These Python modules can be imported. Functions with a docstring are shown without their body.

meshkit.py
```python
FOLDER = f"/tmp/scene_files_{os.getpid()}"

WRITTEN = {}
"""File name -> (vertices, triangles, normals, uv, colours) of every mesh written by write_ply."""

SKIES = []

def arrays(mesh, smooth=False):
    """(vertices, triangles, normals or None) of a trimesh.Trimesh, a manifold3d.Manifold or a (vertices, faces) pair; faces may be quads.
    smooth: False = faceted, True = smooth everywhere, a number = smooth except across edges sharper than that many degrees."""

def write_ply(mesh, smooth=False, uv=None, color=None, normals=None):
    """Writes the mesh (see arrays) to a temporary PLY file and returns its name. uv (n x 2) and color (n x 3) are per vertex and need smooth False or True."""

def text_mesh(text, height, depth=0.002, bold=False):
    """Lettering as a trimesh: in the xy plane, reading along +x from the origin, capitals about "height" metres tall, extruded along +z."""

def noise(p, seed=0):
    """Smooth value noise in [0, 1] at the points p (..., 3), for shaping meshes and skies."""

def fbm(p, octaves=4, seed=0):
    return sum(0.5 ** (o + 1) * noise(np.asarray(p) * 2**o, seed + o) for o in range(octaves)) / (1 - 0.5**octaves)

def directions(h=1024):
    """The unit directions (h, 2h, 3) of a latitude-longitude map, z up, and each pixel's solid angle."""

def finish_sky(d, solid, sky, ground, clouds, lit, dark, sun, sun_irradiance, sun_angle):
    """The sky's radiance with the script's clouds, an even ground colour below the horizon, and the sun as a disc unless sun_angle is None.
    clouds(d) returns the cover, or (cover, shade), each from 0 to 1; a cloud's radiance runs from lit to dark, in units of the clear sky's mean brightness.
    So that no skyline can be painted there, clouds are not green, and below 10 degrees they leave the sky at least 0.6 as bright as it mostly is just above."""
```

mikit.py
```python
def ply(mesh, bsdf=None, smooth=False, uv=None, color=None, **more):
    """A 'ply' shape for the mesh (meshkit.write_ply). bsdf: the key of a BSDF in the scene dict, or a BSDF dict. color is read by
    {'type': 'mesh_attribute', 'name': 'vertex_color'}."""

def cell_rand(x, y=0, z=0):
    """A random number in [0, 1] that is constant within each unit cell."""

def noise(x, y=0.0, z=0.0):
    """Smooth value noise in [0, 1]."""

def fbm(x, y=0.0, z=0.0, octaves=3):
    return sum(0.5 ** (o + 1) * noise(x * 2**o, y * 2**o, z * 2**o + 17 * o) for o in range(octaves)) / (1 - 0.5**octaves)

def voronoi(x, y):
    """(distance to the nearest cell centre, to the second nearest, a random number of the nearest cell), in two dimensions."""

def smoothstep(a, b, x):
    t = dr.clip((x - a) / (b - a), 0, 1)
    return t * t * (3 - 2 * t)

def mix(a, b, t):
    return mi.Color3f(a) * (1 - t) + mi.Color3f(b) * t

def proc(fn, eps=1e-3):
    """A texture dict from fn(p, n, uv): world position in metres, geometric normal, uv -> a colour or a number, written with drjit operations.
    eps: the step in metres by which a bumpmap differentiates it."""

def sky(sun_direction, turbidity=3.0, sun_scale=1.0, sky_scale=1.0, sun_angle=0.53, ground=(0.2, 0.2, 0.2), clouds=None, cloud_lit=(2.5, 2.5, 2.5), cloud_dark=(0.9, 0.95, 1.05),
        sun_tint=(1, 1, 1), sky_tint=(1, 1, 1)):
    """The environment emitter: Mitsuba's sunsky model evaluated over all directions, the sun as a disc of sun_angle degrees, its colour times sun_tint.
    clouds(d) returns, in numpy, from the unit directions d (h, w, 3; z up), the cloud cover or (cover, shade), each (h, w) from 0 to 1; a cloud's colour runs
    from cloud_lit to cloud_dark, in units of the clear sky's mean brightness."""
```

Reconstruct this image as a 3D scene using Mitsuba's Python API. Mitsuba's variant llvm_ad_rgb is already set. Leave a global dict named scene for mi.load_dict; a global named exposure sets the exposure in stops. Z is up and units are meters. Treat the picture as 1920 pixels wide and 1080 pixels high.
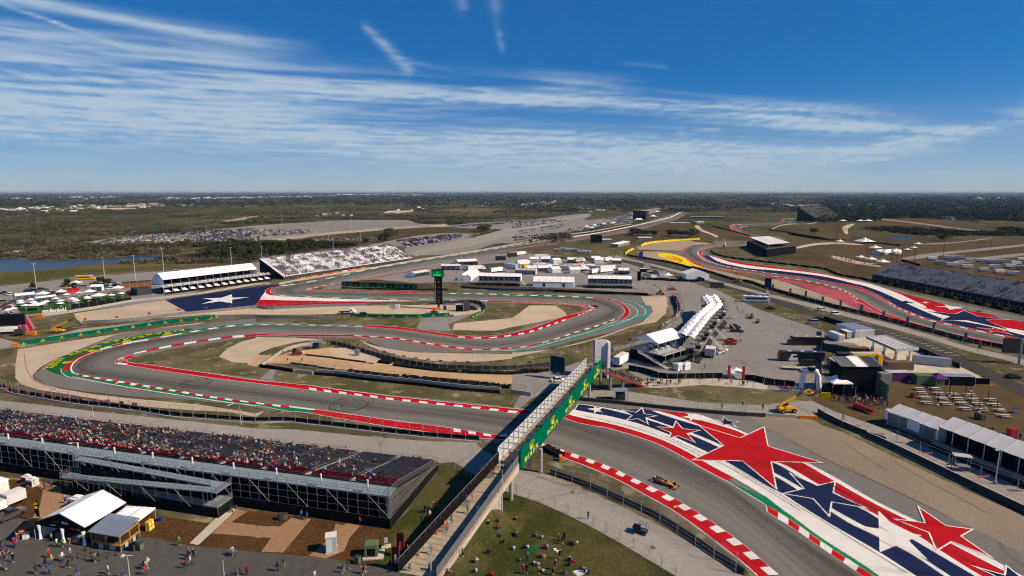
import math, random, numpy as np, trimesh, drjit as dr, mitsuba as mi, mikit, meshkit
from shapely.geometry import Polygon, LineString, Point, MultiPolygon, box as sbox
from shapely.ops import unary_union
from shapely import affinity
T = mi.ScalarTransform4f
scene, labels = {'type': 'scene'}, {}
rnd = random.Random(7)

# ------------------------------------------------------------------ camera, sky, exposure
# the viewing deck of the tower is 60 m above the circuit; x to the right, y away from the tower
EYE = (0.0,0.0,60.0)
PITCH = math.atan(181.0/1100.0)
scene['camera'] = {'type': 'perspective','fov': 2*math.degrees(math.atan(960.0/1100.0)), 'fov_axis': 'x','near_clip': 0.5, 'far_clip': 90000.0,
    'to_world': T().look_at(origin=EYE, target=(0.0, math.cos(PITCH),60.0-math.sin(PITCH)), up=(0,0,1))}
exposure = 1.98
SUN = (0.740,-0.198,0.643)

def cirrus(d):
 """Sheets of cirrus and old contrails on a plane 8 km up: streaks that run with the high wind."""
 up = np.maximum(d[..., 2],0.015)
 x, y = d[..., 0]/up, d[..., 1]/up                # position on the cloud plane, in units of its height
 rot = lambda a: (x*math.cos(a)+y*math.sin(a),-x*math.sin(a)+y*math.cos(a))
 ss = lambda a, b, v: (lambda t: t*t*(3-2*t))(np.clip((v-a)/(b-a),0,1))
 az, el = np.degrees(np.arctan2(d[..., 0], d[..., 1])), np.degrees(np.arcsin(np.clip(d[..., 2],-1,1)))

 def fb(u, v, s, o=5):
  return meshkit.fbm(np.stack([u, v, np.zeros_like(u)],-1), o, s)
 u, v = rot(0.35)
 wisp = fb(u*0.5, v*3.2,3)                       # long filaments
 fine = fb(u*2.2+3*wisp, v*9.0,9)
 soft = fb(x*0.35, y*0.35,21,4)
 tex = 0.45*wisp+0.55*fine
 cover = np.zeros_like(el)

 def bank(a0, e0, a1, e1, half, sharp, amount, taper=6.0):
  """A long bank of cirrus from (azimuth, elevation) to another, HALF degrees thick."""
  t = np.clip((az-a0)/(a1-a0),-0.2,1.2)
  mid = e0+(e1-e0)*t+1.6*(soft-0.5)
  h = np.maximum(half*(1+0.9*(wisp-0.5)),0.2)
  body = np.exp(-np.abs((el-mid)/h) ** sharp)
  ends = ss(min(a0, a1)-taper, min(a0, a1)+taper, az)*(1-ss(max(a0, a1)-taper, max(a0, a1)+taper, az))
  return amount*body*ends*(0.26+1.2*ss(0.3,0.68, tex))
 parts = [
  bank(-68,8.5,-18,8.1,1.9,2.4,0.78), bank(-26,8.9,8,9.0,1.3,2.4,0.9),      # the broad upper bank
  bank(4,8.9,35,4.9,0.8,2.0,0.8,7),           # its thin continuation to the right
  bank(-68,5.8,-20,5.5,1.7,2.6,0.9), bank(-30,5.6,25,2.3,1.7,2.4,0.96,8), # the lower bank
  bank(8,3.0,34,3.4,0.4,2,0.75,6),
  bank(27,2.4,41,5.6,0.6,2.2,0.85,4),        # the hooked wisp at the right
  bank(-58,11.3,-22,10.8,0.7,1.8,0.55,4),
  bank(-46,13.4,-20,12.3,0.5,1.8,0.45,4),
  bank(-75,14,-38,13,0.7,2,0.35,5),
  bank(-90,9.0,-44,7.5,2.2,2,0.6,5),
  bank(60,14,150,20,3.0,2,0.5,12), bank(160,22,230,12,3.0,2,0.5,12), bank(-150,12,-75,14,3.0,2,0.5,12)]
 for p in parts:
  cover = 1-(1-cover)*(1-np.clip(p, 0,0.97))

 def trail(a0, e0, a1, e1, w0, w1, amount):
  """A contrail from a point of the sky to another, its width in degrees at either end."""
  dx, dy = a1-a0, e1-e0
  L2 = dx*dx+dy*dy
  t = ((az-a0)*dx+(el-e0)*dy)/L2
  off = ((az-a0)*dy-(el-e0)*dx)/math.sqrt(L2)+0.5*(fine-0.5)
  w = w0+(w1-w0)*np.clip(t, 0,1)
  return amount*np.exp(-np.abs(off/w) ** 1.6)*ss(-0.03,0.1, t)*(1-ss(0.85,1.03, t))*(0.35+1.1*ss(0.25,0.7, fine))
 for t in (trail(-46,14.8,-29,10.2,0.13,0.09,0.75), trail(-13.6,14.6,-9.0,10.4,0.3,0.5,0.42), trail(-5.0,18.6,-4.4,15.2,0.7,0.4,0.17),
   trail(-2.0,19.2,-0.9,12.2,0.7,0.22,0.2), trail(-42,13.6,-21,12.2,0.2,0.3,0.55), trail(9.5,11.6,14.5,10.9,0.1,0.14,0.25),
   trail(-10,11.6,-5.5,11.0,0.1,0.15,0.2), trail(15,5.2,19.5,5.5,0.1,0.2,0.4)):
  cover = 1-(1-cover)*(1-np.clip(t, 0,0.95))
 veil = 0.86*ss(11,-1, el) ** 1.7*(0.85+0.3*soft)       # thin veil towards the horizon
 return np.clip(1-(1-cover)*(1-veil),0,1)*0.9

scene['sky'] = mikit.sky(SUN, turbidity=3.0, sky_scale=0.57, sun_scale=1.0, sun_tint=(1.0,0.985,0.965), ground=(0.1,0.09,0.07), clouds=cirrus,
      cloud_lit=(3.1,3.9,4.7), cloud_dark=(1.9,2.5,3.1), sky_tint=(0.1,0.66,1.24))

# ------------------------------------------------------------------ materials
P, N, FB, SS, MIX = mikit.proc, mikit.noise, mikit.fbm, mikit.smoothstep, mikit.mix

def D(s):
 """Points in metres from text."""
 return [tuple(map(float, t.split(','))) for t in s.split()]

def mat(name, color, rough=0.8, spec=0.3, metallic=0.0, two=True, **more):
 c = color if isinstance(color, dict) else {'type': 'rgb','value': list(color)}
 b = {'type': 'principled','base_color': c, 'roughness': rough, 'specular': spec, 'metallic': metallic, **more}
 scene[name] = {'type': 'twosided','bsdf': b} if two else b
 return name

def diff(name, fn_or_color):
 c = P(fn_or_color) if callable(fn_or_color) else {'type': 'rgb','value': list(fn_or_color)}
 scene[name] = {'type': 'twosided','bsdf': {'type': 'diffuse','reflectance': c}}
 return name

def c3(r, g, b):
 return mi.Color3f(r, g, b)

def worn(color, amount=0.18, scale=0.5, fine=6.0):
 """Paint of one colour with scuffs and dust."""
 def fn(p, n, uv):
  a = FB(p.x*scale, p.y*scale, 0.0,3)
  b = N(p.x*fine, p.y*fine, 5.0)
  a = a+0.9*SS(0.55,0.75, FB(p.x*0.03+p.y*0.33, p.y*0.02-p.x*0.05,7.0,3))
  return mi.Color3f(color)*(1-amount*a-amount*0.5*b)+mi.Color3f(0.16,0.15,0.13)*(amount*0.35*b)
 return fn

def land(p, n, uv):
 """The country round the circuit: cropped dry grass near, scrub, brush country and fields farther off."""
 r = dr.sqrt(p.x*p.x+p.y*p.y)
 a = FB(p.x*0.016, p.y*0.016,1.0,4)
 b = FB(p.x*0.11, p.y*0.11,2.0,4)
 c = N(p.x*1.6, p.y*1.6,3.0)
 dry, green, brown = c3(0.14,0.122,0.07), c3(0.078,0.078,0.036), c3(0.092,0.075,0.048)
 near = MIX(MIX(dry, green, SS(0.42,0.62, b)), brown, SS(0.5,0.7, a))
 near = near*(0.74+0.42*c)+c3(0.12,0.1,0.07)*SS(0.66,0.8, FB(p.x*0.32, p.y*0.32,4.0,3))
 east = SS(150.0,420.0, p.x)*SS(250.0,420.0, r)
 near = MIX(near, c3(0.092,0.064,0.036)*(0.7+0.5*b), east*0.8)
 f = FB(p.x*0.0032, p.y*0.0024,6.0,4)
 g = FB(p.x*0.02, p.y*0.012,7.0,4)
 scrub = MIX(c3(0.085,0.081,0.042), c3(0.053,0.055,0.029), SS(0.4,0.62, g))
 scrub = MIX(scrub, c3(0.095,0.082,0.052), SS(0.56,0.66, f))
 scrub = scrub*(0.72+0.5*N(p.x*0.09, p.y*0.06,8.0))
 far = SS(520.0,760.0, r-0.5*dr.abs(p.x))
 h = FB(p.x*0.0007, p.y*0.0005,9.0,4)
 wood = MIX(c3(0.034,0.042,0.02), c3(0.085,0.075,0.042), SS(0.5,0.66, h))
 return MIX(MIX(near, scrub, far), wood, SS(2600.0,4200.0, r))

diff('mat_land', land)

def asphalt(base, patch=0.1, tint=(1.0,0.985,0.96)):
 def fn(p, n, uv):
  a = FB(p.x*0.05, p.y*0.05,11.0,3)
  b = N(p.x*2.2, p.y*2.2,12.0)
  k = base*(1+3.2*patch*(a-0.5)+0.22*(b-0.5))
  crack = SS(0.012,0.0, dr.abs(FB(p.x*0.045, p.y*0.045,14.0,3)-0.5))*0.22
  return mi.Color3f(tint)*(k*(1-crack))
 return fn

def track_surface(p, n, uv):
 """Racing asphalt; uv.x runs across the road, uv.y along it in metres: the rubbered line is darker, long streaks follow the road."""
 s = FB(uv.x*26.0, uv.y*0.012,1.0,3)
 w = 0.5+0.28*dr.sin(uv.y*0.011+0.8)
 line = dr.exp(-dr.square((uv.x-w)/0.27))
 k = 0.164-0.07*line+0.085*(s-0.5)+0.02*(N(p.x*2.0, p.y*2.0,2.0)-0.5)+0.04*(FB(p.x*0.03, p.y*0.03,3.0,3)-0.5)
 return c3(1.02,0.985,0.95)*dr.maximum(k*1.03,0.03)

diff('mat_track', track_surface)
diff('mat_asphalt', asphalt(0.165))
diff('mat_lot', asphalt(0.232,0.07,(1.0,0.975,0.95)))
diff('mat_plaza', asphalt(0.088,0.07,(1.0,0.985,0.97)))
diff('mat_dark_asphalt', asphalt(0.062,0.1))
diff('mat_service_road', asphalt(0.29,0.09,(1.0,0.955,0.885)))

def gravel_fn(base):
 def fn(p, n, uv):
  rake = 0.5+0.5*dr.sin((p.x*0.5+p.y)*5.0+5*N(p.x*0.08, p.y*0.08,4.0))
  k = 0.74+0.3*FB(p.x*0.09, p.y*0.09,5.0,3)+0.26*(N(p.x*4.5, p.y*4.5,6.0)-0.3)-0.05*rake
  return mi.Color3f(base)*k
 return fn

diff('mat_gravel', gravel_fn((0.5,0.412,0.32)))
diff('mat_brown_gravel', gravel_fn((0.27,0.222,0.172)))
diff('mat_pink_gravel', gravel_fn((0.36,0.295,0.23)))
diff('mat_dirt', gravel_fn((0.52,0.36,0.215)))
diff('mat_pale_dirt', gravel_fn((0.52,0.43,0.32)))
diff('mat_mulch_path', gravel_fn((0.33,0.205,0.125)))
diff('mat_mulch', lambda p, n, uv: c3(0.082,0.043,0.02)*(0.55+0.9*N(p.x*5.0, p.y*5.0,1.0)*(0.5+FB(p.x*0.35, p.y*0.35,2.0,3))))
diff('mat_lawn', lambda p, n, uv: MIX(c3(0.043,0.053,0.015), c3(0.08,0.075,0.03), SS(0.38,0.68, FB(p.x*0.16, p.y*0.16,3.0,4)))*(0.68+0.6*N(p.x*3.4, p.y*3.4,4.0)))
diff('mat_green_lawn', lambda p, n, uv: MIX(c3(0.03,0.085,0.018), c3(0.05,0.1,0.03), FB(p.x*0.2, p.y*0.2,3.0,3)))
diff('mat_meadow', lambda p, n, uv: MIX(c3(0.148,0.128,0.073), c3(0.086,0.083,0.04), SS(0.35,0.65, FB(p.x*0.13, p.y*0.13,3.0,4)))*(0.7+0.5*N(p.x*2.5, p.y*2.5,4.0))+c3(0.13,0.11,0.08)*SS(0.64,0.78, FB(p.x*0.3, p.y*0.4,9.0,3)))
diff('mat_brown_field', lambda p, n, uv: MIX(c3(0.1,0.072,0.04), c3(0.07,0.06,0.03), SS(0.4,0.6, FB(p.x*0.02, p.y*0.02,3.0,4)))*(0.7+0.55*FB(p.x*0.5, p.y*0.5,4.0,3)))
diff('mat_reeds', lambda p, n, uv: MIX(c3(0.13,0.1,0.045), c3(0.075,0.078,0.03), SS(0.35,0.6, FB(p.x*0.03, p.y*0.03,3.0,4)))*(0.65+0.6*N(p.x*0.4, p.y*0.4,4.0)))
diff('mat_concrete', lambda p, n, uv: c3(0.40,0.385,0.355)*(0.78+0.28*FB(p.x*0.7, p.y*0.7, p.z*0.7,3)))
diff('mat_pale_concrete', lambda p, n, uv: c3(0.52,0.47,0.39)*(0.8+0.26*FB(p.x*0.5, p.y*0.5, p.z, 3)))
diff('mat_deck_plank', lambda p, n, uv: c3(0.42,0.36,0.27)*(0.76+0.3*FB(p.x*0.9, p.y*0.9, p.z, 3)))
diff('paint_red', worn((0.5,0.009,0.018)))
diff('paint_faded_red', worn((0.52,0.1,0.13),0.3,0.25))
diff('paint_white', worn((0.76,0.76,0.75),0.14))
diff('paint_navy', worn((0.008,0.021,0.088),0.3))
diff('paint_green', worn((0.006,0.2,0.095),0.22))
diff('paint_deep_green', worn((0.006,0.125,0.04),0.25))
diff('paint_yellow', worn((0.82,0.62,0.01),0.1))
diff('paint_teal', worn((0.02,0.29,0.285),0.2))
diff('paint_orange', (0.75,0.3,0.02))
diff('rubber_mark', (0.045,0.045,0.045))

for nm, col in dict(white_sheet=(0.82,0.83,0.85), dull_white=(0.62,0.63,0.64), black_cloth=(0.012,0.012,0.014), dark_grey=(0.05,0.052,0.057), mid_grey=(0.2,0.205,0.21), pale_grey=(0.42,0.43,0.44),
     tyre_black=(0.018,0.018,0.019), banner_green=(0.0,0.115,0.068), letter_yellow=(0.85,0.66,0.03), crown_yellow=(0.82,0.62,0.03), deck_blue=(0.2,0.262,0.315), seat_red=(0.24,0.01,0.024), seat_grey=(0.125,0.133,0.148), bench_grey=(0.34,0.36,0.4),
     box_green=(0.105,0.16,0.09), orange_plastic=(0.75,0.2,0.03), wood=(0.42,0.23,0.08), sign_red=(0.35,0.03,0.045), pink_cloth=(0.55,0.16,0.22), screen_black=(0.008,0.009,0.012), teal_screen=(0.004,0.05,0.055),
     brown_stone=(0.16,0.12,0.08), bark=(0.09,0.065,0.045), rust=(0.22,0.1,0.05), purple_paint=(0.1,0.035,0.15), dark_blue=(0.02,0.05,0.16), yellow_cloth=(0.7,0.45,0.02), dull_yellow=(0.2,0.15,0.03), beige=(0.45,0.38,0.28), magenta=(0.5,0.02,0.33)).items():
 diff(nm, col)
mat('steel', (0.45,0.46,0.47),0.45, metallic=0.75)
mat('dull_steel', (0.33,0.345,0.36),0.6, metallic=0.3)
mat('roof_metal', (0.3,0.36,0.43),0.4, metallic=0.5)
mat('pole_grey', (0.5,0.52,0.54),0.5, metallic=0.2)
mat('machine_yellow', (0.72,0.36,0.01),0.4,0.5)
mat('machine_orange', (0.75,0.17,0.01),0.4,0.5)
mat('glass_dark', (0.015,0.018,0.022),0.1,0.7)
mat('paint_white_gloss', (0.8,0.81,0.82),0.3,0.5)
mat('paint_black_gloss', (0.012,0.012,0.014),0.25,0.6)
mat('car_orange', (0.85,0.27,0.0),0.3,0.5)
mat('red_gloss', (0.42,0.012,0.02),0.3,0.5)
mat('bus_yellow', (0.75,0.38,0.01),0.4,0.5)
scene['vertex_cloth'] = {'type': 'twosided','bsdf': {'type': 'diffuse','reflectance': {'type': 'mesh_attribute','name': 'vertex_color'}}}
scene['vertex_gloss'] = {'type': 'twosided','bsdf': {'type': 'principled','base_color': {'type': 'mesh_attribute','name': 'vertex_color'}, 'roughness': 0.3, 'specular': 0.5}}

def leaf_fn(p, n, uv):
 return MIX(c3(0.034,0.046,0.014), c3(0.085,0.088,0.026), FB(p.x*0.25, p.y*0.25, p.z*0.3,3))*(0.6+0.8*N(p.x*1.7, p.y*1.7, p.z*1.7))

diff('mat_leaf', leaf_fn)
diff('mat_dark_leaf', lambda p, n, uv: leaf_fn(p, n, uv)*0.6)
diff('mat_scrub_leaf', lambda p, n, uv: MIX(c3(0.058,0.058,0.03), c3(0.112,0.098,0.058), SS(0.35,0.65, FB(p.x*0.02, p.y*0.02,5.0,3)))*(0.65+0.6*N(p.x*0.35, p.y*0.35, p.z)))

# ------------------------------------------------------------------ helpers
used = {}

def key_of(name, parent=None):
 base = (parent + '__' if parent else '')+name
 n = used.get(base, 0)
 used[base] = n+1
 return base if n == 0 else '%s_%03d' % (base, n)

def put(name, mesh, bsdf, parent=None, smooth=False, color=None, uv=None, kind=None):
 k = key_of(name, parent)
 scene[k] = mikit.ply(mesh, bsdf, smooth=smooth, color=color, uv=uv)
 if kind:
  labels.setdefault(k, {})['kind'] = kind
 return k

def lab(key, label=None, cat=None, group=None, kind=None):
 d = labels.setdefault(key, {})
 for a, b in (('label', label),('category', cat),('group', group),('kind', kind)):
  if b:
   d[a] = b
 return key

def thing(name, label, cat, group=None):
 return lab(key_of(name), label, cat, group)

class MB:
 """Collects boxes, bars, sheets and tubes into one mesh."""
 def __init__(self):
  self.v, self.f, self.c, self.n = [], [], [],0

 def add(self, v, f, col=None):
  v = np.asarray(v, float)
  f = np.asarray(f, int)
  if f.shape[1] == 4:
   f = np.vstack([f[:, [0,1,2]], f[:, [0,2,3]]])
  self.v.append(v)
  self.f.append(f+self.n)
  self.n += len(v)
  if col is not None:
   self.c.append(np.tile(np.asarray(col, float),(len(v),1)) if np.ndim(col) == 1 else np.asarray(col))
  return self

 BOXV = np.array([[x, y, z] for x in (-.5,.5) for y in (-.5,.5) for z in (0,1)], float)
 BOXF = np.array([[0,1,3,2], [4,6,7,5], [0,4,5,1], [2,3,7,6], [0,2,6,4], [1,5,7,3]])

 def box(self, x, y, z, sx, sy, sz, rot=0.0, col=None, taper=(1,1)):
  """A box standing on z, centred on x, y."""
  v = self.BOXV*(sx, sy, sz)
  if taper != (1,1):
   v[1::2,0] *= taper[0]
   v[1::2,1] *= taper[1]
  c, s = math.cos(rot), math.sin(rot)
  v = np.stack([v[:, 0]*c-v[:, 1]*s+x, v[:, 0]*s+v[:, 1]*c+y, v[:, 2]+z],1)
  return self.add(v, self.BOXF, col)

 def bar(self, a, b, w, h=None, col=None):
  """A square bar from a to b."""
  a, b = np.asarray(a, float), np.asarray(b, float)
  t = b-a
  L = np.linalg.norm(t)
  if L < 1e-6:
   return self
  t /= L
  s = np.cross(t, (0,0,1) if abs(t[2]) < 0.95 else (0,1,0))
  s /= np.linalg.norm(s)
  u = np.cross(s, t)
  h = w if h is None else h
  v = [p+s*i*w/2+u*j*h/2 for p in (a, b) for i, j in ((-1,-1),(1,-1),(1,1),(-1,1))]
  return self.add(v, [[3,2,1,0], [4,5,6,7], [0,1,5,4], [1,2,6,5], [2,3,7,6], [3,0,4,7]], col)

 def tube(self, a, b, r0, r1=None, n=7, col=None):
  a, b = np.asarray(a, float), np.asarray(b, float)
  t = (b-a)/np.linalg.norm(b-a)
  s = np.cross(t, (0,0,1) if abs(t[2]) < 0.95 else (0,1,0))
  s /= np.linalg.norm(s)
  u = np.cross(s, t)
  r1 = r0 if r1 is None else r1
  an = np.arange(n)*2*math.pi/n
  ring = np.cos(an)[:, None]*s+np.sin(an)[:, None]*u
  v = np.vstack([a+ring*r0, b+ring*r1, [a], [b]])
  f = [[i, (i+1) % n, (i+1) % n+n] for i in range(n)]+[[i, (i+1) % n+n, i+n] for i in range(n)]+[[(i+1) % n, i, 2*n] for i in range(n)]+[[i+n, (i+1) % n+n, 2*n+1] for i in range(n)]
  return self.add(v, f, col)

 def quad(self, a, b, c, d, col=None):
  return self.add([a, b, c, d], [[0,1,2,3]], col)

 def prism(self, pts, axis_pts, col=None):
  """Closed outline extruded: pts and axis_pts are matching rings of 3-D points."""
  a, b = np.asarray(pts, float), np.asarray(axis_pts, float)
  n = len(a)
  f = [[i, (i+1) % n, (i+1) % n+n, i+n] for i in range(n)]
  self.add(np.vstack([a, b]), f, col)
  tri = [[0, i, i+1] for i in range(1, n-1)]
  self.add(a, [t[::-1] for t in tri], col)
  return self.add(b, tri, col)

 def mesh(self):
  return np.vstack(self.v), np.vstack(self.f)

 def put(self, name, bsdf, parent=None, **k):
  if self.c:
   k['color'] = np.vstack(self.c)
  return put(name, self.mesh(), bsdf, parent, **k)

def smooth_line(pts, n=5, closed=False):
 """Catmull-Rom through the points."""
 p = np.asarray(pts, float)
 if len(p) < 3:
  return p
 q = np.vstack([p[-1:], p, p[:2]]) if closed else np.vstack([2*p[0]-p[1], p, 2*p[-1]-p[-2]])
 out = []
 for i in range(1, len(q)-2):
  a, b, c, d = q[i-1:i+3]
  for t in np.arange(n)/n:
   out.append(0.5*(2*b+(c-a)*t+(2*a-5*b+4*c-d)*t*t+(3*b-a-3*c+d)*t ** 3))
 if not closed:
  out.append(p[-1])
 return np.array(out)

def along(pts, step, start=0.0):
 """Points every STEP metres along a polyline, with the direction of each."""
 p = np.asarray(pts, float)
 seg = np.linalg.norm(np.diff(p, axis=0), axis=1)
 s = np.concatenate([[0], np.cumsum(seg)])
 d = np.arange(start, s[-1], step)
 q = np.stack([np.interp(d, s, p[:, k]) for k in range(p.shape[1])],1)
 i = np.clip(np.searchsorted(s, d, side='right')-1,0, len(seg)-1)
 t = (p[i+1]-p[i])/seg[i][:, None]
 return q, t

def resample(pts, n):
 p = np.asarray(pts, float)
 s = np.concatenate([[0], np.cumsum(np.linalg.norm(np.diff(p, axis=0), axis=1))])
 d = np.linspace(0, s[-1], n)
 return np.stack([np.interp(d, s, p[:, k]) for k in range(p.shape[1])],1)

def tri(poly, z):
 """Triangles of a shapely polygon (or several) at height z."""
 m = MB()
 for g in getattr(poly, 'geoms', [poly]):
  if g.geom_type == 'Polygon' and g.area > 1e-3:
   v, f = trimesh.creation.triangulate_polygon(g, engine='earcut')
   if len(f):
    v, f = np.asarray(v), np.asarray(f)
    e1, e2 = v[f[:, 1]]-v[f[:, 0]], v[f[:, 2]]-v[f[:, 0]]
    flip = e1[:, 0]*e2[:, 1]-e1[:, 1]*e2[:, 0] < 0
    f[flip] = f[flip][:, ::-1]
    m.add(np.column_stack([v, np.full(len(v), z)]), f)
 return m

def poly(pts, n=0):
 g = Polygon(smooth_line(pts, n, True) if n else pts)
 return g if g.is_valid else g.buffer(0)

def sheet(name, shape, z, bsdf, parent=None, kind='structure'):
 return tri(shape, z).put(name, bsdf, parent, kind=None if parent else kind)

def ribbon(a, b, z, n=6):
 """A road between matching edge points a and b, with uv (across, metres along)."""
 A, B = smooth_line(a, n), smooth_line(b, n)
 k = 7
 s = np.concatenate([[0], np.cumsum(np.linalg.norm(np.diff((A+B)/2, axis=0), axis=1))])
 w = np.linspace(0,1, k)
 v = np.stack([np.column_stack([A*(1-t)+B*t, np.full(len(A), z)]) for t in w],1).reshape(-1,3)
 uv = np.stack([np.column_stack([np.full(len(A), t), s]) for t in w],1).reshape(-1,2)
 i, j = np.meshgrid(np.arange(len(A)-1), np.arange(k-1), indexing='ij')
 q = np.stack([i*k+j, i*k+j+1,(i+1)*k+j+1,(i+1)*k+j],-1).reshape(-1,4)
 f = np.vstack([q[:, [0,1,2]], q[:, [0,2,3]]])
 nz = np.cross(v[f[:, 1]]-v[f[:, 0]], v[f[:, 2]]-v[f[:, 0]])[:, 2]
 f[nz < 0] = f[nz < 0][:, ::-1]
 return v, f, uv, Polygon(np.vstack([A, B[::-1]])).buffer(0)

def line_poly(pts, width, n=5):
 return LineString(smooth_line(pts, n)).buffer(width/2, cap_style='flat', join_style='mitre')

# ------------------------------------------------------------------ the land
def land_sheet():
 """One sheet to the horizon: fine near the circuit, coarser outwards, with low hills far off."""
 xs = np.concatenate([[-34000,-20000,-12000,-8000,-5500,-4000,-3000], np.arange(-2400,2401,240), [3000,4000,5500,8000,12000,20000,34000]]).astype(float)
 ys = np.concatenate([[-8000,-3000,-900,-100], np.arange(60,2500,240), np.arange(2600,9000,500), np.arange(9500,32000,1500)]).astype(float)
 X, Y = np.meshgrid(xs, ys)
 R = np.hypot(X, Y)
 hill = meshkit.fbm(np.stack([X/5200, Y/3400, X*0],-1),4,5)-0.45
 Z = np.clip((R-4500)/9000,0,1)*hill*95-np.clip((R-4500)/20000,0,1)*4
 v = np.stack([X, Y, Z],-1).reshape(-1,3)
 n = len(xs)
 i, j = np.meshgrid(np.arange(len(ys)-1), np.arange(n-1), indexing='ij')
 a = i*n+j
 return v, np.stack([a, a+1, a+n+1, a+n],-1).reshape(-1,4)

put('ground', land_sheet(), 'mat_land', kind='structure')
Z0 = 0.012                       # sheets lie 12 mm above one another
SH = lambda k: Z0*k

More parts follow.
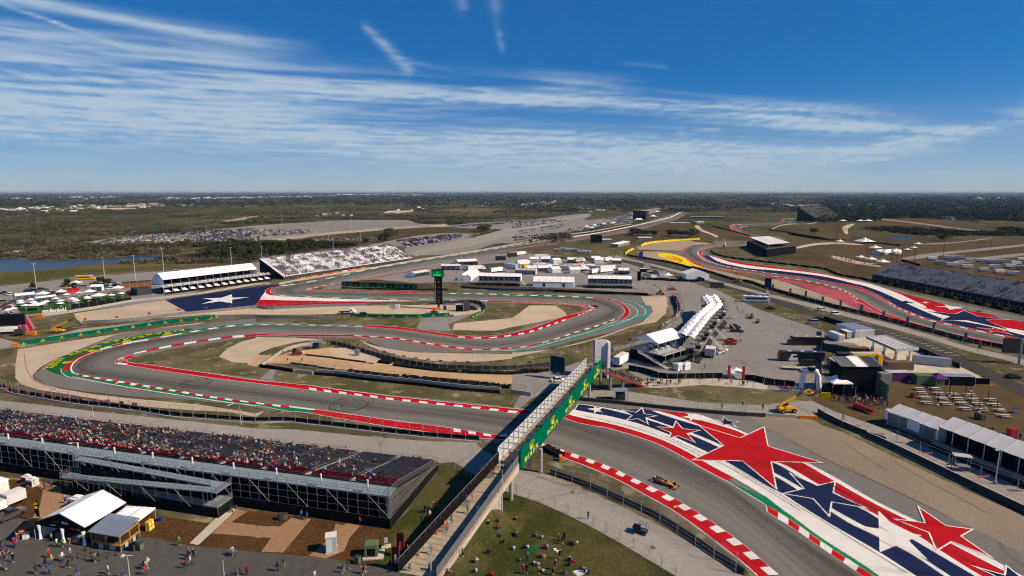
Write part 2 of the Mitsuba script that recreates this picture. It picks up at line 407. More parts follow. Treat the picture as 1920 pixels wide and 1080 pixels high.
# far fields, car-park gravel and tracks beyond the circuit
far_sheets = [
 ('car_park_gravel','mat_lot', 1, D("-505,676 -519,765 -502,837 -472,909 -458,1053 -402,1169 -345,1251 -223,1251 -182,1120 -114,1053 -196,941 -265,812 -274,743 -310,733 -347,713 -388,671 -460,664")),
 ('car_park_gravel','mat_lot', 1, D("-163,651 -147,743 -125,824 -82,865 -69,851 -46,851 -61,743 -97,593 -108,593 -123,651")),
 ('country_road','mat_pale_dirt', 1, D("-314,719 -289,837 -239,941 -168,1033 -124,1097 -114,1025 -161,987 -225,888 -272,787 -290,685 -303,694")),
 ('dry_field','mat_brown_field', 1, D("-290,685 -270,783 -223,879 -158,969 -98,1033 0,1074 0,1013 -82,865 -137,837 -155,743 -165,676 -190,685 -240,685 -268,685")),
 ('car_park_gravel','mat_lot', 2, D("-115,1013 -81,1120 0,1222 59,1312 135,1496 210,1633 194,1455 156,1281 213,1346 450,1998 535,2159 509,1998 338,1496 238,1169 144,994 88,879 54,787 16,723 0,685 -19,685 -48,579 -94,555 -106,579 -90,636 -59,723 -15,925 -48,958")),
 ('pale_field','mat_meadow', 1, D("-247,1860 -199,2108 -107,2159 -32,1998 -65,1684 -165,1739")),
 ('dirt_yard','mat_pale_dirt', 1, D("-377,1739 -372,1899 -302,1860 -292,1706 -339,1633")),
 ('dirt_yard','mat_pale_dirt', 1, D("-1469,2075 -1478,2194 -1376,2159 -1279,1998 -1317,1954 -1375,1954")),
 ('dirt_yard','mat_pale_dirt', 1, D("-1920,2844 -1962,3071 -1831,3071 -1650,2756 -1693,2648 -1818,2701")),
 ('country_road','mat_pale_dirt', 1, D("-499,569 -510,606 -512,639 -502,628 -494,589 -488,557")),
 ('country_road','mat_pale_dirt', 1, D("-594,1195 -611,1312 -641,1480 -608,1402 -577,1245 -566,1159")),
 ('brown_field','mat_brown_field', 1, D("174,894 224,1033 299,1120 328,1074 285,837 275,787 247,776 227,799 185,776 161,787 125,723 118,743")),
 ('brown_field','mat_brown_field', 1, D("321,1013 356,958 322,812 275,776 299,879")),
 ('brown_field','mat_brown_field', 1, D("453,994 551,1097 628,1120 483,851 445,765 397,754 433,909 419,925")),
 ('brown_field','mat_brown_field', 1, D("752,1222 903,1346 921,1281 823,1033 711,837 679,851 654,925 635,994 625,1053")),
 ('brown_field','mat_brown_field', 1, D("313,651 348,676 379,671 394,636 372,593 343,573 312,561 297,579 293,606")),
 ('brown_field','mat_brown_field', 1, D("243,555 290,599 290,543 290,511 295,474 257.4,413.7 247.1,427.4 250,466 234,483 222,507")),
 ('brown_field','mat_brown_field', 1, D("343,532 419,579 466,606 529,651 599,685 458,522 412,511 360,474 324.9,413.7 333.5,377.4 324.3,366.7 326,442 317,474")),
 ('dirt_path','mat_pale_dirt', 2, D("569,1013 630,1097 638,1097 547,958 487,851 482,851")),
 ('dirt_path','mat_pale_dirt', 2, D("307,636 351,685 388,700 403,676 395,664 377,678 342,661 309,628")),
 ('dirt_path','mat_pale_dirt', 2, D("303,555 305,538 303,507 305,485 296,470 290,488 290,511 293,532")),
 ('dirt_path','mat_pale_dirt', 2, D("320,1033 334,1053 305,941 284,812 270,776 279,824 291,909")),
 ('gravel_lane','mat_lot', 2, D("830,1325 798,1169 748,994 711,837 697,822 721,958 765,1120 794,1263")),
 ('gravel_lane','mat_lot', 2, D("482,685 531,704 627,769 617,756 520,689 474,671")),
 ('gravel_lane','mat_lot', 2, D("355,532 408,573 454,599 504,628 591,676 569,651 481,599 434,573 391,543 358,522")),
 ('gravel_lane','mat_lot', 2, D("384,507 432,538 508,579 486,555 420,517 379,492")),
 ('lake_shore_grass','mat_reeds', 1, D("-467,532 -457,538 -432,522 -405,522 -386,538 -365,543 -345,573 -330,579 -323,606 -338,651 -381,659 -406,606 -423,555 -461,555 -481,549")),
 ('lake_shore_grass','mat_reeds', 1, D("-383,435 -379,442 -362,450 -363,474 -342,492 -317,507 -315,543 -305,586 -267,522 -227,511 -218,497 -254,474 -288,442 -312.7,420.5 -330.3,394.8 -335.9,380.2")),
]
for nm, m, k, pts in far_sheets:
 sheet(nm, poly(pts, 3), SH(k), m)
il = D("-414,1129 -237,1206 -407,1083 -204,1169 -405,1041 -184,1129 -399,994 -168,1092 -388,951 -193,1041 -375,909 -228,987 -297,879 -241,951")
for a, b in zip(il[::2], il[1::2]):
 sheet('dry_field', line_poly([a, b],3.2), SH(4), 'mat_brown_field')
lake = poly(D("-465,530 -455,536 -435,520 -415,513 -395,518 -370,532 -356,549 -337,555 -320,553 -314,548 -324,527 -317,507 -341,490 -360,474 -355,462 -363,451 -373,440 -385,442 -392,446 -440,442 -523,527"),3)
scene['mat_water'] = {'type': 'twosided','bsdf': {'type': 'bumpmap','arbitrary': P(lambda p, n, uv: N(p.x*0.7, p.y*1.6,1.0),0.05), 'scale': 0.05,
     'bsdf': {'type': 'principled','base_color': {'type': 'rgb','value': [0.014,0.028,0.06]}, 'roughness': 0.3, 'specular': 0.12}}}
sheet('lake', lake, SH(3), 'mat_water')
sheet('pond', poly(D("507,787 518,792 523,778 522,765 502,737 488,731 487,747"),3), SH(3), 'mat_water')

# pavements, lots and yards round the track
near_sheets = [
 ('car_park','mat_lot', 2, D("-328.8,372 -317.4,390 -300.6,417.1 -275,438 -262,450 -243,474 -219,500 -217,522 -195,474 -188.3,427.4 -192.8,320.8 -220.4,289.7 -226.6,275.5 -238.1,272.5 -249.2,258.6 -335.6,351.6")),
 ('meadow','mat_meadow', 3, D("-237.3,280.9 -227.8,277 -219.2,287.2 -197.7,264 -200.1,257.2 -204.5,253.4 -204.4,244.7 -220.4,261.3")),
 ('lawn','mat_green_lawn', 3, D("-264.5,307.2 -258.7,318.8 -247.6,320.8 -226.7,296.5 -229.8,289.7 -241.9,283.2")),
 ('lawn','mat_green_lawn', 3, D("-249.3,329 -243.2,342.2 -229.6,350.6 -219.2,335.5 -225.2,324.8 -235.9,314.8")),
 ('footpath','mat_pale_concrete', 3, D("-252.5,288.1 -266.1,309.1 -271.4,312.9 -267,301.8")),
 ('paddock_lot','mat_lot', 3, D("-118.3,356.5 -120.1,408.5 -87,474 -39,537 0,585 50,546 94,511 108,436 126.5,356.5 127.1,298.2 135.8,248.8 95,170.9 76.8,172.4 63.8,177.4 48.6,170.9 39.3,189.5 47.4,219.9 78.5,272.5 82.3,343.1 13.5,366.7 -32.2,388.8 -70.7,384.2 -88.8,370.9")),
 ('paddock_lot_patch','mat_dark_asphalt', 4, D("-29,480 -21,490 -9,496 -2,494 -5,471 -11,448 -19,435 -26,442")),
 ('paddock_lot_patch','mat_dark_asphalt', 4, D("86,474 91,456 89,437 83.9,424.5 79.3,422 75,429.5")),
 ('perimeter_road','mat_dark_asphalt', 4, D("23,555 62,541 96,527 117,511 130,474 144.8,420.5 152,388.8 155.6,351.6 152.5,283.2 161.7,265.4 164.9,250.8 169.4,232.2 167.9,212.4 161.8,189.5 160.5,176.5 157.4,156.5 150.9,149.6 151.1,165.6 154,185.2 156.6,207 155.6,219.9 150.4,242.3 147.6,259.9 147.4,271.1 137.8,351.6 127.8,385.9 130,435 109,474 92,502 59,520 19,532")),
 ('service_path','mat_service_road', 5, D("99,555 112,511 126,458 136.8,413.7 145.6,372 152.6,344.5 163.6,307.2 172.3,272.5 177.3,243.5 178.5,222.9 183.9,210.6 186.9,192.5 178.9,183.8 178.1,203.6 173.3,216.1 171.7,235.5 166.2,262.6 158,296.5 147.2,335.5 141.2,360.5 132.7,400.9 122,442 109,497 93,538")),
 ('service_path','mat_service_road', 4, D("-105,573 -61,743 -33,851 0,1013 83,1222 200,1585 187,1455 79,1097 0,812 -20,743 -47,651 -90,549")),
 ('forecourt','mat_pale_concrete', 3, D("130.8,231.1 149.7,241.2 155.9,236.6 154.3,218 156,206.2 154.6,186.6 152.9,183.8 147.7,183.8 140.7,188.8 130.5,188 128.5,196.3 133.4,208.8 130.6,212.4 133.4,230.1")),
 ('footpath','mat_pale_concrete', 5, D("41,180.4 47.4,182.4 58.4,183.1 67.7,183.8 80.5,177.1 78.3,172.1 70.3,174.6 60.4,177.1 51.9,175.2 45.3,174 40.5,174.6")),
 ('meadow','mat_meadow', 4, D("24.9,175.2 31.1,177.8 39.4,173.3 51.8,174.8 60.6,177.8 70.2,174.3 78.2,171.9 77.3,169.7 84.8,168.5 87.1,162.8 77.2,160.7 65.4,159.6 53.9,161.7 43.6,166.8 32.6,172.1")),
 ('service_yard','mat_service_road', 3, D("19.4,162.8 21.3,166.2 25.3,172.1 36.5,170.9 47.5,166.8 57.9,162.3 66.5,159.6 73,159.6 73,159.6 77.8,162.8 87.1,162.8 85.9,154.5 80.6,150.6 69.5,151.5 59,154.5 38.2,160.7 26.7,162.8")),
 ('service_road','mat_service_road', 3, D("87.1,162.8 89.2,154.5 92.6,147.8 96.1,142 97.3,136.3 99.3,129.9 103.1,117.1 104.7,111.7 106.1,105 98.6,96.9 97.1,102.9 95.7,108 91.6,121.1 89.1,131 87,138.3 87.9,139.8 85.9,144.6 84.8,149.6 84.1,153.5")),
 ('picnic_ground','mat_brown_field', 1, D("120.1,182.2 130.7,183.1 143.9,177.8 152.4,175.8 149.2,147.8 111.6,108 100.4,129.2 95.3,140.8 88.4,144.2 86.2,154.5 87.4,163.4 94.8,170.9 101.3,178.4 145.9,261.3 146,269.6 153,281.7 139.6,241.2 127.4,207 118.1,183.8")),
 ('runoff_asphalt','mat_asphalt', 2, D("126,593 176,593 195,636 233,668 245,716 287,710 362,803 347,743 267,657 220,636 204,616 189,563 198,525 226,480 235,442 242,405.1 236.5,363.2 240.2,329 244.1,295.9 246.6,276.5 252.2,264.9 206.2,214.8 193.9,222.5 186.8,238.1 182.8,259.5 183.7,284.8 196.2,331.9 203.4,381.1 172,437 152,498 150,525 146,571 132,679")),
 ('gravel_trap','mat_gravel', 4, D("-190.1,218.9 -177.5,234.4 -164.4,248.3 -153.2,259.1 -142,267.9 -144.2,262.6 -161,252.1 -168,242.3 -167,222.9 -165.9,207 -163,195.5 -158.4,186.6 -154.7,182.4 -148.1,177.8 -139.3,173.3 -125.4,168.3 -111,164.5 -88.9,159.6 -70.1,153 -68.5,154.5 -68.9,150.3 -78.6,154 -90.3,155.3 -103.1,158 -112.4,160.7 -133.6,168.5 -144.4,172.1 -154.3,177.1 -161.8,183.8 -174.2,198.7")),
 ('gravel_trap','mat_gravel', 4, D("-218.3,286.4 -210,298.2 -194,322.8 -165.2,291.4 -177.2,278.6 -193.6,265.1 -196.8,262.6 -209.3,275.5")),
 ('gravel_trap','mat_gravel', 4, D("-63,234.4 -56.8,226.9 -50.9,221.9 -38.9,215.1 -21,213.3 0,212.4 0,213.8 15.4,218.9 32.9,234.4 46.5,249.6 60.8,266.8 71.6,291.4 73.5,305.4 71.5,309.1 75,335.1 89.5,334.2 82.4,305.4 76,284.8 67,266.8 53.9,257.2 39,238.9 26.5,226.9 12.7,217 0,207.9 0,206.2 -10.5,202.3 -19.9,202 -29.7,203.6 -40.2,208.8 -51.1,218 -57.6,225.9")),
 ('gravel_trap','mat_brown_gravel', 4, D("63.4,152.1 69.4,151.3 74.3,150.3 80.1,148.2 80.8,144.2 84.2,139.1 86.5,135.1 82.8,140.8 85.2,135.1 87,127.8 89.9,118.7 92.4,110.7 95,104.1 95.9,100.4 86.8,87.7 85.8,89.8 82.8,98.2 80.4,105 76.2,115.1 70.9,126.4 67.2,139.9 65.5,142.3 64.5,147.6")),
 ('gravel_trap','mat_pink_gravel', 4, D("127,593 149,595 159,543 160,492 157,458 164.1,420.5 171.7,388.8 188.7,413.7 181.8,405.1 183.6,388.8 183,363.2 183.4,323.5 181,300.6 174.7,291.4 173.4,323.5 167.2,353.2 163.9,377.4 157.1,413.7 149,447 143,474 131,522 122,555")),
 ('gravel_trap','mat_pink_gravel', 4, D("160,704 222,723 234,685 202,643 176,599 133,613 135,636")),
 ('verge','mat_meadow', 3, D("199,606 211,621 199,579 200,540 222,505 245,455 243.2,409.4 237.1,396.8 233,437 219,466 197,502 191,543")),
 ('infield_grass','mat_meadow', 3, D("-138,202.8 -138.7,207.9 -132.7,214.2 -122.6,223.9 -116.2,232.2 -106.6,237.7 -107.1,238.9 -79,238.2 -65.2,236.6 -56.6,225.9 -50.3,218.9 -40.2,208.8 -29.6,202.8 -19.8,200.3 -10.4,200.3 0,204.5 0,207 2.7,189.5 0,160.7 -.8,159.6 -16.3,162.8 -36.7,167.9 -55.6,174 -83.4,183.8 -105.5,191.3 -134.2,200.8")),
 ('infield_grass','mat_meadow', 3, D("-106.5,271.1 -81.9,275.5 -43.3,278.6 -18.7,288.1 -14.1,305.4 -13.3,318.8 0,312.1 21.6,311 35.8,309.1 40.1,303.6 40.5,296.5 33.6,289.7 12.4,266.8 0,247.1 -1.1,243.5 -12.3,238.9 -23.6,241.2 -35.9,248.3 -55.1,257.2 -74.2,261.3 -99.3,263.4")),
 ('infield_grass','mat_meadow', 3, D("-125.7,359 -121.6,366.7 -114.4,388.8 -108.8,369.3 -50,361.5 -36.4,359 -46.5,347.8 -82.9,352.6 -116.7,356.5")),
 ('infield_grass','mat_meadow', 3, D("-32.9,366.7 0,359 0,356.5 24.3,350.6 39.7,344.5 31.6,342.2 0,343.1 -17.7,349.2 -34,351.6")),
 ('infield_grass','mat_meadow', 3, D("-150.1,374.7 -125.5,427.4 -85,517 -49,579 0,664 0,648 -48,567 -83,506 -122.4,416.4 -148.1,372")),
 ('infield_grass','mat_meadow', 3, D("89.5,334.2 94.5,334.2 85.6,301.8 80,284.8 66.9,261.3 52.1,248.3 38.3,234.4 26.2,223.9 13.8,210.6 0,202 0,196.3 -10.4,200.3 0,207.9 12.7,217 26.5,226.9 39,238.9 53.9,257.2 73,291.4 85.3,316.8")),
 ('infield_grass','mat_meadow', 3, D("-67,152.5 -65.2,155.5 -54.2,153.5 -43.2,148.2 -31.6,143.3 -20.8,139.8 -13.9,137.9 -6.2,135.5 -10.3,134.4 -30.9,139.9 -45.9,145.1 -61.5,149.6")),
 ('infield_grass','mat_meadow', 3, D("11.2,125.7 17.5,119.9 22.4,114.8 26.6,108.8 30.4,103.1 33.4,96.7 37.1,87.5 39.6,82.1 37.1,82.1 35.2,88.4 30.9,96.1 25.7,104.6 21.7,111.2 17,116.8 11.6,119.3 7.5,123.1")),
 ('paddock_bank','mat_brown_field', 4, D("-115.3,391.8 -94,400.9 -52.1,377.4 -50.1,362.5 -108.8,369.3")),
 ('paddock_bank','mat_brown_field', 4, D("-33,377.4 0,372 0,372 46.3,359 72,346.9 71.1,342.2 39.9,345.9 0,357.5 -32.1,366.7")),
 ('dirt_yard','mat_dirt', 4, D("-87.2,200.3 -86.8,208.8 -84.3,215.1 -77,218.9 -70.7,221.9 -62.3,218 -49.6,207 -42.4,200.3 -28,191.7 -14.2,188 0,186.9 2.7,187.3 0,178.4 -.8,177.1 -9.3,178.4 -26.9,183.8 -40.7,187.3 -51.5,191.7 -67.2,195.5 -78.6,200"),),
 ('dirt_yard','mat_pale_dirt', 5, D("-70.1,219.9 -64.4,221.9 -53.3,212.4 -46,203.6 -47.7,198.7 -59.3,207 -67.5,211.5")),
 ('dirt_bank','mat_pale_dirt', 4, D("-107.9,208.8 -109.8,218.9 -109.8,230.1 -106.1,236.6 -106.9,238.4 -86.8,236.6 -78.9,234.4 -87.2,230.1 -93,221.9 -95,214.2 -91.4,200.3 -99.1,201.6")),
 ('dirt_bank','mat_dirt', 4, D("-95.3,211.5 -89.5,210.6 -87.4,207.9 -88.3,202 -88.2,197.1 -88.8,196.3 -93.1,198.7")),
 ('dirt_bank','mat_pale_dirt', 4, D("9.2,307.2 22.8,307.2 26,294.8 27.1,281.7 21.1,274.9 9.2,264 0,256.5 -7,249.6 -26.3,250.8 -26.4,264 -13.8,269.6 0,275.5 4,288.1")),
 ('dirt_yard','mat_pale_dirt', 4, D("-133,298.9 -90.5,305.4 -44.3,309.1 -29.9,307.2 -22.6,305.4 -16.7,300 -15.6,293.1 -21,283.2 -44.2,284.2 -74.4,286.4 -106.5,283.2 -152.5,283.2 -153,281.7 -179.9,272.5 -188.2,275.5 -163.9,289.7 -147.8,298.2")),
 ('service_path','mat_service_road', 4, D("-212.2,236.6 -196.8,228 -191.2,253.4 -174.4,264 -146.4,281.7 -126.9,284.8 -124.8,280.1 -143.4,275.5 -171.8,259.9 -186.4,243.5 -192.6,222.9 -204.7,216.1")),
 ('service_path','mat_lot', 5, D("-42.9,275.5 -28.5,278.6 -22.5,284.8 -19.7,283.2 -29.2,261.3 -26.2,249.6 -31.3,248.3 -42.7,254.6")),
 ('service_path','mat_lot', 5, D("-81.8,183.1 -82.4,193.2 -79.9,192.5 -77.6,182.4")),
 ('service_path','mat_lot', 5, D("0,185.2 7.2,191.7 15,192.5 23.7,202 26.2,198.7 21.5,189.5 12.3,173.3 5.5,163.9 2.2,156.5 0,156 2.8,168.5 0,170.9")),
 ('service_path','mat_lot', 5, D("26.2,198.7 34.3,208.8 47.1,216.1 85.9,284.8 95.5,312.9 106.8,356.5 110.9,356.5 96.9,305.4 85.1,275.5 49,208.8 41.5,195.5 31.3,189.5")),
 ('service_road','mat_service_road', 3, D("-165.4,170.9 -148.9,163.1 -134.5,159.6 -115.7,154.5 -94.4,149.6 -65.7,142.6 -55.2,142 -33.6,137.1 -20.1,134.8 -8.7,134 -6.9,129.9 -.6,123.1 2.3,120.2 8,117.4 16.1,110.1 22.8,103.1 28.5,96.1 34.7,87 36.9,83.7 27,82.7 22.1,88.8 18.5,93.2 14.5,97.7 10,102.2 5.2,106.5 0,109.6 -2.5,111.7 -13.2,123.7 -15.8,123.1 -28,125.7 -62.8,135.9 -81.3,139.9 -137.3,149.6 -155.4,157.5")),
 ('lawn','mat_lawn', 3, D("-15.6,123.1 -13.1,123.4 -2.2,111.2 0,109.6 0,109.9 5.2,106.3 10,102 14.4,97.5 18.5,93.1 22.1,88.6 26.9,82.5 21.6,77.6 -13.3,72.3 -16.5,85.6 -19.9,86.6 -22.8,87 -22.2,92.1 -22.1,97.3 -17.7,108")),
 ('mulch_bed','mat_mulch', 3, D("-114.8,116.8 -108.8,116.6 -91.2,113.4 -82.8,105.5 -55.2,99 -55.7,103.1 -48.6,103.1 -48.6,103.1 -37.7,100.8 -21.9,97.1 -21.9,91.7 -22.6,87 -31.4,88.8 -43.2,90.4 -55.4,92.3 -64.3,94.8 -72,92.5 -82.8,94.4 -89.3,100.8 -91.5,101 -93.8,99 -98.2,98.6")),
 ('gravel_footpath','mat_mulch_path', 4, D("-107.1,114.5 -105.3,115.7 -101.7,114.8 -95.5,111.2 -91.2,105 -89.3,100.8 -85,100.4 -85.2,106 -92,112.3 -97.9,114.5 -105.8,116.3 -108.8,116.6")),
 ('gravel_footpath','mat_mulch_path', 4, D("-54.6,101.8 -52.6,101.8 -52.5,103.8 -50.2,103 -51.5,99.7 -51.4,99.3 -46.6,98.4 -46.5,98.2 -42.1,98 -41,101 -37.3,100.4 -38.5,90.2 -42.3,90.4 -42.3,94.4 -43.6,94.6 -44.9,94.4 -45.1,94.8 -53.4,95.8")),
 ('gravel_footpath','mat_mulch_path', 4, D("-32.2,99 -31.1,98.4 -29.8,99 -27.6,98.2 -28.5,94.4 -28.4,90.6 -30.8,88.6 -33.9,89.3 -31.8,94.4")),
 ('footpath','mat_pale_concrete', 5, D("-56.4,104.4 -52.5,103.8 -52.8,101.8 -53.9,92.3 -55.7,92.8 -55,101.8")),
 ('plaza','mat_plaza', 2, D("-129.2,96.1 -93.8,99 -91.5,101 -89.3,100.8 -82.8,94.4 -72,92.5 -64.3,94.8 -55.4,92.3 -43.2,90.4 -31.3,88.4 -26.5,87 -22.6,87 -16.5,85.6 -15,83 -15.6,74.9 -44.6,72.3 -87.3,72.3")),
]
for nm, m, k, pts in near_sheets:
 sheet(nm, poly(pts), SH(k), m)

# ------------------------------------------------------------------ the race track
TRK = 6
main_a = D("541,1860 350,1312 275,1159 206,1013 114,837 51,743 0,664 -42,577 -83,507 -108,462 -123.1,419.1 -135.9,388.8 -148.1,372 -149.9,360.5 -147.4,351.6 -142.1,342.2 -136.8,338.6 -109.6,334.2 -77,326.9 -43.4,323.6 0,320.8 14.6,316 28.9,312.1 33.6,309.1 37.4,304.6 40.4,301 41.6,296.5 42.4,298.9 40.2,294.1 36.4,288.1 31.2,280.1 23.8,269.1 13,254.4 0,240.5 -9.4,235.9 -23.4,238.2 -38.4,245.4 -54.4,253.9 -73.6,259.1 -98.5,261.3 -117,261.8 -136.7,248.3 -149,232.6 -155.2,225.5 -158.1,213.3 -155.9,202.8 -151.9,194.8 -145.8,188.3 -136.9,184.6 -119.9,178.4 -93.5,168.3 -74.4,163.1 -54.9,155.7 -32.6,148.2 -19.7,144.4 -4,138.3 7.5,133.2 15.9,126.4 20.7,122.1 25.5,116.3 32.7,106.8 38.1,96.5 41.5,86.6 42.2,80.5 44,71.8")
main_b = D("530,1774 352,1281 268,1097 194,919 109,776 47,685 0,613 -39,527 -77,470 -100,427.4 -113.2,404 -119,380.2 -124.5,365.1 -126.2,360.5 -126.5,357.5 -124.9,354.5 -119.5,352.6 -111.1,351.6 -81.8,347.8 -46,343.6 0,343.1 15.5,336.8 34.7,334.2 45.7,329.9 52.9,317.6 56.6,305.4 57.4,294.8 56.4,289.7 50.6,275.5 44.7,266.8 38.7,259.9 27.7,247.1 16.4,233.3 0,220.3 -11.3,218.4 -24.6,223.5 -38.9,231.1 -54,238.2 -71.7,241.9 -91.9,243 -109.1,243.5 -120.2,234.8 -132.9,223.5 -138.8,216.1 -142.3,209.7 -142.6,205 -141.5,202 -139.5,199.5 -134.8,198.2 -119.8,192.5 -102.9,186.3 -81.2,178.8 -59.7,171.3 -35.8,163.7 -15.8,158.3 0,153 15.8,150.6 22.1,144.4 26.9,140.9 33.5,134.6 41.1,121.8 45.1,115 48.4,102.7 52.1,93.1 56.1,84.1")
n = min(len(main_a), len(main_b))
assert len(main_a) == len(main_b),(len(main_a), len(main_b))
v, f, uv, main_shape = ribbon(main_a, main_b, SH(TRK),5)
TRACK = put('race_track', (v, f), 'mat_track', uv=uv, kind='structure')
runoff = unary_union([main_shape.buffer(4.5)]+[poly(q) for q in (
 D("-158.2,186.6 -162.1,195.5 -165.9,207 -167,222.9 -167.5,241.6 -161,252.1 -144.2,262.6 -122.9,275.5 -108.1,241.2 -143.9,216.1 -139.6,202 -101.6,183.8 -80.5,177.1 -59.6,170.9 -54.2,153.5 -72.3,158 -95.1,163.9 -112.3,166.4 -133.8,172.1 -146.3,177.1"),
 D("-49.3,344.5 0,346.9 39.7,344.5 75.1,335.5 74.1,320.8 71.6,291.4 64.6,272.5 46.5,249.6 27.4,234.4 10.2,218 -7.6,215.1 -21.2,215.1 -38.9,215.1 -51.1,222.9 -62.2,235.5 -73.6,238.9 -80.3,261.3 -36.2,250.8"),
 D("-140.3,337.7 -147.5,351.6 -149.2,374.7 -124.5,423.9 -84,511 -48,573 0,651 52,765 116,851 210,1033 537,1860 532,1774 359,1281 263,1074 133,837 81,743 46,668 0,613 -44,511 -92,435 -113.6,385.9 -119.9,366.7 -116.1,342.2"),
 D("-24.2,163.9 0,154.5 14.8,163.9 19.4,162.8 26.9,161.2 38,159.6 48.5,156.5 61.9,152.5 69.3,151.1 69.1,150.6 82.8,140.8 95.7,101.3 78.8,77.6 38.7,84 33.6,97.3 26.7,109.1 17.5,120.5 11.3,126.1 7.2,129.2 -3.9,135.9 -20.8,139.9"))])
sheet('runoff_asphalt', runoff, SH(2), 'mat_asphalt')
es_u = D("303,729 291,719 253,685 223,651 207,631 192,602 183,578 175,546 171,513 172,488 176,465 187,441 199.8,424.1 209.3,404.2 214.7,380.4 214.8,354.8 208.9,327.6 201.4,300.6 198.6,282.7 198.1,266.8 201.6,252.5 207.5,231.9 212.1,221.2")
es_l = D("283,691 271,679 236,668 218,674 198,651 184,621 173,588 164,551 158,517 155,485 160,459 173,438 188.3,412.8 198,400.1 203,380.4 198.6,333.3 192.5,312.9 186.4,289.2 185.3,272.5 186.4,255.9 189.4,241.5 196.7,225.9 201.2,214.8")
v, f, uv, esses_shape = ribbon(es_u, es_l, SH(TRK),5)
put('race_track', (v, f), 'mat_track', uv=uv, kind='structure')
for a, b in ((D("372,994 391,1053 417,1097 452,1110 490,1129 512,1144"), D("351,879 378,976 395,1013 426,1033 456,1049 482,1074")),
   (D("369,987 339,879 328,812 324,743 309,685"), D("376,969 351,879 343,817 338,776 337,723")),
   (D("649,1359 582,1222 533,1129"), D("629,1359 556,1211 497,1110"))):
 v, f, uv, _ = ribbon(a, b, SH(TRK),4)
 put('race_track', (v, f), 'mat_track', uv=uv, kind='structure')

def painted(name, pts, m, k, smooth=0, clip=None):
 g = poly(pts, smooth) if not hasattr(pts, 'geom_type') else pts
 if clip is not None:
  g = g.intersection(clip)
 return sheet(name, g, SH(k), m, TRACK)

def strip(a, b):
 """The area between two edge lines."""
 return Polygon(np.vstack([smooth_line(a), smooth_line(b)[::-1]])).buffer(0)

def kerb(track_edge, field_edge, base, blocks, share=0.5, step=2.6, edge_line=True, k=9, parity=0):
 """A kerb between two lines: a painted strip and, on the track side, blocks of alternating colour, each a piece of its own."""
 key = None
 A, B = smooth_line(track_edge, 6), smooth_line(field_edge, 6)
 n = max(2, int(np.linalg.norm(np.diff(A, axis=0), axis=1).sum()/step))
 A, B = resample(A, n+1), resample(B, n+1)
 m = MB()
 z = SH(k)
 for i in range(n):
  m.quad((*A[i], z),(*A[i+1], z),(*B[i+1], z),(*B[i], z))
 key = m.put('kerb', base, TRACK)
 if blocks:
  C = A*(1-share)+B*share
  for i in range(n):
   col = blocks[(i+parity) % len(blocks)]
   if col is None:
    continue
   q, h = MB(), z+0.045
   p = [A[i], A[i+1], C[i+1], C[i]]
   q.prism([(*x, z+0.004) for x in p], [(*(x*0.995+np.mean(p, 0)*0.005), h) for x in p])
   q.put('block', col, key)
 if edge_line:
  for e in (A, B):
   sheet('edge_line', LineString(e).buffer(0.11, cap_style='flat'), SH(k+1), 'paint_white', key)
 return key

RW = ('paint_red','paint_white')
# inside of the foreground straight
kerb(D("-139.5,199.5 -134.8,198.2 -125.4,194.3 -113.7,189.8 -102.5,185.5 -91.9,181.8 -81.1,178.4 -61.9,171.9"), D("-138.4,203.3 -135.3,201.1 -128.1,198.7 -116.3,194.3 -104.9,190.1 -93.9,185.9 -82.4,181.5 -63.9,176.5"), 'paint_red', None)
kerb(D("-61.9,171.9 -54.3,169.5 -44.3,166.4 -35.7,163.4 -27.6,161.1 -15.8,158 -8.2,155.7 0,153.1 3.6,152.2"), D("-63.9,176.5 -55.4,173.1 -45.1,169.7 -36.4,166.8 -28.1,164.3 -16.1,160.8 -8.3,158.8 0,156.5 5.2,155"), 'paint_red', RW[::-1],0.5,2.55)
kerb(D("-107.3,239.3 -118,235.9 -125.8,229.9 -132.6,222.9 -138.6,215.7 -142.2,209.5 -142.6,205 -141.5,202 -139.5,199.5 -135.1,198.2"), D("-109.1,243.5 -119.4,238.9 -127.3,232.6 -134.3,225.9 -139,218.9 -142.3,212.4 -142.5,206.7 -140.8,202.6 -139.3,200.6 -135.4,199.8"), 'paint_red', RW, 1.0,4.5, True, 9)
kerb(D("-143.1,210.6 -141.7,209.1 -141,211.5"), D("-141.8,206.7 -139.1,203.6 -138.6,206.7"), 'paint_red', None)
# outside of the foreground straight
kerb(D("-143.8,187.5 -131.3,182.7 -119.9,178.4 -103.6,172.1 -93.4,168 -83.7,164.5 -73.6,161.2 -63,158.3"), D("-144.1,185.2 -128.3,178.3 -117.1,174 -101.5,168.3 -91.4,164.4 -82.1,161.2 -72.6,158.8 -61.8,154.3"), 'paint_green', RW, 0.42,2.75)
kerb(D("-63.1,158.5 -55,155.9"), D("-61.9,154.5 -54.9,152.9"), 'paint_green', ('paint_white',),0.28,30)
kerb(D("-55,155.9 -44.3,152.2 -32.6,148.2 -21.5,144.6 -17.9,143.5 -15,142.5"), D("-54.9,152.7 -43.2,148.1 -31.6,143.5 -20.8,140.1 -17.4,139 -14.6,138.1"), 'paint_red', None)
kerb(D("-15,142.6 -10.8,140.9 -4,138.3 0,139.1 7.5,133.2 12.5,129.2 15.9,126.3 20.7,122.1 25.5,116.3 29.8,110.9 32.7,106.7 35.2,102.2 38.1,96.4 40,91.6 41.5,86.6 42.2,84.3"), D("-14.6,138.1 -10.5,137.1 -4.9,135.9 0,135.1 6.3,129.9 11.3,126 17.5,120.5 22.4,115.1 26.7,109.1 30.5,103.6 33.6,97.3 36.2,91.1 37.4,88.4 38.8,84.1"), 'paint_red', RW, 0.48,2.1, True, 9,1)
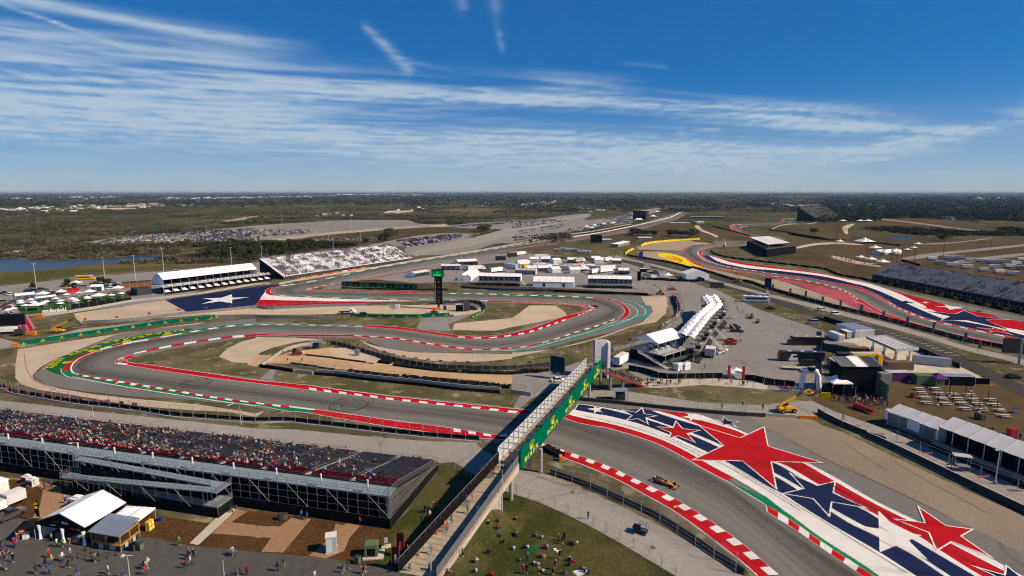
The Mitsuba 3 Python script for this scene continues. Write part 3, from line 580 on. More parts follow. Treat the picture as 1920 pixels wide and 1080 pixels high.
# the big right-hander: kerb along the stars and stripes
kerb(D("13.9,149.6 17.5,146.1 24,142.9 22.1,144.4 26.9,140.9 31.4,137 35.5,132.5 38.9,126.5 41.1,121.8 43.2,117.7 45.1,114.6"), D("15.6,152 19.3,149.2 24.5,146.4 22.5,147.6 27.5,144.3 32.2,140.3 36.4,135.9 40,130.5 42.3,125.9 44.4,121.3 47,116.5"), 'paint_red', None)
kerb(D("45,114.7 47,110.1 49.3,104.7 48.4,102.7 50.8,97.1 52.7,91.5 55.3,84.3 56.5,80.8"), D("50.8,107.8 51.6,104.1 52.6,100.8 54.3,94.4 57.1,87.3 58.5,82.7 59.2,80.5 60.2,77.6"), 'paint_green', None)
kerb(D("48.4,102.7 50.8,97.1 52.7,91.5 55.3,84.3 56.5,80.8"), D("49.4,104.9 51.8,99 53.6,93.1 56.3,86 57.9,81.8"), 'paint_red', RW, 1.0,2.3, True, 10)
# leg from the right-hand end to the left hairpin
kerb(D("-67,257 -54.3,253.4 -44.8,249.6 -35.3,244 -26.2,238.9 -17.7,236.2 -9.4,235.9 0,240 5.7,244 11.7,251.3 25.1,270.2 34.2,283.2 39.1,290.7 43,298.2 43,303.2 40.1,309.1 35.8,309.8 21.7,312.9 0,314.8"), D("-68,260.7 -55.3,258 -45.6,254.1 -35.9,248.3 -26.7,243 -17.9,239.8 -9.5,239.8 0,245.4 5.8,250.8 12.1,259.1 26,280.1 34.8,288.7 38.3,292.7 40.8,298.2 40.9,301.8 39,306.1 35.7,308.3 21.9,315.2 0,318"), 'paint_red', None)
kerb(D("-25.6,238.6 -17.6,235.9 -9.4,235.7 0,239.8 5.7,243.8 11.7,251.1 25.1,269.9"), D("-25.8,240.5 -17.8,237.7 -9.4,237.5 0,242.1 5.7,246.4 11.8,253.9 25.4,273.1"), 'paint_red', RW, 1.0,3.2, False, 11)
kerb(D("31,278.6 37.3,287.4 42.9,297.5 43,302.5 40.7,308.3"), D("31.4,281.7 36.9,289.7 40.7,297.5 40.8,301 39,306.1"), 'paint_red', RW, 0.8,2.2, False, 11)
kerb(D("-67,257 -79.4,258.3 -98.2,260.4 -116.5,260.7 -127.8,256.5 -136.5,248.1 -142.7,240.7"), D("-68,260.7 -80,260.4 -99.2,263.2 -117.7,263.4 -130.1,261.3 -139.7,250.8 -144.8,242.3"), 'paint_green', ('paint_white', None),0.45,3.6)
kerb(D("-142.7,240.7 -149,232.6 -152.8,228.4 -154.9,225.1 -157.6,217.6"), D("-144.8,242.3 -152,233.9 -155.2,230.5 -157.6,227.5 -159.7,220.3"), 'paint_green', ('paint_white','paint_red','paint_white'),0.6,4.5)
kerb(D("-109.3,244 -97.4,242.6 -80.2,242.1 -70,241.9"), D("-108.2,241.4 -96.4,240 -79.2,238.9 -69.4,239.8"), 'paint_red', None)
kerb(D("-70,241.9 -56.9,238.9 -48.1,236.6 -38.9,231.3 -27.4,224.9 -19.1,220.9 -11.3,218.9 0,221.5 0,220.7 9.2,225.5"), D("-69.4,239.6 -56.3,236.4 -47.5,233.5 -38.4,228 -27,221.9 -18.9,218.2 -11.2,217 0,218.9 0,218.9 8.9,223.5"), 'paint_red', RW, 0.5,3.4)
kerb(D("9.3,226.7 16.4,233.7 27.7,247.6 38.8,260.2 50.6,275.5"), D("9.2,224.7 16.1,230.1 27.1,242.3 37.9,253.9 51.1,273.1"), 'paint_green', RW, 0.4,3.6)
kerb(D("46.5,330.3 52.5,324.8 57,316 58.3,303.6 57.4,293.1 54.9,283.2 51,274.6"), D("46.4,332 54.4,327.3 59.3,316.8 60.4,301.8 59.5,289.7 56.6,280.1 53.1,273.7"), 'paint_red', None)
kerb(D("46.4,329 38.2,331.1 23.1,334.2 0,337.7 -25.3,342.7 -41.2,343.1"), D("46.1,332.4 38.8,335.9 23.5,339.5 0,343.1 -25.6,346.9 -41.7,347.3"), 'paint_green', ('paint_white', None),0.5,4.0)
kerb(D("-45.9,343.1 -81.7,347.3 -111.1,351.6 -119.6,353.1 -124.2,354.5"), D("-46.3,346.4 -82.6,351.1 -112,354.5 -120.6,356 -123.4,357"), 'paint_red', None)
kerb(D("-125.8,354.5 -127.5,357.5 -126.9,362.5 -125,366.7 -118.1,383"), D("-122.9,355.5 -124.7,358 -124.3,361 -122.9,365.6 -116.9,381.9"), 'paint_red', RW, 0.7,3.5)
# outside of the upper hairpin and the leg after it
kerb(D("-147.3,369.8 -149.5,360.5 -147.1,351.6 -142.1,343.1 -136.2,337.7"), D("-148.8,372.5 -152.6,364.1 -150,351.6 -143.2,339.9 -136.4,336.8"), 'paint_red', None)
kerb(D("-136.6,338.6 -125.9,336.8 -100.9,331.1 -77,326.9 -46.4,324 -13.3,320.8"), D("-135.7,335.9 -124.8,333.7 -100.1,328.2 -76.4,324 -46,321.2 -13.2,318"), 'paint_green', ('paint_white', None, 'paint_red', None),0.6,4.2)
kerb(D("-13.3,319.5 0,319.5 0,318.8 14.6,314.8 28.8,311 36.7,305 39.6,300"), D("-13.2,316.4 0,316 0,315.2 14.5,312.5 28.6,309.1 35.8,303.6 38.3,297.5"), 'paint_red', None)
kerb(D("-147.7,370.9 -135.5,387.6 -122.7,417.7 -107,460 -83,505 -48,566 0,648 51,752"), D("-149.4,375.2 -137.1,392.4 -124.3,423.2 -109,466 -84,510 -48,572 0,656 52,760"), 'paint_green', ('paint_white', None),0.6,9.0)
kerb(D("51,743 113,832 207,1017 307,1234 380,1402 512,1774"), D("52,758 116,851 212,1041 314,1263 392,1448 515,1797"), 'paint_white', None, edge_line=False)
painted('painted_line', line_poly(D("14,636 65,713 109,799 195,958 281,1129 344,1269 465,1585 520,1739"),3.4), 'paint_faded_red', 8)
painted('painted_line', line_poly(D("-39,532 -20,561"),1.6), 'paint_faded_red', 8)
painted('painted_line', line_poly(D("23,643 46,668 76,700"),1.6), 'paint_faded_red', 8)
# teal lines of the far right bend
for pts, w in ((D("54.6,323.6 61.2,314.8 64.5,306.1 64.9,295.4 62.8,284.8 57.1,273.1 49.7,267.3 35.2,251.8 22.3,238.4 10.1,226.5"),0.9),(D("52.9,327.3 64,322 68.9,310.2 69.3,294.8 66,281.7 60.2,269.6 64.1,281.7 48.6,261.3 28,239.6 10.4,222.3 0,216.4 0,215.5 -12.2,216.8"),1.3)):
 painted('painted_line', line_poly(pts, w), 'paint_teal', 8)
 painted('painted_line', LineString(smooth_line(pts)).parallel_offset(w*0.72, 'right').buffer(0.16), 'paint_white', 8)

# the flag on the run-off of the upper hairpin
painted('painted_blue_field', D("-194,322.6 -174.8,353.2 -156.7,375.6 -151.3,379.3 -149.1,370.9 -151.7,363.2 -150,351.6 -141.8,323.5 -136.4,305.4 -164.8,291.4"), 'paint_navy', 5)
painted('painted_white_stripe', D("-150,351.6 -147.2,345.3 -143.4,340.1 -138.5,337.1 -135.4,335.1 -124.5,332.9 -99.8,327.3 -76.2,323.2 -49.5,319.5 -75.2,318.8 -104.9,319.5 -141.9,324"), 'paint_white', 5)
painted('painted_red_stripe', D("-141.9,324 -104.9,319.5 -75.2,318.8 -49.4,319.1 -74.5,316 -102,310.6 -135.6,305"), 'paint_red', 5)

def star(tips):
 """A five-pointed star from its five tips in order: the inner corners lie where the chords cross."""
 p = [np.array(t) for t in tips]
 out = []
 for i in range(5):
  a, b, c, d = p[i], p[(i+2) % 5], p[(i+1) % 5], p[(i-1) % 5]
  r, s = b-a, d-c
  t = ((c-a)[0]*s[1]-(c-a)[1]*s[0])/(r[0]*s[1]-r[1]*s[0])
  out += [tuple(a), tuple(a+r*t)]
 return Polygon(out).buffer(0)

painted('painted_star', star(D("-165.5,341.6 -150.7,331.9 -151.9,312.9 -167.7,311.1 -175.9,328.2")), 'paint_white', 7)
# green apron of the left hairpin
painted('painted_apron', D("-160.8,194.5 -163.1,200.3 -165.8,211.5 -166,221.5 -162.6,232.6 -156,244 -148.2,250.3 -141.9,253.9 -138.9,248.8 -143.5,242.1 -149,232.6 -153.2,229 -158.1,218.4 -158.9,208.8 -156.2,198.7 -152.9,191.7 -147.8,186.3 -153.6,189.2"), 'paint_deep_green', 7)
painted('painted_kerb_patch', D("-157.9,218.2 -160.2,212 -158.5,203.6 -154.4,194.8 -152.7,191.7 -150.2,192.5 -152.6,196.3 -155.2,201.1 -157,207.6 -157.1,213.3 -156.7,216.6"), 'paint_red', 9)
painted('painted_kerb_patch', D("-152.7,191.7 -150.2,192.5 -146.8,189.1 -143.5,187 -141.1,183.8 -143.9,184.9 -147.7,186.2"), 'paint_green', 9)
painted('painted_line', line_poly(D("-152.5,228 -154.6,224.7 -157.6,217.6 -157.9,208.8 -155.8,202 -151.8,194.8 -146.9,189.2 -143.8,187.5"),0.5), 'paint_white', 10)
painted('painted_line', line_poly(D("-167.2,216.1 -159.9,203.6 -154.6,194 -151,189.5 -146.3,185.5 -142.1,183.4 -127.9,177.8 -106.3,169.7 -72.4,158.3")[2:],0.25), 'paint_white', 10)
painted('painted_line', line_poly(D("-80.6,158.5 -79.6,161.2"),0.5), 'paint_white', 8)
for q in ("",):
 for pts in (D("-125,177.8 -125.2,179.5"), D("-118.7,175.6 -119,177.8"), D("-112.2,173.1 -112,174.8")):
  painted('painted_mark', line_poly(pts, 0.7), 'paint_yellow', 12)
 painted('painted_mark', line_poly(D("31.1,104.3 32.3,105.5"),0.55), 'paint_orange', 12)
 painted('painted_mark', line_poly(D("-141.4,205 -141.5,207.4"),1.2), 'paint_orange', 12)

# stars and stripes on the outside of the big right-hander
b1 = D("14.5,151.7 17.3,150.7 22.5,147.6 27.5,144.3 32.2,140.3 36.4,135.9 40,130.5 42.3,125.9 44.4,121.3 47,116.5 50.8,107.8 51.6,104.1 52.6,100.8 54.3,94.4 57.1,87.3 58.5,82.7 60.2,77.6")
b2 = D("14.9,156.4 17.3,155.6 22.4,152.8 25.9,151.1 30.4,148 35.1,143.7 39.3,138.5 41.4,135.4 45.6,128.6 48.1,123.9 50.3,118.6 52.7,112.6 54.4,109.6 55.9,105 58.1,99 61.9,90.1 63.8,84.3 66.4,76.8")
b3 = D("15.3,160.9 19.7,159.7 24.8,157.2 30.8,152.8 36.1,148.3 40.9,143 44.6,138.4 49.1,131.2 56,117.1 58.2,110.9 60.5,103.1 62.2,98.1 66.6,90.4 68.2,84.3 70,77.6")
b3b = D("15.4,162.2 19.9,160.9 24,158.2 30.7,154.8 36.4,149.6 41.4,144 45.3,139.7 50.3,132.1 56.8,118.2 59.4,111.6 61.3,104.3 64.1,97.7 67.2,91.3 69.2,84.3 71.2,77.9")
b4 = D("22.9,160.5 26.1,158.2 32.8,157.4 38,155.4 40.5,152.4 43.2,149.4 46,146.5 48.7,143.6 52.1,136.5 58.2,123.8 59.2,122.1 62.7,112.8 64.1,108.8 67.1,103.5 68,100.4 70,93.8 73,84.3 75.2,77.9")
b4b = D("36.3,159.7 37.7,155.4 40.2,154.6 43.1,152.4 45.5,149.6 49.2,144.3 52.5,137.4 59.4,124 61.1,121.1 63.6,113.4 65.2,109.9 67.5,104.2 69.9,98.4 71.8,94.4 72.5,90.6 74.1,84.3 76.4,78.2")
b5 = D("41.3,155.6 47.8,152.8 49.9,148.3 54.7,143.6 58.2,138.7 63.8,125.7 65.1,123.1 67.6,114.8 70.5,105.8 73.4,99.3 76.1,91.7 78.8,85.1 80.9,79.9")
b6 = D("44.5,156.4 49,152.8 50.8,152.2 54.6,147.2 59.2,138.9 65.1,125.7 66.3,123.1 68.6,116.6 71.3,107 75,99 79.3,88.9 80.6,84.3 82.9,79.9")
zone = poly(D("12.8,145.1 15.3,151.7 18.9,160.3 23.5,158.7 30.9,155.6 36.4,156 38.1,155.6 40.2,154.8 47.9,153 50.9,152.4 54.6,147.4 59.3,139 57.3,130.6 65.1,125.7 66.3,123.1 68.6,116.6 71.3,107 75,99 79.3,88.9 80.6,84.3 84.2,77.1 53.8,72.3 45,114.6 41,121.7 35.5,132.4 26.9,140.7 19.5,145.8"))
for nm, m, a, b in (('painted_white_stripe','paint_white', b1, b2),('painted_blue_stripe','paint_navy', b2, b3),('painted_white_stripe','paint_white', b3, b3b),('painted_blue_stripe','paint_navy', b3b, b4),
     ('painted_white_stripe','paint_white', b4, b4b),('painted_red_stripe','paint_red', b4b, b5),('painted_white_stripe','paint_white', b5, b6)):
 painted(nm, strip(a, b), m, 7,0, zone)
painted('painted_white_stripe', poly(D("15.3,151.7 17.3,155.6 18.9,160.3 19.2,160.3 17.6,155.4 15.7,151.3")), 'paint_white', 8)

def outlined_star(tips, m, width=0.3, k=12):
 g = star(tips)
 painted('painted_star', g, m, k)
 painted('painted_star_outline', g.buffer(width, join_style='mitre', mitre_limit=12).difference(g), 'paint_white', k)

painted('painted_star', star(D("23.3,158.2 25.7,157.2 25.2,153.1 22.4,152.8 21,156.2")), 'paint_white', 11)
outlined_star(D("36.3,156.4 38.8,150.9 35.4,145.8 30.6,148.1 30.9,155"), 'paint_navy')
outlined_star(D("43.2,146.7 47.4,141.2 44.1,134.3 38.9,136.7 37.5,143.4"), 'paint_red')
painted('painted_star', star(D("48,153.1 50.9,152.1 49.9,147.5 47.1,147.1 45.6,150.2")), 'paint_white', 13)
outlined_star(D("56.9,149.9 59.5,146.9 57.7,143.4 54.7,144.5 54.5,147.8"), 'paint_navy', 0.25,13)
outlined_star(D("64.7,143 69,123.3 54,112 41.2,124.6 48.7,144"), 'paint_red', 0.3,14)
outlined_star(D("67.3,114.3 67.6,104.4 59.4,101.7 54.8,109.6 60,117.7"), 'paint_navy', 0.28,13)
painted('painted_star', star(D("69.7,103.3 72.4,95.1 68.5,88 61.8,90.1 61.9,98.4")), 'paint_white', 13)
outlined_star(D("78.1,104.1 82.4,96.9 79.4,89.2 72,90.9 71.1,100.1"), 'paint_red', 0.28,14)
outlined_star(D("80,86.2 81.1,81.8 79.7,78.5 73.5,79.2 75.3,85.8"), 'paint_navy', 0.28,14)

for x, y in D("159.2,260.4 160.1,256.5 160.4,251.2 161.2,247.5 162.8,244.6 162.9,240.9 163,237.1 163.5,233.9 163.9,230.5 164.8,227.7 164.2,224.1 164.2,220.8 163.5,217.3 164.5,214.2 164.7,210.9 159.1,265.8 158.5,270.6 161,315.5 161.2,309.1 162,304.2 151,275.5"):
 sheet('parking_line', sbox(x-1.6, y-.14, x+1.6, y+.14), SH(6), 'paint_white','perimeter_road')
for a, b, t, f0, f1 in ((b1, b2,.3,.05,.55),(b1, b2,.62,.3,.8),(b2, b3,.4,.1,.5),(b2, b3,.8,.35,.9),(b3b, b4,.5,.4,.85),(b4b, b5,.5,.45,.8),(b1, b2,.85,.5,.95),(b5, b6,-1.4,.5,.95),(b5, b6,-2.6,.3,.8)):
 q = resample(a, 60)*(1-t)+resample(b, 60)*t
 painted('tyre_mark', LineString(smooth_line(q[int(60*f0):int(60*f1):6])).buffer(.07), 'rubber_mark', 15)
for q in (D("67.7,135.9 71.1,125.7 77.2,112.3 81.2,102.7"), D("81.1,135.9 80.6,130.6 81.6,119.3"), D("73.5,124.1 74.9,119.6 76,114.8"), D("87,127.8 86.2,121.8 88.5,109.1 90.2,101.3"), D("-182.4,212.4 -167.7,195.5 -153.3,181.1 -139.5,172.1"), D("62.7,275.5 53.1,253.4 32.6,232.2")):
 painted('wheel_rut', line_poly(q, .22), 'mat_mulch_path', 9)

# bands and stars along the far esses
k1 = D("181,555 174,518 173,491 175,473 180,456 188,443 195.4,428.8 207.3,412.8 214,390 220.9,374.9 220.3,362.2 215.3,342.2 210.7,324.8 204.4,306.6 200.9,291.4 199.2,279.2 199.2,271.2 201.3,262.7 204,253 206.1,245.9 211,235.1 215.8,225.2")
k2 = D("186,551 180,517 179,494 183,473 188,459 203,446 215.4,429.3 223.9,408.5 225.6,383 226.6,372 223.7,351.6 218.8,331.3 214.2,312.9 211.5,301.8 208.1,287 205.8,274.5 207.7,270.2 211.9,265.8 215.5,255.1 216.2,241.2 220.9,230.8")
k3 = D("187,553 188,520 188,498 195,477 204,463 217,447 227.5,427.4 231.4,405.1 235.1,384.2 233.3,362.5 230.4,345.3 225.1,326.2 221.1,311.6 216.2,297.7 213.8,288.1 213.7,280.6 215.5,270.6 218.3,258.6 223.1,249.2 226.2,236.6")
k4 = D("191,529 192,518 196,498 204,481 217,461 227,440 233.1,413.7 235.4,385.7 233.7,364.9 233.9,354.8 232.7,340.7 233.1,326.2 232.7,310.3 232.2,295.9 236.2,282.7 233.8,275.5 236.5,270.6 238.2,266.8 245.6,257.7")
painted('painted_blue_stripe', strip(k1, k2), 'paint_navy', 7)
painted('painted_white_stripe', strip(k2, k3), 'paint_white', 7)
painted('painted_red_stripe', strip(k3, k4), 'paint_red', 7)
for tips, m in ((D("219.1,321.3 220.3,314.7 217.2,311.6 210.4,312.9 213.4,321.3"), 'paint_navy'),(D("217.6,301.8 220.3,297.7 215.9,295.4 213.3,298.2 213.6,301"), 'paint_red'),(D("229.9,329.6 231.3,325.7 227.9,322.9 224.7,324.8 225.3,327.6"), 'paint_red')):
 painted('painted_star', star(tips), m, 10)
painted('painted_star', star(D("228.6,318.6 229.2,314.9 225,312.4 223.6,313.9 224.1,316.8")), 'paint_white', 10)
painted('painted_star', star(D("232.7,310.3 237.8,303 232.1,296.4 224.3,294.8 224.1,305.4")), 'paint_white', 10)
outlined_star(D("230.4,293.2 235.2,271.6 217.9,250.8 202.2,270.2 210.6,291.8"), 'paint_navy', 0.4,11)
painted('painted_star', poly(D("223.6,270.2 234.3,271 236.6,264.9 237.6,257.7 225.2,251.7 222.6,255.1 219,259.5")), 'paint_red', 11)
outlined_star(D("215.3,255.6 217.9,250 211.9,241.9 207.2,247.5 207.5,255.1"), 'paint_red', 0.3,12)
painted('painted_star', star(D("239.6,293.6 240,292.5 234.8,288.7 234.7,290.3 236.4,293.6")), 'paint_navy', 11)
kerb(D("183,578 192,602 206,628 222,648"), D("187,578 194,597 205,621 220,641"), 'paint_red', RW, 0.4,4)
kerb(D("183,578 175,546 170,511 171,485 175,463 187,440 194.4,426.5"), D("186,575 180,553 174,518 173,490 175,472 188,443 195.4,428.8"), 'paint_red', RW[::-1],0.55,4.5)
kerb(D("194.2,426 205.6,409.4 212.3,386.9 215.2,364.9 214.6,352.6 210.7,334.8 205.9,317.3 204.6,312.9"), D("195.4,428.8 207.3,412.8 214,390 220.2,373.8 219.9,361.5 215.1,341.9 210.3,324.3 207.2,315.5"), 'paint_red', None)
kerb(D("204.6,312.9 200.7,299.4 197.6,286.5 196.3,274.9 196.4,267.3 198.9,259.5 201.6,250 204.2,243.5 208.2,231.9 212.1,221.2"), D("207.2,315.5 203.4,303.7 200.9,291.4 199.1,279 199,271 201.3,262.7 203.8,252.8 206,245.7 210.7,234.8 215.5,224.9"), 'paint_red', RW[::-1],0.5,3.6)
kerb(D("157,522 156,502 156,480 160,459 173,438 185.9,421.8"), D("155,517 153,495 153,474 158,454 171,434 184.3,418.2"), 'paint_red', None)
kerb(D("184.7,419.1 192.7,408.5 199.4,396.8 203.8,381.9 204.9,362.5 200.7,340.7 194.4,323.5"), D("182.6,417.3 191.1,405.1 197.8,393.6 201.3,378.2 201.4,358.1 196.3,334.8 188.7,315.5"), 'paint_red', RW, 0.55,4)
kerb(D("195.2,324.8 195.5,322.1 190.4,305.4 186.7,289.6 185.6,272.9 186.4,255.9 189.4,241.5 196.4,225.6 201.2,214.8"), D("188.7,315.5 190.9,316.8 186.6,300.6 183.3,284.8 182.4,268.7 183.3,252.2 186.8,238.6 193.4,222.8 198.5,212.1"), 'paint_red', None)
painted('painted_red_runoff', D("182.3,406.4 188.9,408.5 191.4,392.8 198.7,372 198.2,348.4 193.6,322.1 190.9,316.8 183.3,289.2 183.9,277.5 183.2,257.7 181.6,257.7 179.9,272.5 178.6,285.9 181,300.6 178.7,298.2 181.9,320.8 183.7,351.6 185.9,381.1"), 'paint_faded_red', 7)
painted('painted_yellow_apron', D("141,567 146,576 153,577 158,564 158,545 155,516 154,492 155,475 157,466 149,466 143,477 140,502 138,530 138,551"), 'paint_yellow', 7)
painted('painted_line', line_poly(D("131,609 152,606 174,593"),2.2), 'paint_faded_red', 7)
painted('painted_line', line_poly(D("167,573 160,522 156,479 156,466"),1.6), 'paint_red', 8)
kerb(D("173,589 182,613 194,636"), D("173,595 181,618 195,640"), 'paint_red', None)
kerb(D("367,987 382,1033 407,1083 427,1097"), D("358,958 377,1013 400,1057 420,1074"), 'paint_red', RW, 0.5,9)
kerb(D("365,979 337,873 326,807 322,739"), D("358,965 327,853 317,787 312,719"), 'paint_red', None)
kerb(D("374,965 393,1009 416,1033"), D("380,972 391,998 410,1013"), 'paint_red', RW, 0.5,9)
kerb(D("629,1359 556,1211 516,1129"), D("626,1359 553,1211 508,1120"), 'paint_red', None)
kerb(D("643,1346 558,1169"), D("647,1346 556,1159"), 'paint_green', None)

# tyre rings left by spinning cars: thin rubber on the asphalt
for cx, cy, R in [(x, y, r) for (x, y), r in zip(D("-46.4,159.6 -45.8,159.1 -45.9,160.7 -46.4,158.5 -44.9,159.1 -45.8,159.6 -100.1,178.4 -101.5,180.4 -100.3,176.5 -102.5,183.8 -99.7,179.7"),(5.2,4.4,5.8,5.0,3.4,2.4,4.2,3.4,4.5,3.6,4.0))]:
 a = np.linspace(rnd.uniform(0,3), rnd.uniform(6.5,8.2),50)
 ring = np.stack([cx+R*(1+0.08*np.sin(2*a))*np.cos(a), cy+R*np.sin(a)*1.05],1)
 painted('tyre_mark', LineString(ring).buffer(0.1), 'rubber_mark', 8)
for pts in (D("21.4,140 21.9,139.5 22.7,140.2"), D("-59.6,161.7 -57.9,163.4 -55.2,162.3")):
 painted('tyre_mark', line_poly(pts, 0.18), 'rubber_mark', 8)

# ------------------------------------------------------------------ people
import manifold3d as m3

def ball(p, r, seg):
 return m3.Manifold.sphere(r, seg).translate([float(x) for x in p])

def body(j, seg=6):
 """One continuous figure from its joints: every bone is the hull of the spheres at its ends. Returns vertices, faces and, per vertex, what is worn there
 (0 skin, 1 hair or cap, 2 shirt, 3 sleeve, 4 trousers, 5 shoes)."""
 bones = [('hip','chest', .145,.165,2),('chest','neck', .15,.07,2),('neck','head', .055,.06,0),('head','crown', .095,.1,1),('head','chin', .085,.06,0)]
 for s in 'lr':
  bones += [('sh' + s, 'el' + s, .062,.05,3),('el' + s, 'wr' + s, .047,.034,3),('wr' + s, 'fi' + s, .04,.022,0),('hp' + s, 'kn' + s, .098,.068,4),('kn' + s, 'an' + s, .066,.045,4),('an' + s, 'to' + s, .048,.038,5)]
 whole = m3.Manifold()
 for a, b, ra, rb, w in bones:
  whole += m3.Manifold.hull(ball(j[a], ra, seg)+ball(j[b], rb, seg))
 whole += m3.Manifold.hull(ball(j['shl'],.07, seg)+ball(j['shr'],.07, seg)+ball(j['chest'],.15, seg))
 whole += m3.Manifold.hull(ball(j['hpl'],.1, seg)+ball(j['hpr'],.1, seg)+ball(j['hip'],.14, seg))
 me = whole.to_mesh()
 v, f = np.array(me.vert_properties[:, :3], float), np.array(me.tri_verts, int)
 best, what = np.full(len(v),9e9), np.zeros(len(v), int)
 for a, b, ra, rb, w in bones:
  A, B = np.array(j[a], float), np.array(j[b], float)
  t = np.clip(((v-A) @ (B-A))/((B-A) @ (B-A)),0,1)
  d = np.linalg.norm(v-A-t[:, None]*(B-A), axis=1)-(ra+(rb-ra)*t)
  hit = d < best
  best[hit], what[hit] = d[hit], w
 return v, f, what

def joints(pose):
 """Joints of a figure 1.72 m tall that faces +x."""
 j = dict(hip=(0,0,.93), chest=(0,0,1.27), neck=(0,0,1.47), head=(.02,0,1.6), crown=(0,0,1.63), chin=(.045,0,1.55))
 for s, y in (('l', 1),('r', -1)):
  j.update({'sh' + s: (0,.19*y, 1.4), 'el' + s: (-.02,.25*y, 1.12), 'wr' + s: (.08,.26*y, .87), 'fi' + s: (.1,.25*y, .76), 'hp' + s: (0,.09*y, .9), 'kn' + s: (.03,.1*y, .5), 'an' + s: (0,.1*y, .09), 'to' + s: (.16,.12*y, .05)})
 if pose in ('walk','stride'):
  k = 1 if pose == 'walk' else -1
  for s, g in (('l', k),('r', -k)):
   y = .19 if s == 'l' else -.19
   j.update({'kn' + s: (.06+.18*g, y*.5,.5), 'an' + s: (.3*g-(.08 if g < 0 else 0), y*.5,.09 if g > 0 else .16), 'to' + s: (.3*g+.14, y*.6,.06 if g > 0 else .06),
     'el' + s: (-.16*g, y*1.3,1.14), 'wr' + s: (.0-.12*g+.1, y*1.35,.93), 'fi' + s: (.1-.12*g+.06, y*1.3,.84)})
 if pose == 'photo':
  for s, y in (('l', 1),('r', -1)):
   j.update({'el' + s: (.16,.24*y, 1.2), 'wr' + s: (.3,.1*y, 1.45), 'fi' + s: (.33,.04*y, 1.55)})
 if pose in ('sit','seat'):
  dz = -.78 if pose == 'sit' else -.44
  for a in list(j):
   j[a] = (j[a][0]-(.1 if pose == 'sit' else .02)*(1 if j[a][2] > 1 else 0), j[a][1], j[a][2]+dz)
  for s, y in (('l', 1),('r', -1)):
   if pose == 'sit':
    j.update({'hp' + s: (0,.1*y, .12), 'kn' + s: (.42,.17*y, .42), 'an' + s: (.62,.14*y, .08), 'to' + s: (.77,.17*y, .06), 'el' + s: (.1,.27*y, .42), 'wr' + s: (.34,.2*y, .46), 'fi' + s: (.43,.17*y, .46)})
   else:
    j.update({'hp' + s: (0,.1*y, .46), 'kn' + s: (.42,.14*y, .48), 'an' + s: (.44,.13*y, .09), 'to' + s: (.6,.15*y, .05), 'el' + s: (.06,.26*y, .72), 'wr' + s: (.32,.16*y, .6), 'fi' + s: (.4,.14*y, .58)})
 return j

POSES = {p: body(joints(p),8) for p in ('stand','walk','stride','photo','sit','seat')}
SMALL = {p: body(joints(p),4) for p in ('stand','walk','stride','seat')}
SKIN = [(.5,.3,.21),(.42,.24,.16),(.2,.11,.07),(.55,.35,.26)]
HAIR = [(.03,.02,.015),(.09,.05,.03),(.2,.13,.07),(.02,.02,.02),(.5,.5,.5),(.35,.02,.03),(.05,.06,.12)]
CLOTH = dict(black=(.014,.014,.016), grey=(.2,.2,.21), white=(.72,.72,.72), red=(.5,.02,.03), navy=(.02,.035,.11), blue=(.03,.1,.4), dark=(.045,.04,.04), green=(.03,.2,.06), yellow=(.75,.5,.02), orange=(.75,.22,.02), pink=(.6,.2,.3), beige=(.42,.33,.22), purple=(.15,.05,.22), maroon=(.17,.02,.035))
CROWD = ['black']*10+['dark']*7+['grey']*5+['white']*4+['red']*4+['navy']*5+['blue']*2+['orange','maroon','beige','green','yellow','pink']
TROUSERS = [(.03,.045,.09),(.02,.02,.022),(.05,.07,.13),(.12,.1,.08),(.3,.26,.2),(.018,.018,.02)]

def figure(pose, shirt, r, small=False, cap=None, trousers=None):
 v, f, w = (SMALL if small and pose in SMALL else POSES)[pose]
 skin = SKIN[r.randrange(4)]
 pal = np.array([skin, CLOTH[cap] if cap else HAIR[r.randrange(7)], CLOTH[shirt], CLOTH[shirt] if r.random() < .8 else skin, trousers or TROUSERS[r.randrange(6)],(.03,.03,.03) if r.random() < .6 else (.5,.5,.5)])
 return v*(1,1,1)*r.uniform(.94,1.06), f, pal[w]

def turn(v, x, y, z, a):
 c, s = math.cos(a), math.sin(a)
 return np.column_stack([v[:, 0]*c-v[:, 1]*s+x, v[:, 0]*s+v[:, 1]*c+y, v[:, 2]+z])

POSE_TEXT = dict(stand='standing', walk='walking', stride='walking', photo='taking a photo', sit='sitting', seat='sitting')
n_people = 0

def person(x, y, z, a, pose, shirt, where, group, r, small=False, cap=None, label=None):
 global n_people
 n_people += 1
 v, f, c = figure(pose, shirt, r, small, cap)
 k = put('person', (turn(v, x, y, z, a), f), 'vertex_cloth', color=c, smooth=False)
 return lab(k, label or 'person in %s top %s %s' % (shirt, POSE_TEXT[pose], where), 'person', group and '%s, %s, %s' % (group, shirt, POSE_TEXT[pose]))

# ------------------------------------------------------------------ vehicles
CARCOL = [(.75,.76,.77)]*6+[(.02,.02,.024)]*5+[(.3,.31,.32)]*4+[(.12,.125,.135)]*3+[(.35,.02,.025)]*2+[(.03,.07,.2)]*2+[(.25,.21,.15)]
CARNAME = {(.75,.76,.77): 'white', (.02,.02,.024): 'black', (.3,.31,.32): 'silver', (.12,.125,.135): 'dark grey', (.35,.02,.025): 'red', (.03,.07,.2): 'blue', (.25,.21,.15): 'tan', (.8,.55,.02): 'yellow'}

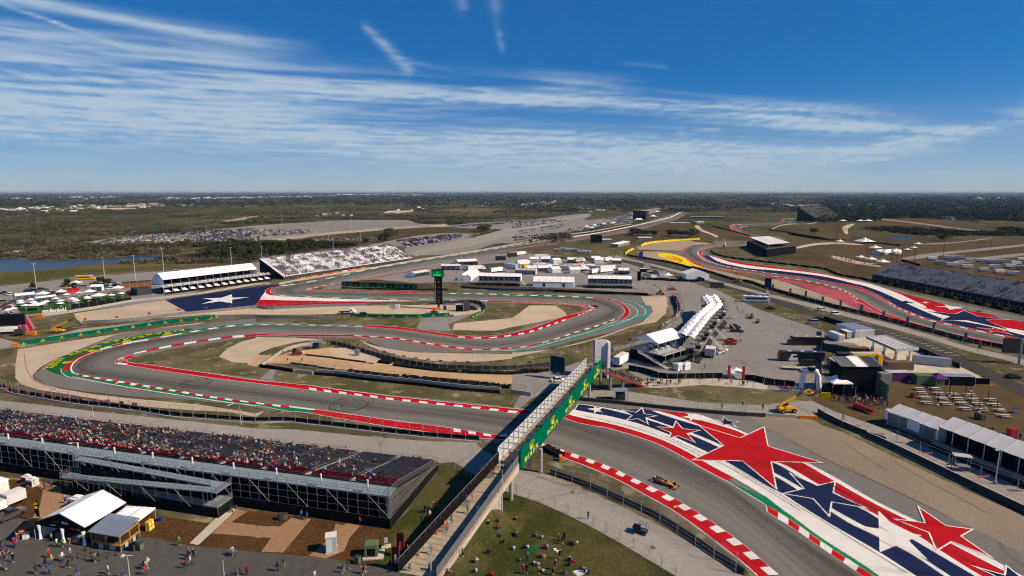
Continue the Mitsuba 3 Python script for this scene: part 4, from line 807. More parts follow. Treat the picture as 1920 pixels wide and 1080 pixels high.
def loft(sections):
 """A closed skin over sections (x, half width, bottom, top)."""
 v, f = [], []
 for x, w, z0, z1 in sections:
  v += [(x, -w, z0),(x, w, z0),(x, w, z1),(x, -w, z1)]
 for i in range(len(sections)-1):
  for k in range(4):
   f.append([4*i+k, 4*i+(k+1) % 4,4*i+4+(k+1) % 4,4*i+4+k])
 n = 4*len(sections)-4
 return np.array(v, float), np.array(f+[[3,2,1,0], [n, n+1, n+2, n+3]])

def car_parts(kind, col):
 """(name, mesh builder, colour) of a road vehicle that faces +x, standing on its wheels."""
 L, W_, H = dict(sedan=(4.7,1.82,1.45), suv=(4.8,1.95,1.8), pickup=(5.7,2.0,1.85), minivan=(5.3,2.0,2.1))[kind]
 h, w = L/2, W_/2
 belt = H*.6
 b = MB()
 b.add(*loft([(-h, w*.86,.42, belt*.86),(-h+.12, w*.97,.3, belt),(-h*.3, w, .26, belt),(h*.45, w, .26, belt*.97),(h-.25, w*.95,.3, belt*.8),(h, w*.82,.42, belt*.62)]), col)
 g = MB()
 if kind == 'sedan':
  g.add(*loft([(-h*.78, w*.84, belt-.05, belt),(-h*.42, w*.76, belt-.05, H-.06),(h*.02, w*.76, belt-.05, H-.05),(h*.42, w*.84, belt-.05, belt)]),(.012,.014,.018))
  rf = loft([(-h*.44, w*.72, H-.06, H-.02),(-h*.3, w*.75, H-.05, H),(-h*.05, w*.75, H-.05, H),(h*.05, w*.7, H-.06, H-.03)])
 elif kind == 'pickup':
  g.add(*loft([(-h*.08, w*.86, belt-.05, H-.1),(-h*.02, w*.8, belt-.05, H-.05),(h*.26, w*.8, belt-.05, H-.05),(h*.52, w*.88, belt-.05, belt)]),(.012,.014,.018))
  rf = loft([(-h*.08, w*.78, H-.07, H-.02),(h*.27, w*.78, H-.07, H)])
  b.add(*loft([(-h+.15, w*.82, belt-.02, belt+.01),(-h*.14, w*.82, belt-.02, belt+.01)]),(.02,.02,.02))
 else:
  g.add(*loft([(-h*.97, w*.88, belt-.05, H-.25),(-h*.86, w*.82, belt-.05, H-.06),(h*.2, w*.82, belt-.05, H-.05),(h*(.72 if kind == 'minivan' else .48), w*.88, belt-.05, belt)]),(.012,.014,.018))
  rf = loft([(-h*.9, w*.76, H-.08, H-.03),(-h*.8, w*.8, H-.06, H),(h*.12, w*.8, H-.06, H),(h*.22, w*.76, H-.08, H-.03)])
 r_ = MB().add(*rf, col)
 wheels = []
 for sx in (-.6,.62):
  for sy in (-1,1):
   q = MB()
   q.tube((h*sx, sy*(w-.24),.34),(h*sx, sy*(w-.01),.34),.34, n=9, col=(.015,.015,.016))
   wheels.append(q)
 return [('body', b),('windows', g),('roof', r_)]+[('wheel', q) for q in wheels]

def whole_car(kind, col):
 m = MB()
 for nm, q in car_parts(kind, col):
  v, f = q.mesh()
  m.add(v, f, np.vstack(q.c))
 v, f = m.mesh()
 return v, f, np.vstack(m.c)

CAR_CACHE = {}

def simple_car(x, y, a, r, z=0.03):
 kind, col = r.choice(['sedan','sedan','suv','suv','pickup','minivan']), r.choice(CARCOL)
 if (kind, col) not in CAR_CACHE:
  CAR_CACHE[kind, col] = whole_car(kind, col)
 v, f, c = CAR_CACHE[kind, col]
 return (turn(v, x, y, z, a), f, c, kind, col)

def vehicle(kind, x, y, a, col, label, cat, group=None, z=0.05):
 k = thing(cat.replace(' ', '_'), label, cat, group)
 for nm, q in car_parts(kind, col):
  v, f = q.mesh()
  put(nm, (turn(v, x, y, z, a), f), 'vertex_gloss', k, color=np.vstack(q.c))
 return k

class Place:
 """Puts parts of a thing, built round the origin facing +x, at a place."""
 def __init__(self, key, x, y, a, z=0.04):
  self.key, self.x, self.y, self.a, self.z = key, x, y, a, z

 def __call__(self, name, mb, bsdf, parent=None, smooth=False, kind=None):
  v, f = mb.mesh()
  k = put(name, (turn(v, self.x, self.y, self.z, self.a), f), bsdf, parent or self.key, smooth=smooth, color=np.vstack(mb.c) if mb.c else None)
  if kind:
   lab(k, kind=kind)
  return k

def wheels(P_, spots, r=.48, w=.3):
 for x, y in spots:
  q = MB()
  q.tube((x, y-w/2, r),(x, y+w/2, r), r, n=12)
  k = P_('wheel', q, 'tyre_black')
  P_('rim', MB().tube((x, y-w/2-.012, r),(x, y+w/2+.012, r), r*.5, n=8), 'dull_steel', k)

def trailer(x, y, a, L, label, col='white_sheet', cat='trailer', w=2.5, h=2.75, group=None, cab=None):
 """A box trailer, with a lorry cab in front if CAB gives its colour."""
 k = thing(cat.replace(' ', '_'), label, cat, group)
 p = Place(k, x, y, a)
 p('box', MB().box(0,0,.95, L, w, h), col)
 p('roof', MB().box(0,0,.95+h, L-.1, w-.1,.05), 'dull_white' if col == 'white_sheet' else col)
 p('door', MB().box(-L/2-.02,0,1.0,.05, w*.92, h*.93), 'pale_grey')
 p('chassis', MB().box(0,0,.55, L*.95,1.0,.4), 'dark_grey')
 for sx in (-.36,-.24):
  for sy in (-.95,.95):
   p('wheel', MB().tube((L*sx, sy-.2,.5),(L*sx, sy+.2,.5),.5, n=10), 'tyre_black')
 if cab:
  c = MB()
  c.add(*loft([(L/2+.5,1.15,.6,3.1),(L/2+1.9,1.2,.6,3.2),(L/2+2.6,1.2,.6,2.3),(L/2+3.6,1.05,.6,1.7)]))
  p('cab', c, cab)
  p('windscreen', MB().add(*loft([(L/2+1.97,1.08,2.2,3.05),(L/2+2.66,1.08,2.2,2.35)])), 'glass_dark')
  for sy in (-1,1):
   p('wheel', MB().tube((L/2+2.4, sy*.95-.18,.5),(L/2+2.4, sy*.95+.18,.5),.5, n=10), 'tyre_black')
 return k

def coach(x, y, a, L, label, col, roof, cat='bus', w=2.55, h=3.3, hood=False, group=None, vents=True):
 k = thing(cat.replace(' ', '_'), label, cat, group)
 p = Place(k, x, y, a)
 s = [(-L/2, w*.46,.5, h*.9),(-L/2+.25, w/2,.4, h),(L/2-.5, w/2,.4, h),(L/2, w*.46,.5, h*.72)]
 if hood:
  s = [(-L/2, w*.46,.5, h*.92),(-L/2+.2, w/2,.4, h),(L/2-1.5, w/2,.4, h*.98),(L/2-1.1, w/2,.4, h*.55),(L/2, w*.4,.45, h*.45)]
 p('body', MB().add(*loft(s)), col)
 p('roof', MB().add(*loft([(-L/2+.2, w*.47, h, h+.07),(L/2-(1.6 if hood else .6), w*.47, h-(.03 if hood else 0), h+.07)])), roof)
 for sy in (-1,1):
  p('window_band', MB().box(-.2-(.5 if hood else 0), sy*(w/2+.005), h*.52, L*.8-(1.2 if hood else 0),.03, h*.27), 'glass_dark')
 p('windscreen', MB().box(L/2-(1.28 if hood else .2),0, h*.55,.22, w*.86, h*.3), 'glass_dark')
 if vents:
  for i in range(3):
   p('roof_vent', MB().box(-L*.3+i*L*.28,0, h+.05,1.1,.9,.16), 'dull_white' if roof != 'white_sheet' else 'pale_grey')
 wheels(p, [(L*sx, sy*(w/2-.17)) for sx in (-.28,.3) for sy in (-1,1)])
 return k

def telehandler(x, y, a, label, boom=9.0, lift=.5, col='machine_yellow', cat='telehandler', basket=True):
 k = thing('telehandler', label, cat)
 p = Place(k, x, y, a)
 p('chassis', MB().add(*loft([(-2.6,.95,.7,1.5),(-1.2,1.0,.6,1.45),(1.4,.95,.6,1.25),(2.5,.75,.7,1.1)])), col)
 p('engine_cover', MB().box(.2,-.75,1.2,2.4,.8,.75, taper=(.9,.8)), col)
 c = p('cab', MB().box(-.1,.75,1.2,1.5,.8,1.5, taper=(.8,.85)), 'glass_dark')
 p('cab_roof', MB().box(-.1,.75,2.68,1.3,.76,.08), col, c)
 b0 = np.array([-2.3,0,2.1])
 d = np.array([math.cos(lift),0, math.sin(lift)])
 p('boom', MB().bar(b0, b0+d*boom*.55,.42,.5), col)
 p('boom_extension', MB().bar(b0+d*boom*.5, b0+d*boom*.8,.32,.38), 'dark_grey')
 p('boom_head', MB().bar(b0+d*boom*.78, b0+d*boom, .3,.34), col)
 t = b0+d*boom
 if basket:
  q = MB().box(t[0]+.5,0, t[2]-1.0,1.2,1.3,.12)
  q.box(t[0]+.3,0, t[2]-1.0,.25,1.2,.9)
  p('fork_carriage', q, col)
 wheels(p, [(sx, sy*1.0) for sx in (-1.75,1.6) for sy in (-1,1)],.62,.45)
 return k

# ------------------------------------------------------------------ tents, stands, fences, masts
def gable_tent(p0, p1, depth, eave, rise, bays, label, cat='tent', roof='white_sheet', front=None, back='white_sheet', ends='white_sheet', z=0.0, posts=True, group=None, name=None, gable_end=True):
 """A frame tent. p0 to p1 is the foot of its front eave; DEPTH goes to the left of that direction. Each roof bay is a panel of its own."""
 k = thing(name or cat.replace(' ', '_'), label, cat, group)
 p0, p1 = np.array(p0, float), np.array(p1, float)
 u = (p1-p0)/np.linalg.norm(p1-p0)
 n = np.array([-u[1], u[0]])
 L = np.linalg.norm(p1-p0)
 P3 = lambda s, d, h: (p0[0]+u[0]*s+n[0]*d, p0[1]+u[1]*s+n[1]*d, z+h)
 th = .05
 for i in range(bays):
  a, b = L*i/bays+.04, L*(i+1)/bays-.04
  for d0, d1 in ((-.15, depth/2),(depth+.15, depth/2)):
   m = MB()
   sag = .06
   mid = (a+b)/2
   e = eave-.15*2*rise/depth
   lo, hi = [P3(a, d0, e), P3(mid, d0, e-sag), P3(b, d0, e)], [P3(a, d1, eave+rise), P3(mid, d1, eave+rise-sag), P3(b, d1, eave+rise)]
   for s in (0,1):
    m.quad(lo[s], lo[s+1], hi[s+1], hi[s])
    m.quad(*[(x, y, zz-th) for x, y, zz in (hi[s], hi[s+1], lo[s+1], lo[s])])
   m.put('roof_panel', roof, k)
 for i in range(bays+1):
  s = min(max(L*i/bays, .06), L-.06)
  fr = MB()
  fr.bar(P3(s, -.15, eave-.02), P3(s, depth/2, eave+rise+.04),.1)
  fr.bar(P3(s, depth+.15, eave-.02), P3(s, depth/2, eave+rise+.04),.1)
  fr.put('roof_beam','pale_grey', k)
 if posts:
  for i in range(bays+1):
   s = min(max(L*i/bays, .1), L-.1)
   for d in (.08, depth-.08):
    MB().bar(P3(s, d, 0), P3(s, d, eave),.16).put('post','pole_grey', k)
 if front:
  for i in range(bays):
   MB().quad(P3(L*i/bays+.1,.03,.05), P3(L*(i+1)/bays-.1,.03,.05), P3(L*(i+1)/bays-.1,.03, eave-.1), P3(L*i/bays+.1,.03, eave-.1)).put('wall_panel', front, k)
 if back:
  MB().quad(P3(.1, depth-.03,.05), P3(L-.1, depth-.03,.05), P3(L-.1, depth-.03, eave-.1), P3(.1, depth-.03, eave-.1)).put('back_wall', back, k)
 if ends:
  for s in (.02, L-.02):
   MB().quad(P3(s, .05,.05), P3(s, depth-.05,.05), P3(s, depth-.05, eave), P3(s, .05, eave)).put('end_wall', ends, k)
 if gable_end:
  for s in (.01, L-.01):
   MB().add([P3(s, 0, eave-.02), P3(s, depth, eave-.02), P3(s, depth/2, eave+rise-.04)], [[0,1,2]]).put('gable','white_sheet', k)
 return k, P3, L

def canopy(x, y, a, s, h, label, col='white_sheet', cat='canopy tent', peak=1.1, group=None, w=None, legs=True):
 """A pop-up tent with a peaked roof on four legs."""
 k = thing('canopy_tent', label, cat, group)
 p = Place(k, x, y, a)
 w = w or s
 m = MB()
 c = [(-s/2,-w/2),(s/2,-w/2),(s/2, w/2),(-s/2, w/2)]
 top = (0,0, h+peak)
 for i in range(4):
  a0, a1 = c[i], c[(i+1) % 4]
  mid = ((a0[0]+a1[0])/4,(a0[1]+a1[1])/4)
  q0, q1 = (a0[0]*.45, a0[1]*.45, h+peak*.42),(a1[0]*.45, a1[1]*.45, h+peak*.42)
  m.quad((*a0, h),(*a1, h), q1, q0)
  m.add([q0, q1, top], [[0,1,2]])
  m.quad((*a0, h-.3),(*a1, h-.3),(*a1, h),(*a0, h))
 p('roof', m, col)
 if legs:
  for q in c:
   p('leg', MB().bar((q[0]*.96, q[1]*.96,0),(q[0]*.96, q[1]*.96, h),.07), 'pale_grey')
 return k

def wall_line(name, pts, h, t, label, cat, bsdf='mat_concrete', block=4.0, top=None, limit=300, group=None, foot=0.0):
 """A barrier along a line, in blocks with open joints; each block is a piece."""
 k = thing(name, label, cat, group)
 q, d = along(smooth_line(pts, 4), block)
 rest = None
 for i in range(len(q)-1):
  a, b = q[i], q[i+1]
  e = b-a
  L = np.linalg.norm(e)
  m = MB()
  m.box(*(a+b)/2, foot, L-.05, t, h, math.atan2(e[1], e[0]), taper=(1,.72))
  if i < limit:
   m.put('block', bsdf, k)
   if top:
    MB().box(*(a+b)/2, foot+h, L-.05, t*.74,.06, math.atan2(e[1], e[0])).put('cap', top, k)
  else:
   rest = rest or MB()
   rest.add(*m.mesh())
 if rest:
  lab(rest.put('block_row', bsdf, k), kind='stuff')
 return k

def catch_fence(pts, h, label, step=4.0, cat='fence', mesh=None, lean=0.0, cables=4, group=None, bsdf='dull_steel', w=.1, limit=300, foot=0.0):
 """Posts, each a piece, with cables between them and, where MESH names a cloth, panels of it."""
 k = thing(cat.replace(' ', '_') if cat != 'fence' else 'fence', label, cat, group)
 q, d = along(smooth_line(pts, 4), step)
 for i, (x, y) in enumerate(q[:limit]):
  nx, ny = -d[i][1], d[i][0]
  m = MB().bar((x, y, foot),(x, y, foot+h*.8), w)
  m.bar((x, y, foot+h*.8),(x+nx*lean, y+ny*lean, foot+h), w*.9)
  m.put('post', bsdf, k)
 if cables:
  m = MB()
  for i in range(len(q)-1):
   for j in range(cables):
    z = foot+h*(.96-.8*j/max(cables-1,1))
    m.bar((*q[i], z),(*q[i+1], z),.035)
  lab(m.put('cables', bsdf, k), kind='stuff')
 if mesh:
  for i in range(min(len(q)-1, limit)):
   a, b = q[i], q[i+1]
   MB().bar((*a, foot+h*.42),(*b, foot+h*.42),.03, h*.8).put('screen_panel', mesh, k)
 return k

def tyre_rows(pts, label, rows=1, tiers=3, cat='tyre barrier', group=None, limit=0, both='tyre_black'):
 """Stacks of tyres along a line."""
 k = thing('tyre_barrier', label, cat, group)
 m, r = MB(), random.Random(len(pts))
 for row in range(rows):
  q, d = along(pts, .72)
  for i, (x, y) in enumerate(q):
   n = tiers if r.random() < .8 else tiers-1
   ox, oy = -d[i][1]*.7*row, d[i][0]*.7*row
   for t in range(n):
    m.tube((x+ox+r.uniform(-.04,.04), y+oy+r.uniform(-.04,.04), t*.3),(x+ox, y+oy, t*.3+.26),.34,.34,7)
 lab(m.put('tyres', both, k), kind='stuff')
 return k

def mast(x, y, h, label, cat='light mast', arm=True, group=None, r=.16, z=0, heads=2):
 k = thing('light_mast', label, cat, group)
 MB().tube((x, y, z),(x, y, z+h), r, r*.55,8).put('pole','pole_grey', k)
 MB().tube((x, y, z),(x, y, z+.6), r*2.2, n=8).put('base','mat_concrete', k)
 if arm:
  m = MB().box(x, y, z+h, 1.8,.12,.1)
  m.put('arm','pole_grey', k)
  for i in range(heads):
   MB().box(x-.7+1.4*i, y, z+h-.12,.55,.4,.3, taper=(.7,.7)).put('lamp','dull_white', k)
 return k

def bleacher(corner, u, n, L, rows, pitch, z0, rise, label, seat='white_sheet', skirt='black_cloth', cat='grandstand', bench=True, aisle=12.0, tread='pale_grey'):
 """A stepped stand: rows go from CORNER along N, each RISE higher. Returns the key and a function from (along, row) to a seat."""
 k = thing('grandstand', label, cat)
 u, n = np.array(u, float), np.array(n, float)
 P3 = lambda s, d, z: (corner[0]+u[0]*s+n[0]*d, corner[1]+u[1]*s+n[1]*d, z)
 for i in range(rows):
  z = z0+rise*i
  d = pitch*i
  m = MB()
  m.quad(P3(0, d, z), P3(L, d, z), P3(L, d+pitch, z), P3(0, d+pitch, z))
  m.quad(P3(0, d, z-rise), P3(L, d, z-rise), P3(L, d, z), P3(0, d, z))
  m.put('step', tread, k)
  if bench:
   b, s = MB(),0.6
   while s < L-.6:
    e = min(s+aisle-1.3, L-.6)
    b.bar(P3((s+e)/2, d+pitch*.55, z+.42), P3(e, d+pitch*.55, z+.42),.45,.06)
    b.bar(P3(s, d+pitch*.55, z+.42), P3((s+e)/2, d+pitch*.55, z+.42),.45,.06)
    s += aisle
   b.put('bench_row', seat, k)
 return k, P3

# ------------------------------------------------------------------ the near grandstand
GU, GN, GC = np.array((0.9704,-0.2417)), np.array((0.2417,0.9704)), np.array((-21.9,97.25))

def gp(s, d, z):
 """A point of the near grandstand: s metres left of its right end, d metres in from its rear edge, z up."""
 q = GC-GU*s+GN*d
 return (q[0], q[1], z)

GL, DECK, GD = 150.0,6.3,24.0
stand = thing('grandstand','large near scaffold grandstand with a blue deck, grey and red seats and black skirt','grandstand')
ROWS, PITCH = 24,0.86
row_z = lambda i: DECK+0.15-(DECK-1.45)*i/(ROWS-1)
row_d = lambda i: 3.3+PITCH*i
for i in range(int(GL/6)):
 MB().quad(gp(6*i+.03,0, DECK), gp(6*i+.03,3.2, DECK), gp(6*i+5.97,3.2, DECK), gp(6*i+5.97,0, DECK)).put('deck_panel','deck_blue', stand)
MB().bar(gp(0,0, DECK-.12), gp(GL, 0, DECK-.12),.1,.2).put('deck_edge','dull_steel', stand)
for i in range(ROWS):
 d, z = row_d(i), row_z(i)
 m = MB().quad(gp(0, d, z), gp(0, d+PITCH, z), gp(GL, d+PITCH, z), gp(GL, d, z))
 m.quad(gp(0, d+PITCH, z-.22), gp(GL, d+PITCH, z-.22), gp(GL, d+PITCH, z), gp(0, d+PITCH, z))
 m.put('step','dark_grey', stand)
AISLE = 9.6

def seat_at(s, i):
 """Whether a seat stands there: aisles run down the stand, and a landing lies half way down beside each."""
 t = (s+1.2+0.0*i) % AISLE
 return not (t < 1.3 or (13 <= i <= 15 and t < 4.2) or s < .8)

seats = {'seat_grey': MB(), 'seat_red': MB()}
free = []
for i in range(ROWS):
 s = .9
 while s < GL-.3:
  if seat_at(s, i):
   m = seats['seat_red' if i < 3 else 'seat_grey']
   x, y, z = gp(s, row_d(i)+.38, row_z(i))
   a = math.atan2(GN[1], GN[0])
   m.box(x, y, z+.4,.4,.42,.05, a)
   bx, by, bz = gp(s, row_d(i)+.16, row_z(i))
   m.box(bx, by, z+.42,.05,.42,.4, a)
   free.append((s, i))
  s += .52
for m_, q in seats.items():
 lab(q.put('seats', m_, stand), 'red seats of the top rows' if m_ == 'seat_red' else 'grey seats', kind='stuff')
for a in range(int(GL/AISLE)+1):
 s = AISLE*a-1.2+AISLE
 if s > GL:
  break
 m = MB()
 for i in range(ROWS):
  m.box(*gp(s+.6, row_d(i)+.43, row_z(i)+.01)[:2], row_z(i)+.012,.84,1.1,.05, math.atan2(GN[1], GN[0]))
 m.put('aisle','pale_grey', stand)
 r_ = MB()
 for i in (2,8,18,22):
  x, y, z = gp(s+.6, row_d(i), row_z(i))
  r_.bar((x, y, z),(x, y, z+1.0),.06)
 for (i0, i1) in ((2,8),(18,22)):
  r_.bar(gp(s+.6, row_d(i0), row_z(i0)+1), gp(s+.6, row_d(i1), row_z(i1)+1),.06)
 r_.put('handrail','steel', stand)
# scaffold at the rear: standards, ledgers and braces
for j in range(4):
 z = (DECK-.2)-1.35*j
 if z > 1.9:
  MB().bar(gp(0,-.02, z), gp(GL, -.02, z),.07).put('scaffold_ledger','steel', stand)
nb = int(GL/2.07)
for i in range(nb+1):
 s = 2.07*i
 MB().bar(gp(s, -.06,.05), gp(s, -.06, DECK+1.15),.075).put('scaffold_post','steel', stand)
 if i % 4 == 0 and i < nb-2:
  MB().bar(gp(s+4.14,-.12, DECK-.2), gp(s, -.12,2.1),.075).put('scaffold_brace','steel', stand)
 for d in (3,8,14,20):
  if i % 2 == 0:
   MB().bar(gp(s, d, .05), gp(s, d, DECK-(d-3)*.21-.15),.07).put('inner_post','dull_steel', stand)
for z in (.55,1.1):
 MB().bar(gp(0,-.06, DECK+z), gp(GL, -.06, DECK+z),.05).put('deck_rail','steel', stand)
MB().quad(gp(0,-.14,0), gp(0,-.14,2.0), gp(GL, -.14,2.0), gp(GL, -.14,0)).put('skirt','black_cloth', stand)
MB().quad(gp(1.5,2.6,0), gp(1.5,2.6, DECK-.3), gp(GL, 2.6, DECK-.3), gp(GL, 2.6,0)).put('inner_screen','black_cloth', stand)
MB().add([gp(-.05,-.14,0), gp(-.05, GD, 0), gp(-.05, GD, 1.1), gp(-.05,-.14,2.0)], [[0,1,2,3]]).put('end_skirt','black_cloth', stand)
m = MB()
rg = random.Random(5)
for i in range(26):                                     # the open end: raking tubes under the rows
 d = .6+i*.9
 h = DECK-max(0, d-3.2)*.235
 m.bar(gp(.05, d, 1.2), gp(.05, d, max(h-.1,1.3)),.06)
 m.bar(gp(.1, d, max(h-.25,1.3)), gp(.1, max(.3, d-3.2),1.6),.06)
 m.bar(gp(1.1, d, max(h-.25,1.3)), gp(.4, max(.3, d-2.2),1.4),.06)
 m.bar(gp(.3, d, 1.9), gp(2.4, d, 1.9),.05)
lab(m.put('raking_tubes','steel', stand), kind='stuff')
er = MB()
for i in range(40):
 d = GD*i/39
 h = DECK+.05-max(0, d-3.2)*.235
 er.bar(gp(.25, d, h), gp(.25, d, h+1.15),.05)
for z in (.15,1.12):
 er.bar(gp(.25,0, DECK+z), gp(.25,3.2, DECK+z),.07)
 er.bar(gp(.25,3.2, DECK+z), gp(.25, GD, 1.4+z),.07)
er.put('end_rail','steel', stand)
for i in range(int(GL/2.4)):
 s = 2.4*i
 MB().bar(gp(s, GD+.1,.1), gp(s, GD+.1,2.5),.06).put('front_post','dull_steel', stand)
MB().bar(gp(0, GD+.1,2.45), gp(GL, GD+.1,2.45),.06).put('front_rail','dull_steel', stand)
MB().bar(gp(0, GD+.1,1.9), gp(GL, GD+.1,1.9),.05).put('front_rail','dull_steel', stand)
for i in range(16):
 s = 4.3+9.4*i
 k = thing('column_speaker','white column loudspeaker on the rear rail of the near grandstand','loudspeaker','column loudspeakers on the near grandstand')
 MB().bar(gp(s, .3, DECK), gp(s, .3, DECK+1.5),.06).put('post','steel', k)
 MB().tube(gp(s, .3, DECK+1.2), gp(s, .3, DECK+2.5),.17, n=8).put('case','dull_white', k)

# the ramp that zigzags up to the deck
ramp = thing('access_ramp','switchback scaffold ramp with blue decks and mesh railings in front of the near grandstand','ramp')
s_right, s_left = 32.6,66.5

def ramp_run(s0, z0, s1, z1, d0, d1, name='deck'):
 n = 12
 for i in range(n):
  a, b = i/n, (i+1)/n
  sa, sb, za, zb = s0+(s1-s0)*a, s0+(s1-s0)*b, z0+(z1-z0)*a, z0+(z1-z0)*b
  MB().prism([gp(sa, d0, za), gp(sb, d0, zb), gp(sb, d1, zb), gp(sa, d1, za)], [gp(sa, d0, za-.1), gp(sb, d0, zb-.1), gp(sb, d1, zb-.1), gp(sa, d1, za-.1)]).put(name, 'deck_blue', ramp)
 for d in (d0,):
  for i in range(n+1):
   s, z = s0+(s1-s0)*i/n, z0+(z1-z0)*i/n
   MB().bar(gp(s, d, max(z-2.2,.2)), gp(s, d, z+1.12),.07).put('ramp_post','steel', ramp)
  for h in (.12,.6,1.1):
   MB().bar(gp(s0, d, z0+h), gp(s1, d, z1+h),.06).put('ramp_rail','steel', ramp)
  for i in range(n):
   a, b = i/n, (i+1)/n
   sa, sb, za, zb = s0+(s1-s0)*a, s0+(s1-s0)*b, z0+(z1-z0)*a, z0+(z1-z0)*b
   m = MB()
   for t in range(1,7):
    m.bar(gp(sa+(sb-sa)*t/7, d, za+(zb-za)*t/7+.14), gp(sa+(sb-sa)*t/7, d, za+(zb-za)*t/7+1.08),.022)
   m.put('railing_panel','steel', ramp)

ramp_run(s_left, 6.25, s_right+3,4.95,-2.3,-.45)
ramp_run(s_right+3,4.95, s_left+1.5,3.5,-4.5,-2.6)
ramp_run(s_left, 3.4, s_right+3,2.1,-4.4,-2.7)
for s0, s1, z, d0 in ((s_right, s_right+3,4.95,-4.5),(s_left, s_left+2,6.25,-2.3),(s_left, s_left+3,3.5,-4.5),(s_right, s_right+3,2.1,-4.5)):
 MB().prism([gp(s0, d0, z), gp(s1, d0, z), gp(s1,-.45, z), gp(s0,-.45, z)], [gp(s0, d0, z-.12), gp(s1, d0, z-.12), gp(s1,-.45, z-.12), gp(s0,-.45, z-.12)]).put('landing','deck_blue', ramp)
 r_ = MB()
 e = s0 if s0 < 40 else s1
 for t in np.linspace(0,1,9):
  r_.bar(gp(e, d0*(1-t)-.45*t, z), gp(e, d0*(1-t)-.45*t, z+1.1),.04)
 for t in (0,.34,.67,1):
  r_.bar(gp(s0+(s1-s0)*t, d0, z-1.5), gp(s0+(s1-s0)*t, d0, z+1.1),.06)
 for h in (.1,.6,1.1):
  r_.bar(gp(e, d0, z+h), gp(e, -.45, z+h),.06)
  r_.bar(gp(s0, d0, z+h), gp(s1, d0, z+h),.06)
 r_.put('landing_rail','steel', ramp)
for i in range(4):
 s = s_right+6+i*8
 MB().bar(gp(s+3.2,-4.6,4.6-i*.4), gp(s, -4.6,1.6),.08).put('ramp_brace','steel', ramp)
MB().quad(gp(s_right, -4.55,0), gp(s_left+3,-4.55,0), gp(s_left+3,-4.55,1.75), gp(s_right, -4.55,1.75)).put('ramp_skirt','black_cloth', ramp)
MB().quad(gp(s_right, -4.55,0), gp(s_right, -.5,0), gp(s_right, -.5,1.9), gp(s_right, -4.55,1.9)).put('ramp_skirt','black_cloth', ramp)
MB().quad(gp(s_right+2,-2.5,0), gp(s_left, -2.5,0), gp(s_left, -2.5,5.6), gp(s_right+3,-2.5,4.4)).put('ramp_backing','black_cloth', ramp)
MB().quad(gp(s_right+2,-4.42,0), gp(s_left, -4.42,0), gp(s_left, -4.42,3.1), gp(s_right+3,-4.42,1.9)).put('ramp_backing','black_cloth', ramp)

# the crowd in the stand: thick towards the far end, thin near the right
rc = random.Random(11)
rc.shuffle(free)
picked = []
for s, i in free:
 x, y, z = gp(s, row_d(i), row_z(i))
 cl = meshkit.noise(np.array([s*.14, i*.3,2.0]))
 want = (.15+.23*min(1, max(0, s-6)/60))*(.2+1.9*float(cl) ** 1.7)*(1.25 if i < 9 else .7)
 if rc.random() < want:
  picked.append((s, i))
seen_ = [q for q in picked if q[0] < 118]
seen_.sort(key=lambda q: q[1]*.86+q[0]*.12)
IND = 115
rest, bench_a = MB(), math.atan2(GN[1], GN[0])
for n_, (s, i) in enumerate(seen_+[q for q in picked if q[0] >= 118]):
 x, y, z = gp(s, row_d(i)+.3, row_z(i))
 shirt = rc.choice(CROWD)
 up = rc.random() < .05
 if n_ < IND:
  cap = rc.choice(['red','black','white','navy', None, None])
  person(x, y, z, bench_a+rc.uniform(-.3,.3), 'stand' if up else 'seat', shirt, '', None, rc, True, cap, 'spectator in %s top%s, %s row below the deck' % (shirt, ' and %s cap' % cap if cap else '','first second third fourth fifth sixth seventh eighth ninth tenth'.split()[min(i, 9)]))
 else:
  v, f, c = figure('stand' if up else 'seat', shirt, rc, True, rc.choice(['red','black','white','navy', None, None]))
  rest.add(turn(v, x, y, z, bench_a+rc.uniform(-.3,.3)), f, c)
lab(rest.put('seated_crowd','vertex_cloth'), 'crowd seated across the lower rows of the near grandstand','crowd', kind='stuff')

# ------------------------------------------------------------------ the footbridge
BR = thing('footbridge','long covered footbridge over the track with a green banner along its near side','footbridge')
R0, R1 = np.array((1.65,108.8)), np.array((27.63,173.7))
bu = (R1-R0)/np.linalg.norm(R1-R0)
bn = np.array([-bu[1], bu[0]])
BL, BW = float(np.linalg.norm(R1-R0)),4.9
bp = lambda s, d, z: (R0[0]+bu[0]*s+bn[0]*d, R0[1]+bu[1]*s+bn[1]*d, z)
FLOOR, BTOP = 6.4,9.7
for i in range(24):
 a, b = BL*i/24+.02, BL*(i+1)/24-.02
 MB().prism([bp(a, .5, FLOOR), bp(b, .5, FLOOR), bp(b, BW-.1, FLOOR), bp(a, BW-.1, FLOOR)], [bp(a, .5, FLOOR-.3), bp(b, .5, FLOOR-.3), bp(b, BW-.1, FLOOR-.3), bp(a, BW-.1, FLOOR-.3)]).put('floor_slab','mat_deck_plank', BR)
for d in (.9, BW-.5):
 MB().bar(bp(0, d, FLOOR-.75), bp(BL, d, FLOOR-.75),.5,.9).put('girder','mat_concrete', BR)
m = MB()
m.bar(bp(0,0,(5.6+BTOP)/2), bp(BL, 0,(5.6+BTOP)/2),.12, BTOP-5.6)
banner = m.put('banner','banner_green', BR)
scene['clear_panel'] = {'type': 'twosided','bsdf': {'type': 'diffuse','reflectance': {'type': 'rgb','value': [.5,.55,.62]}}}
nbay = 24
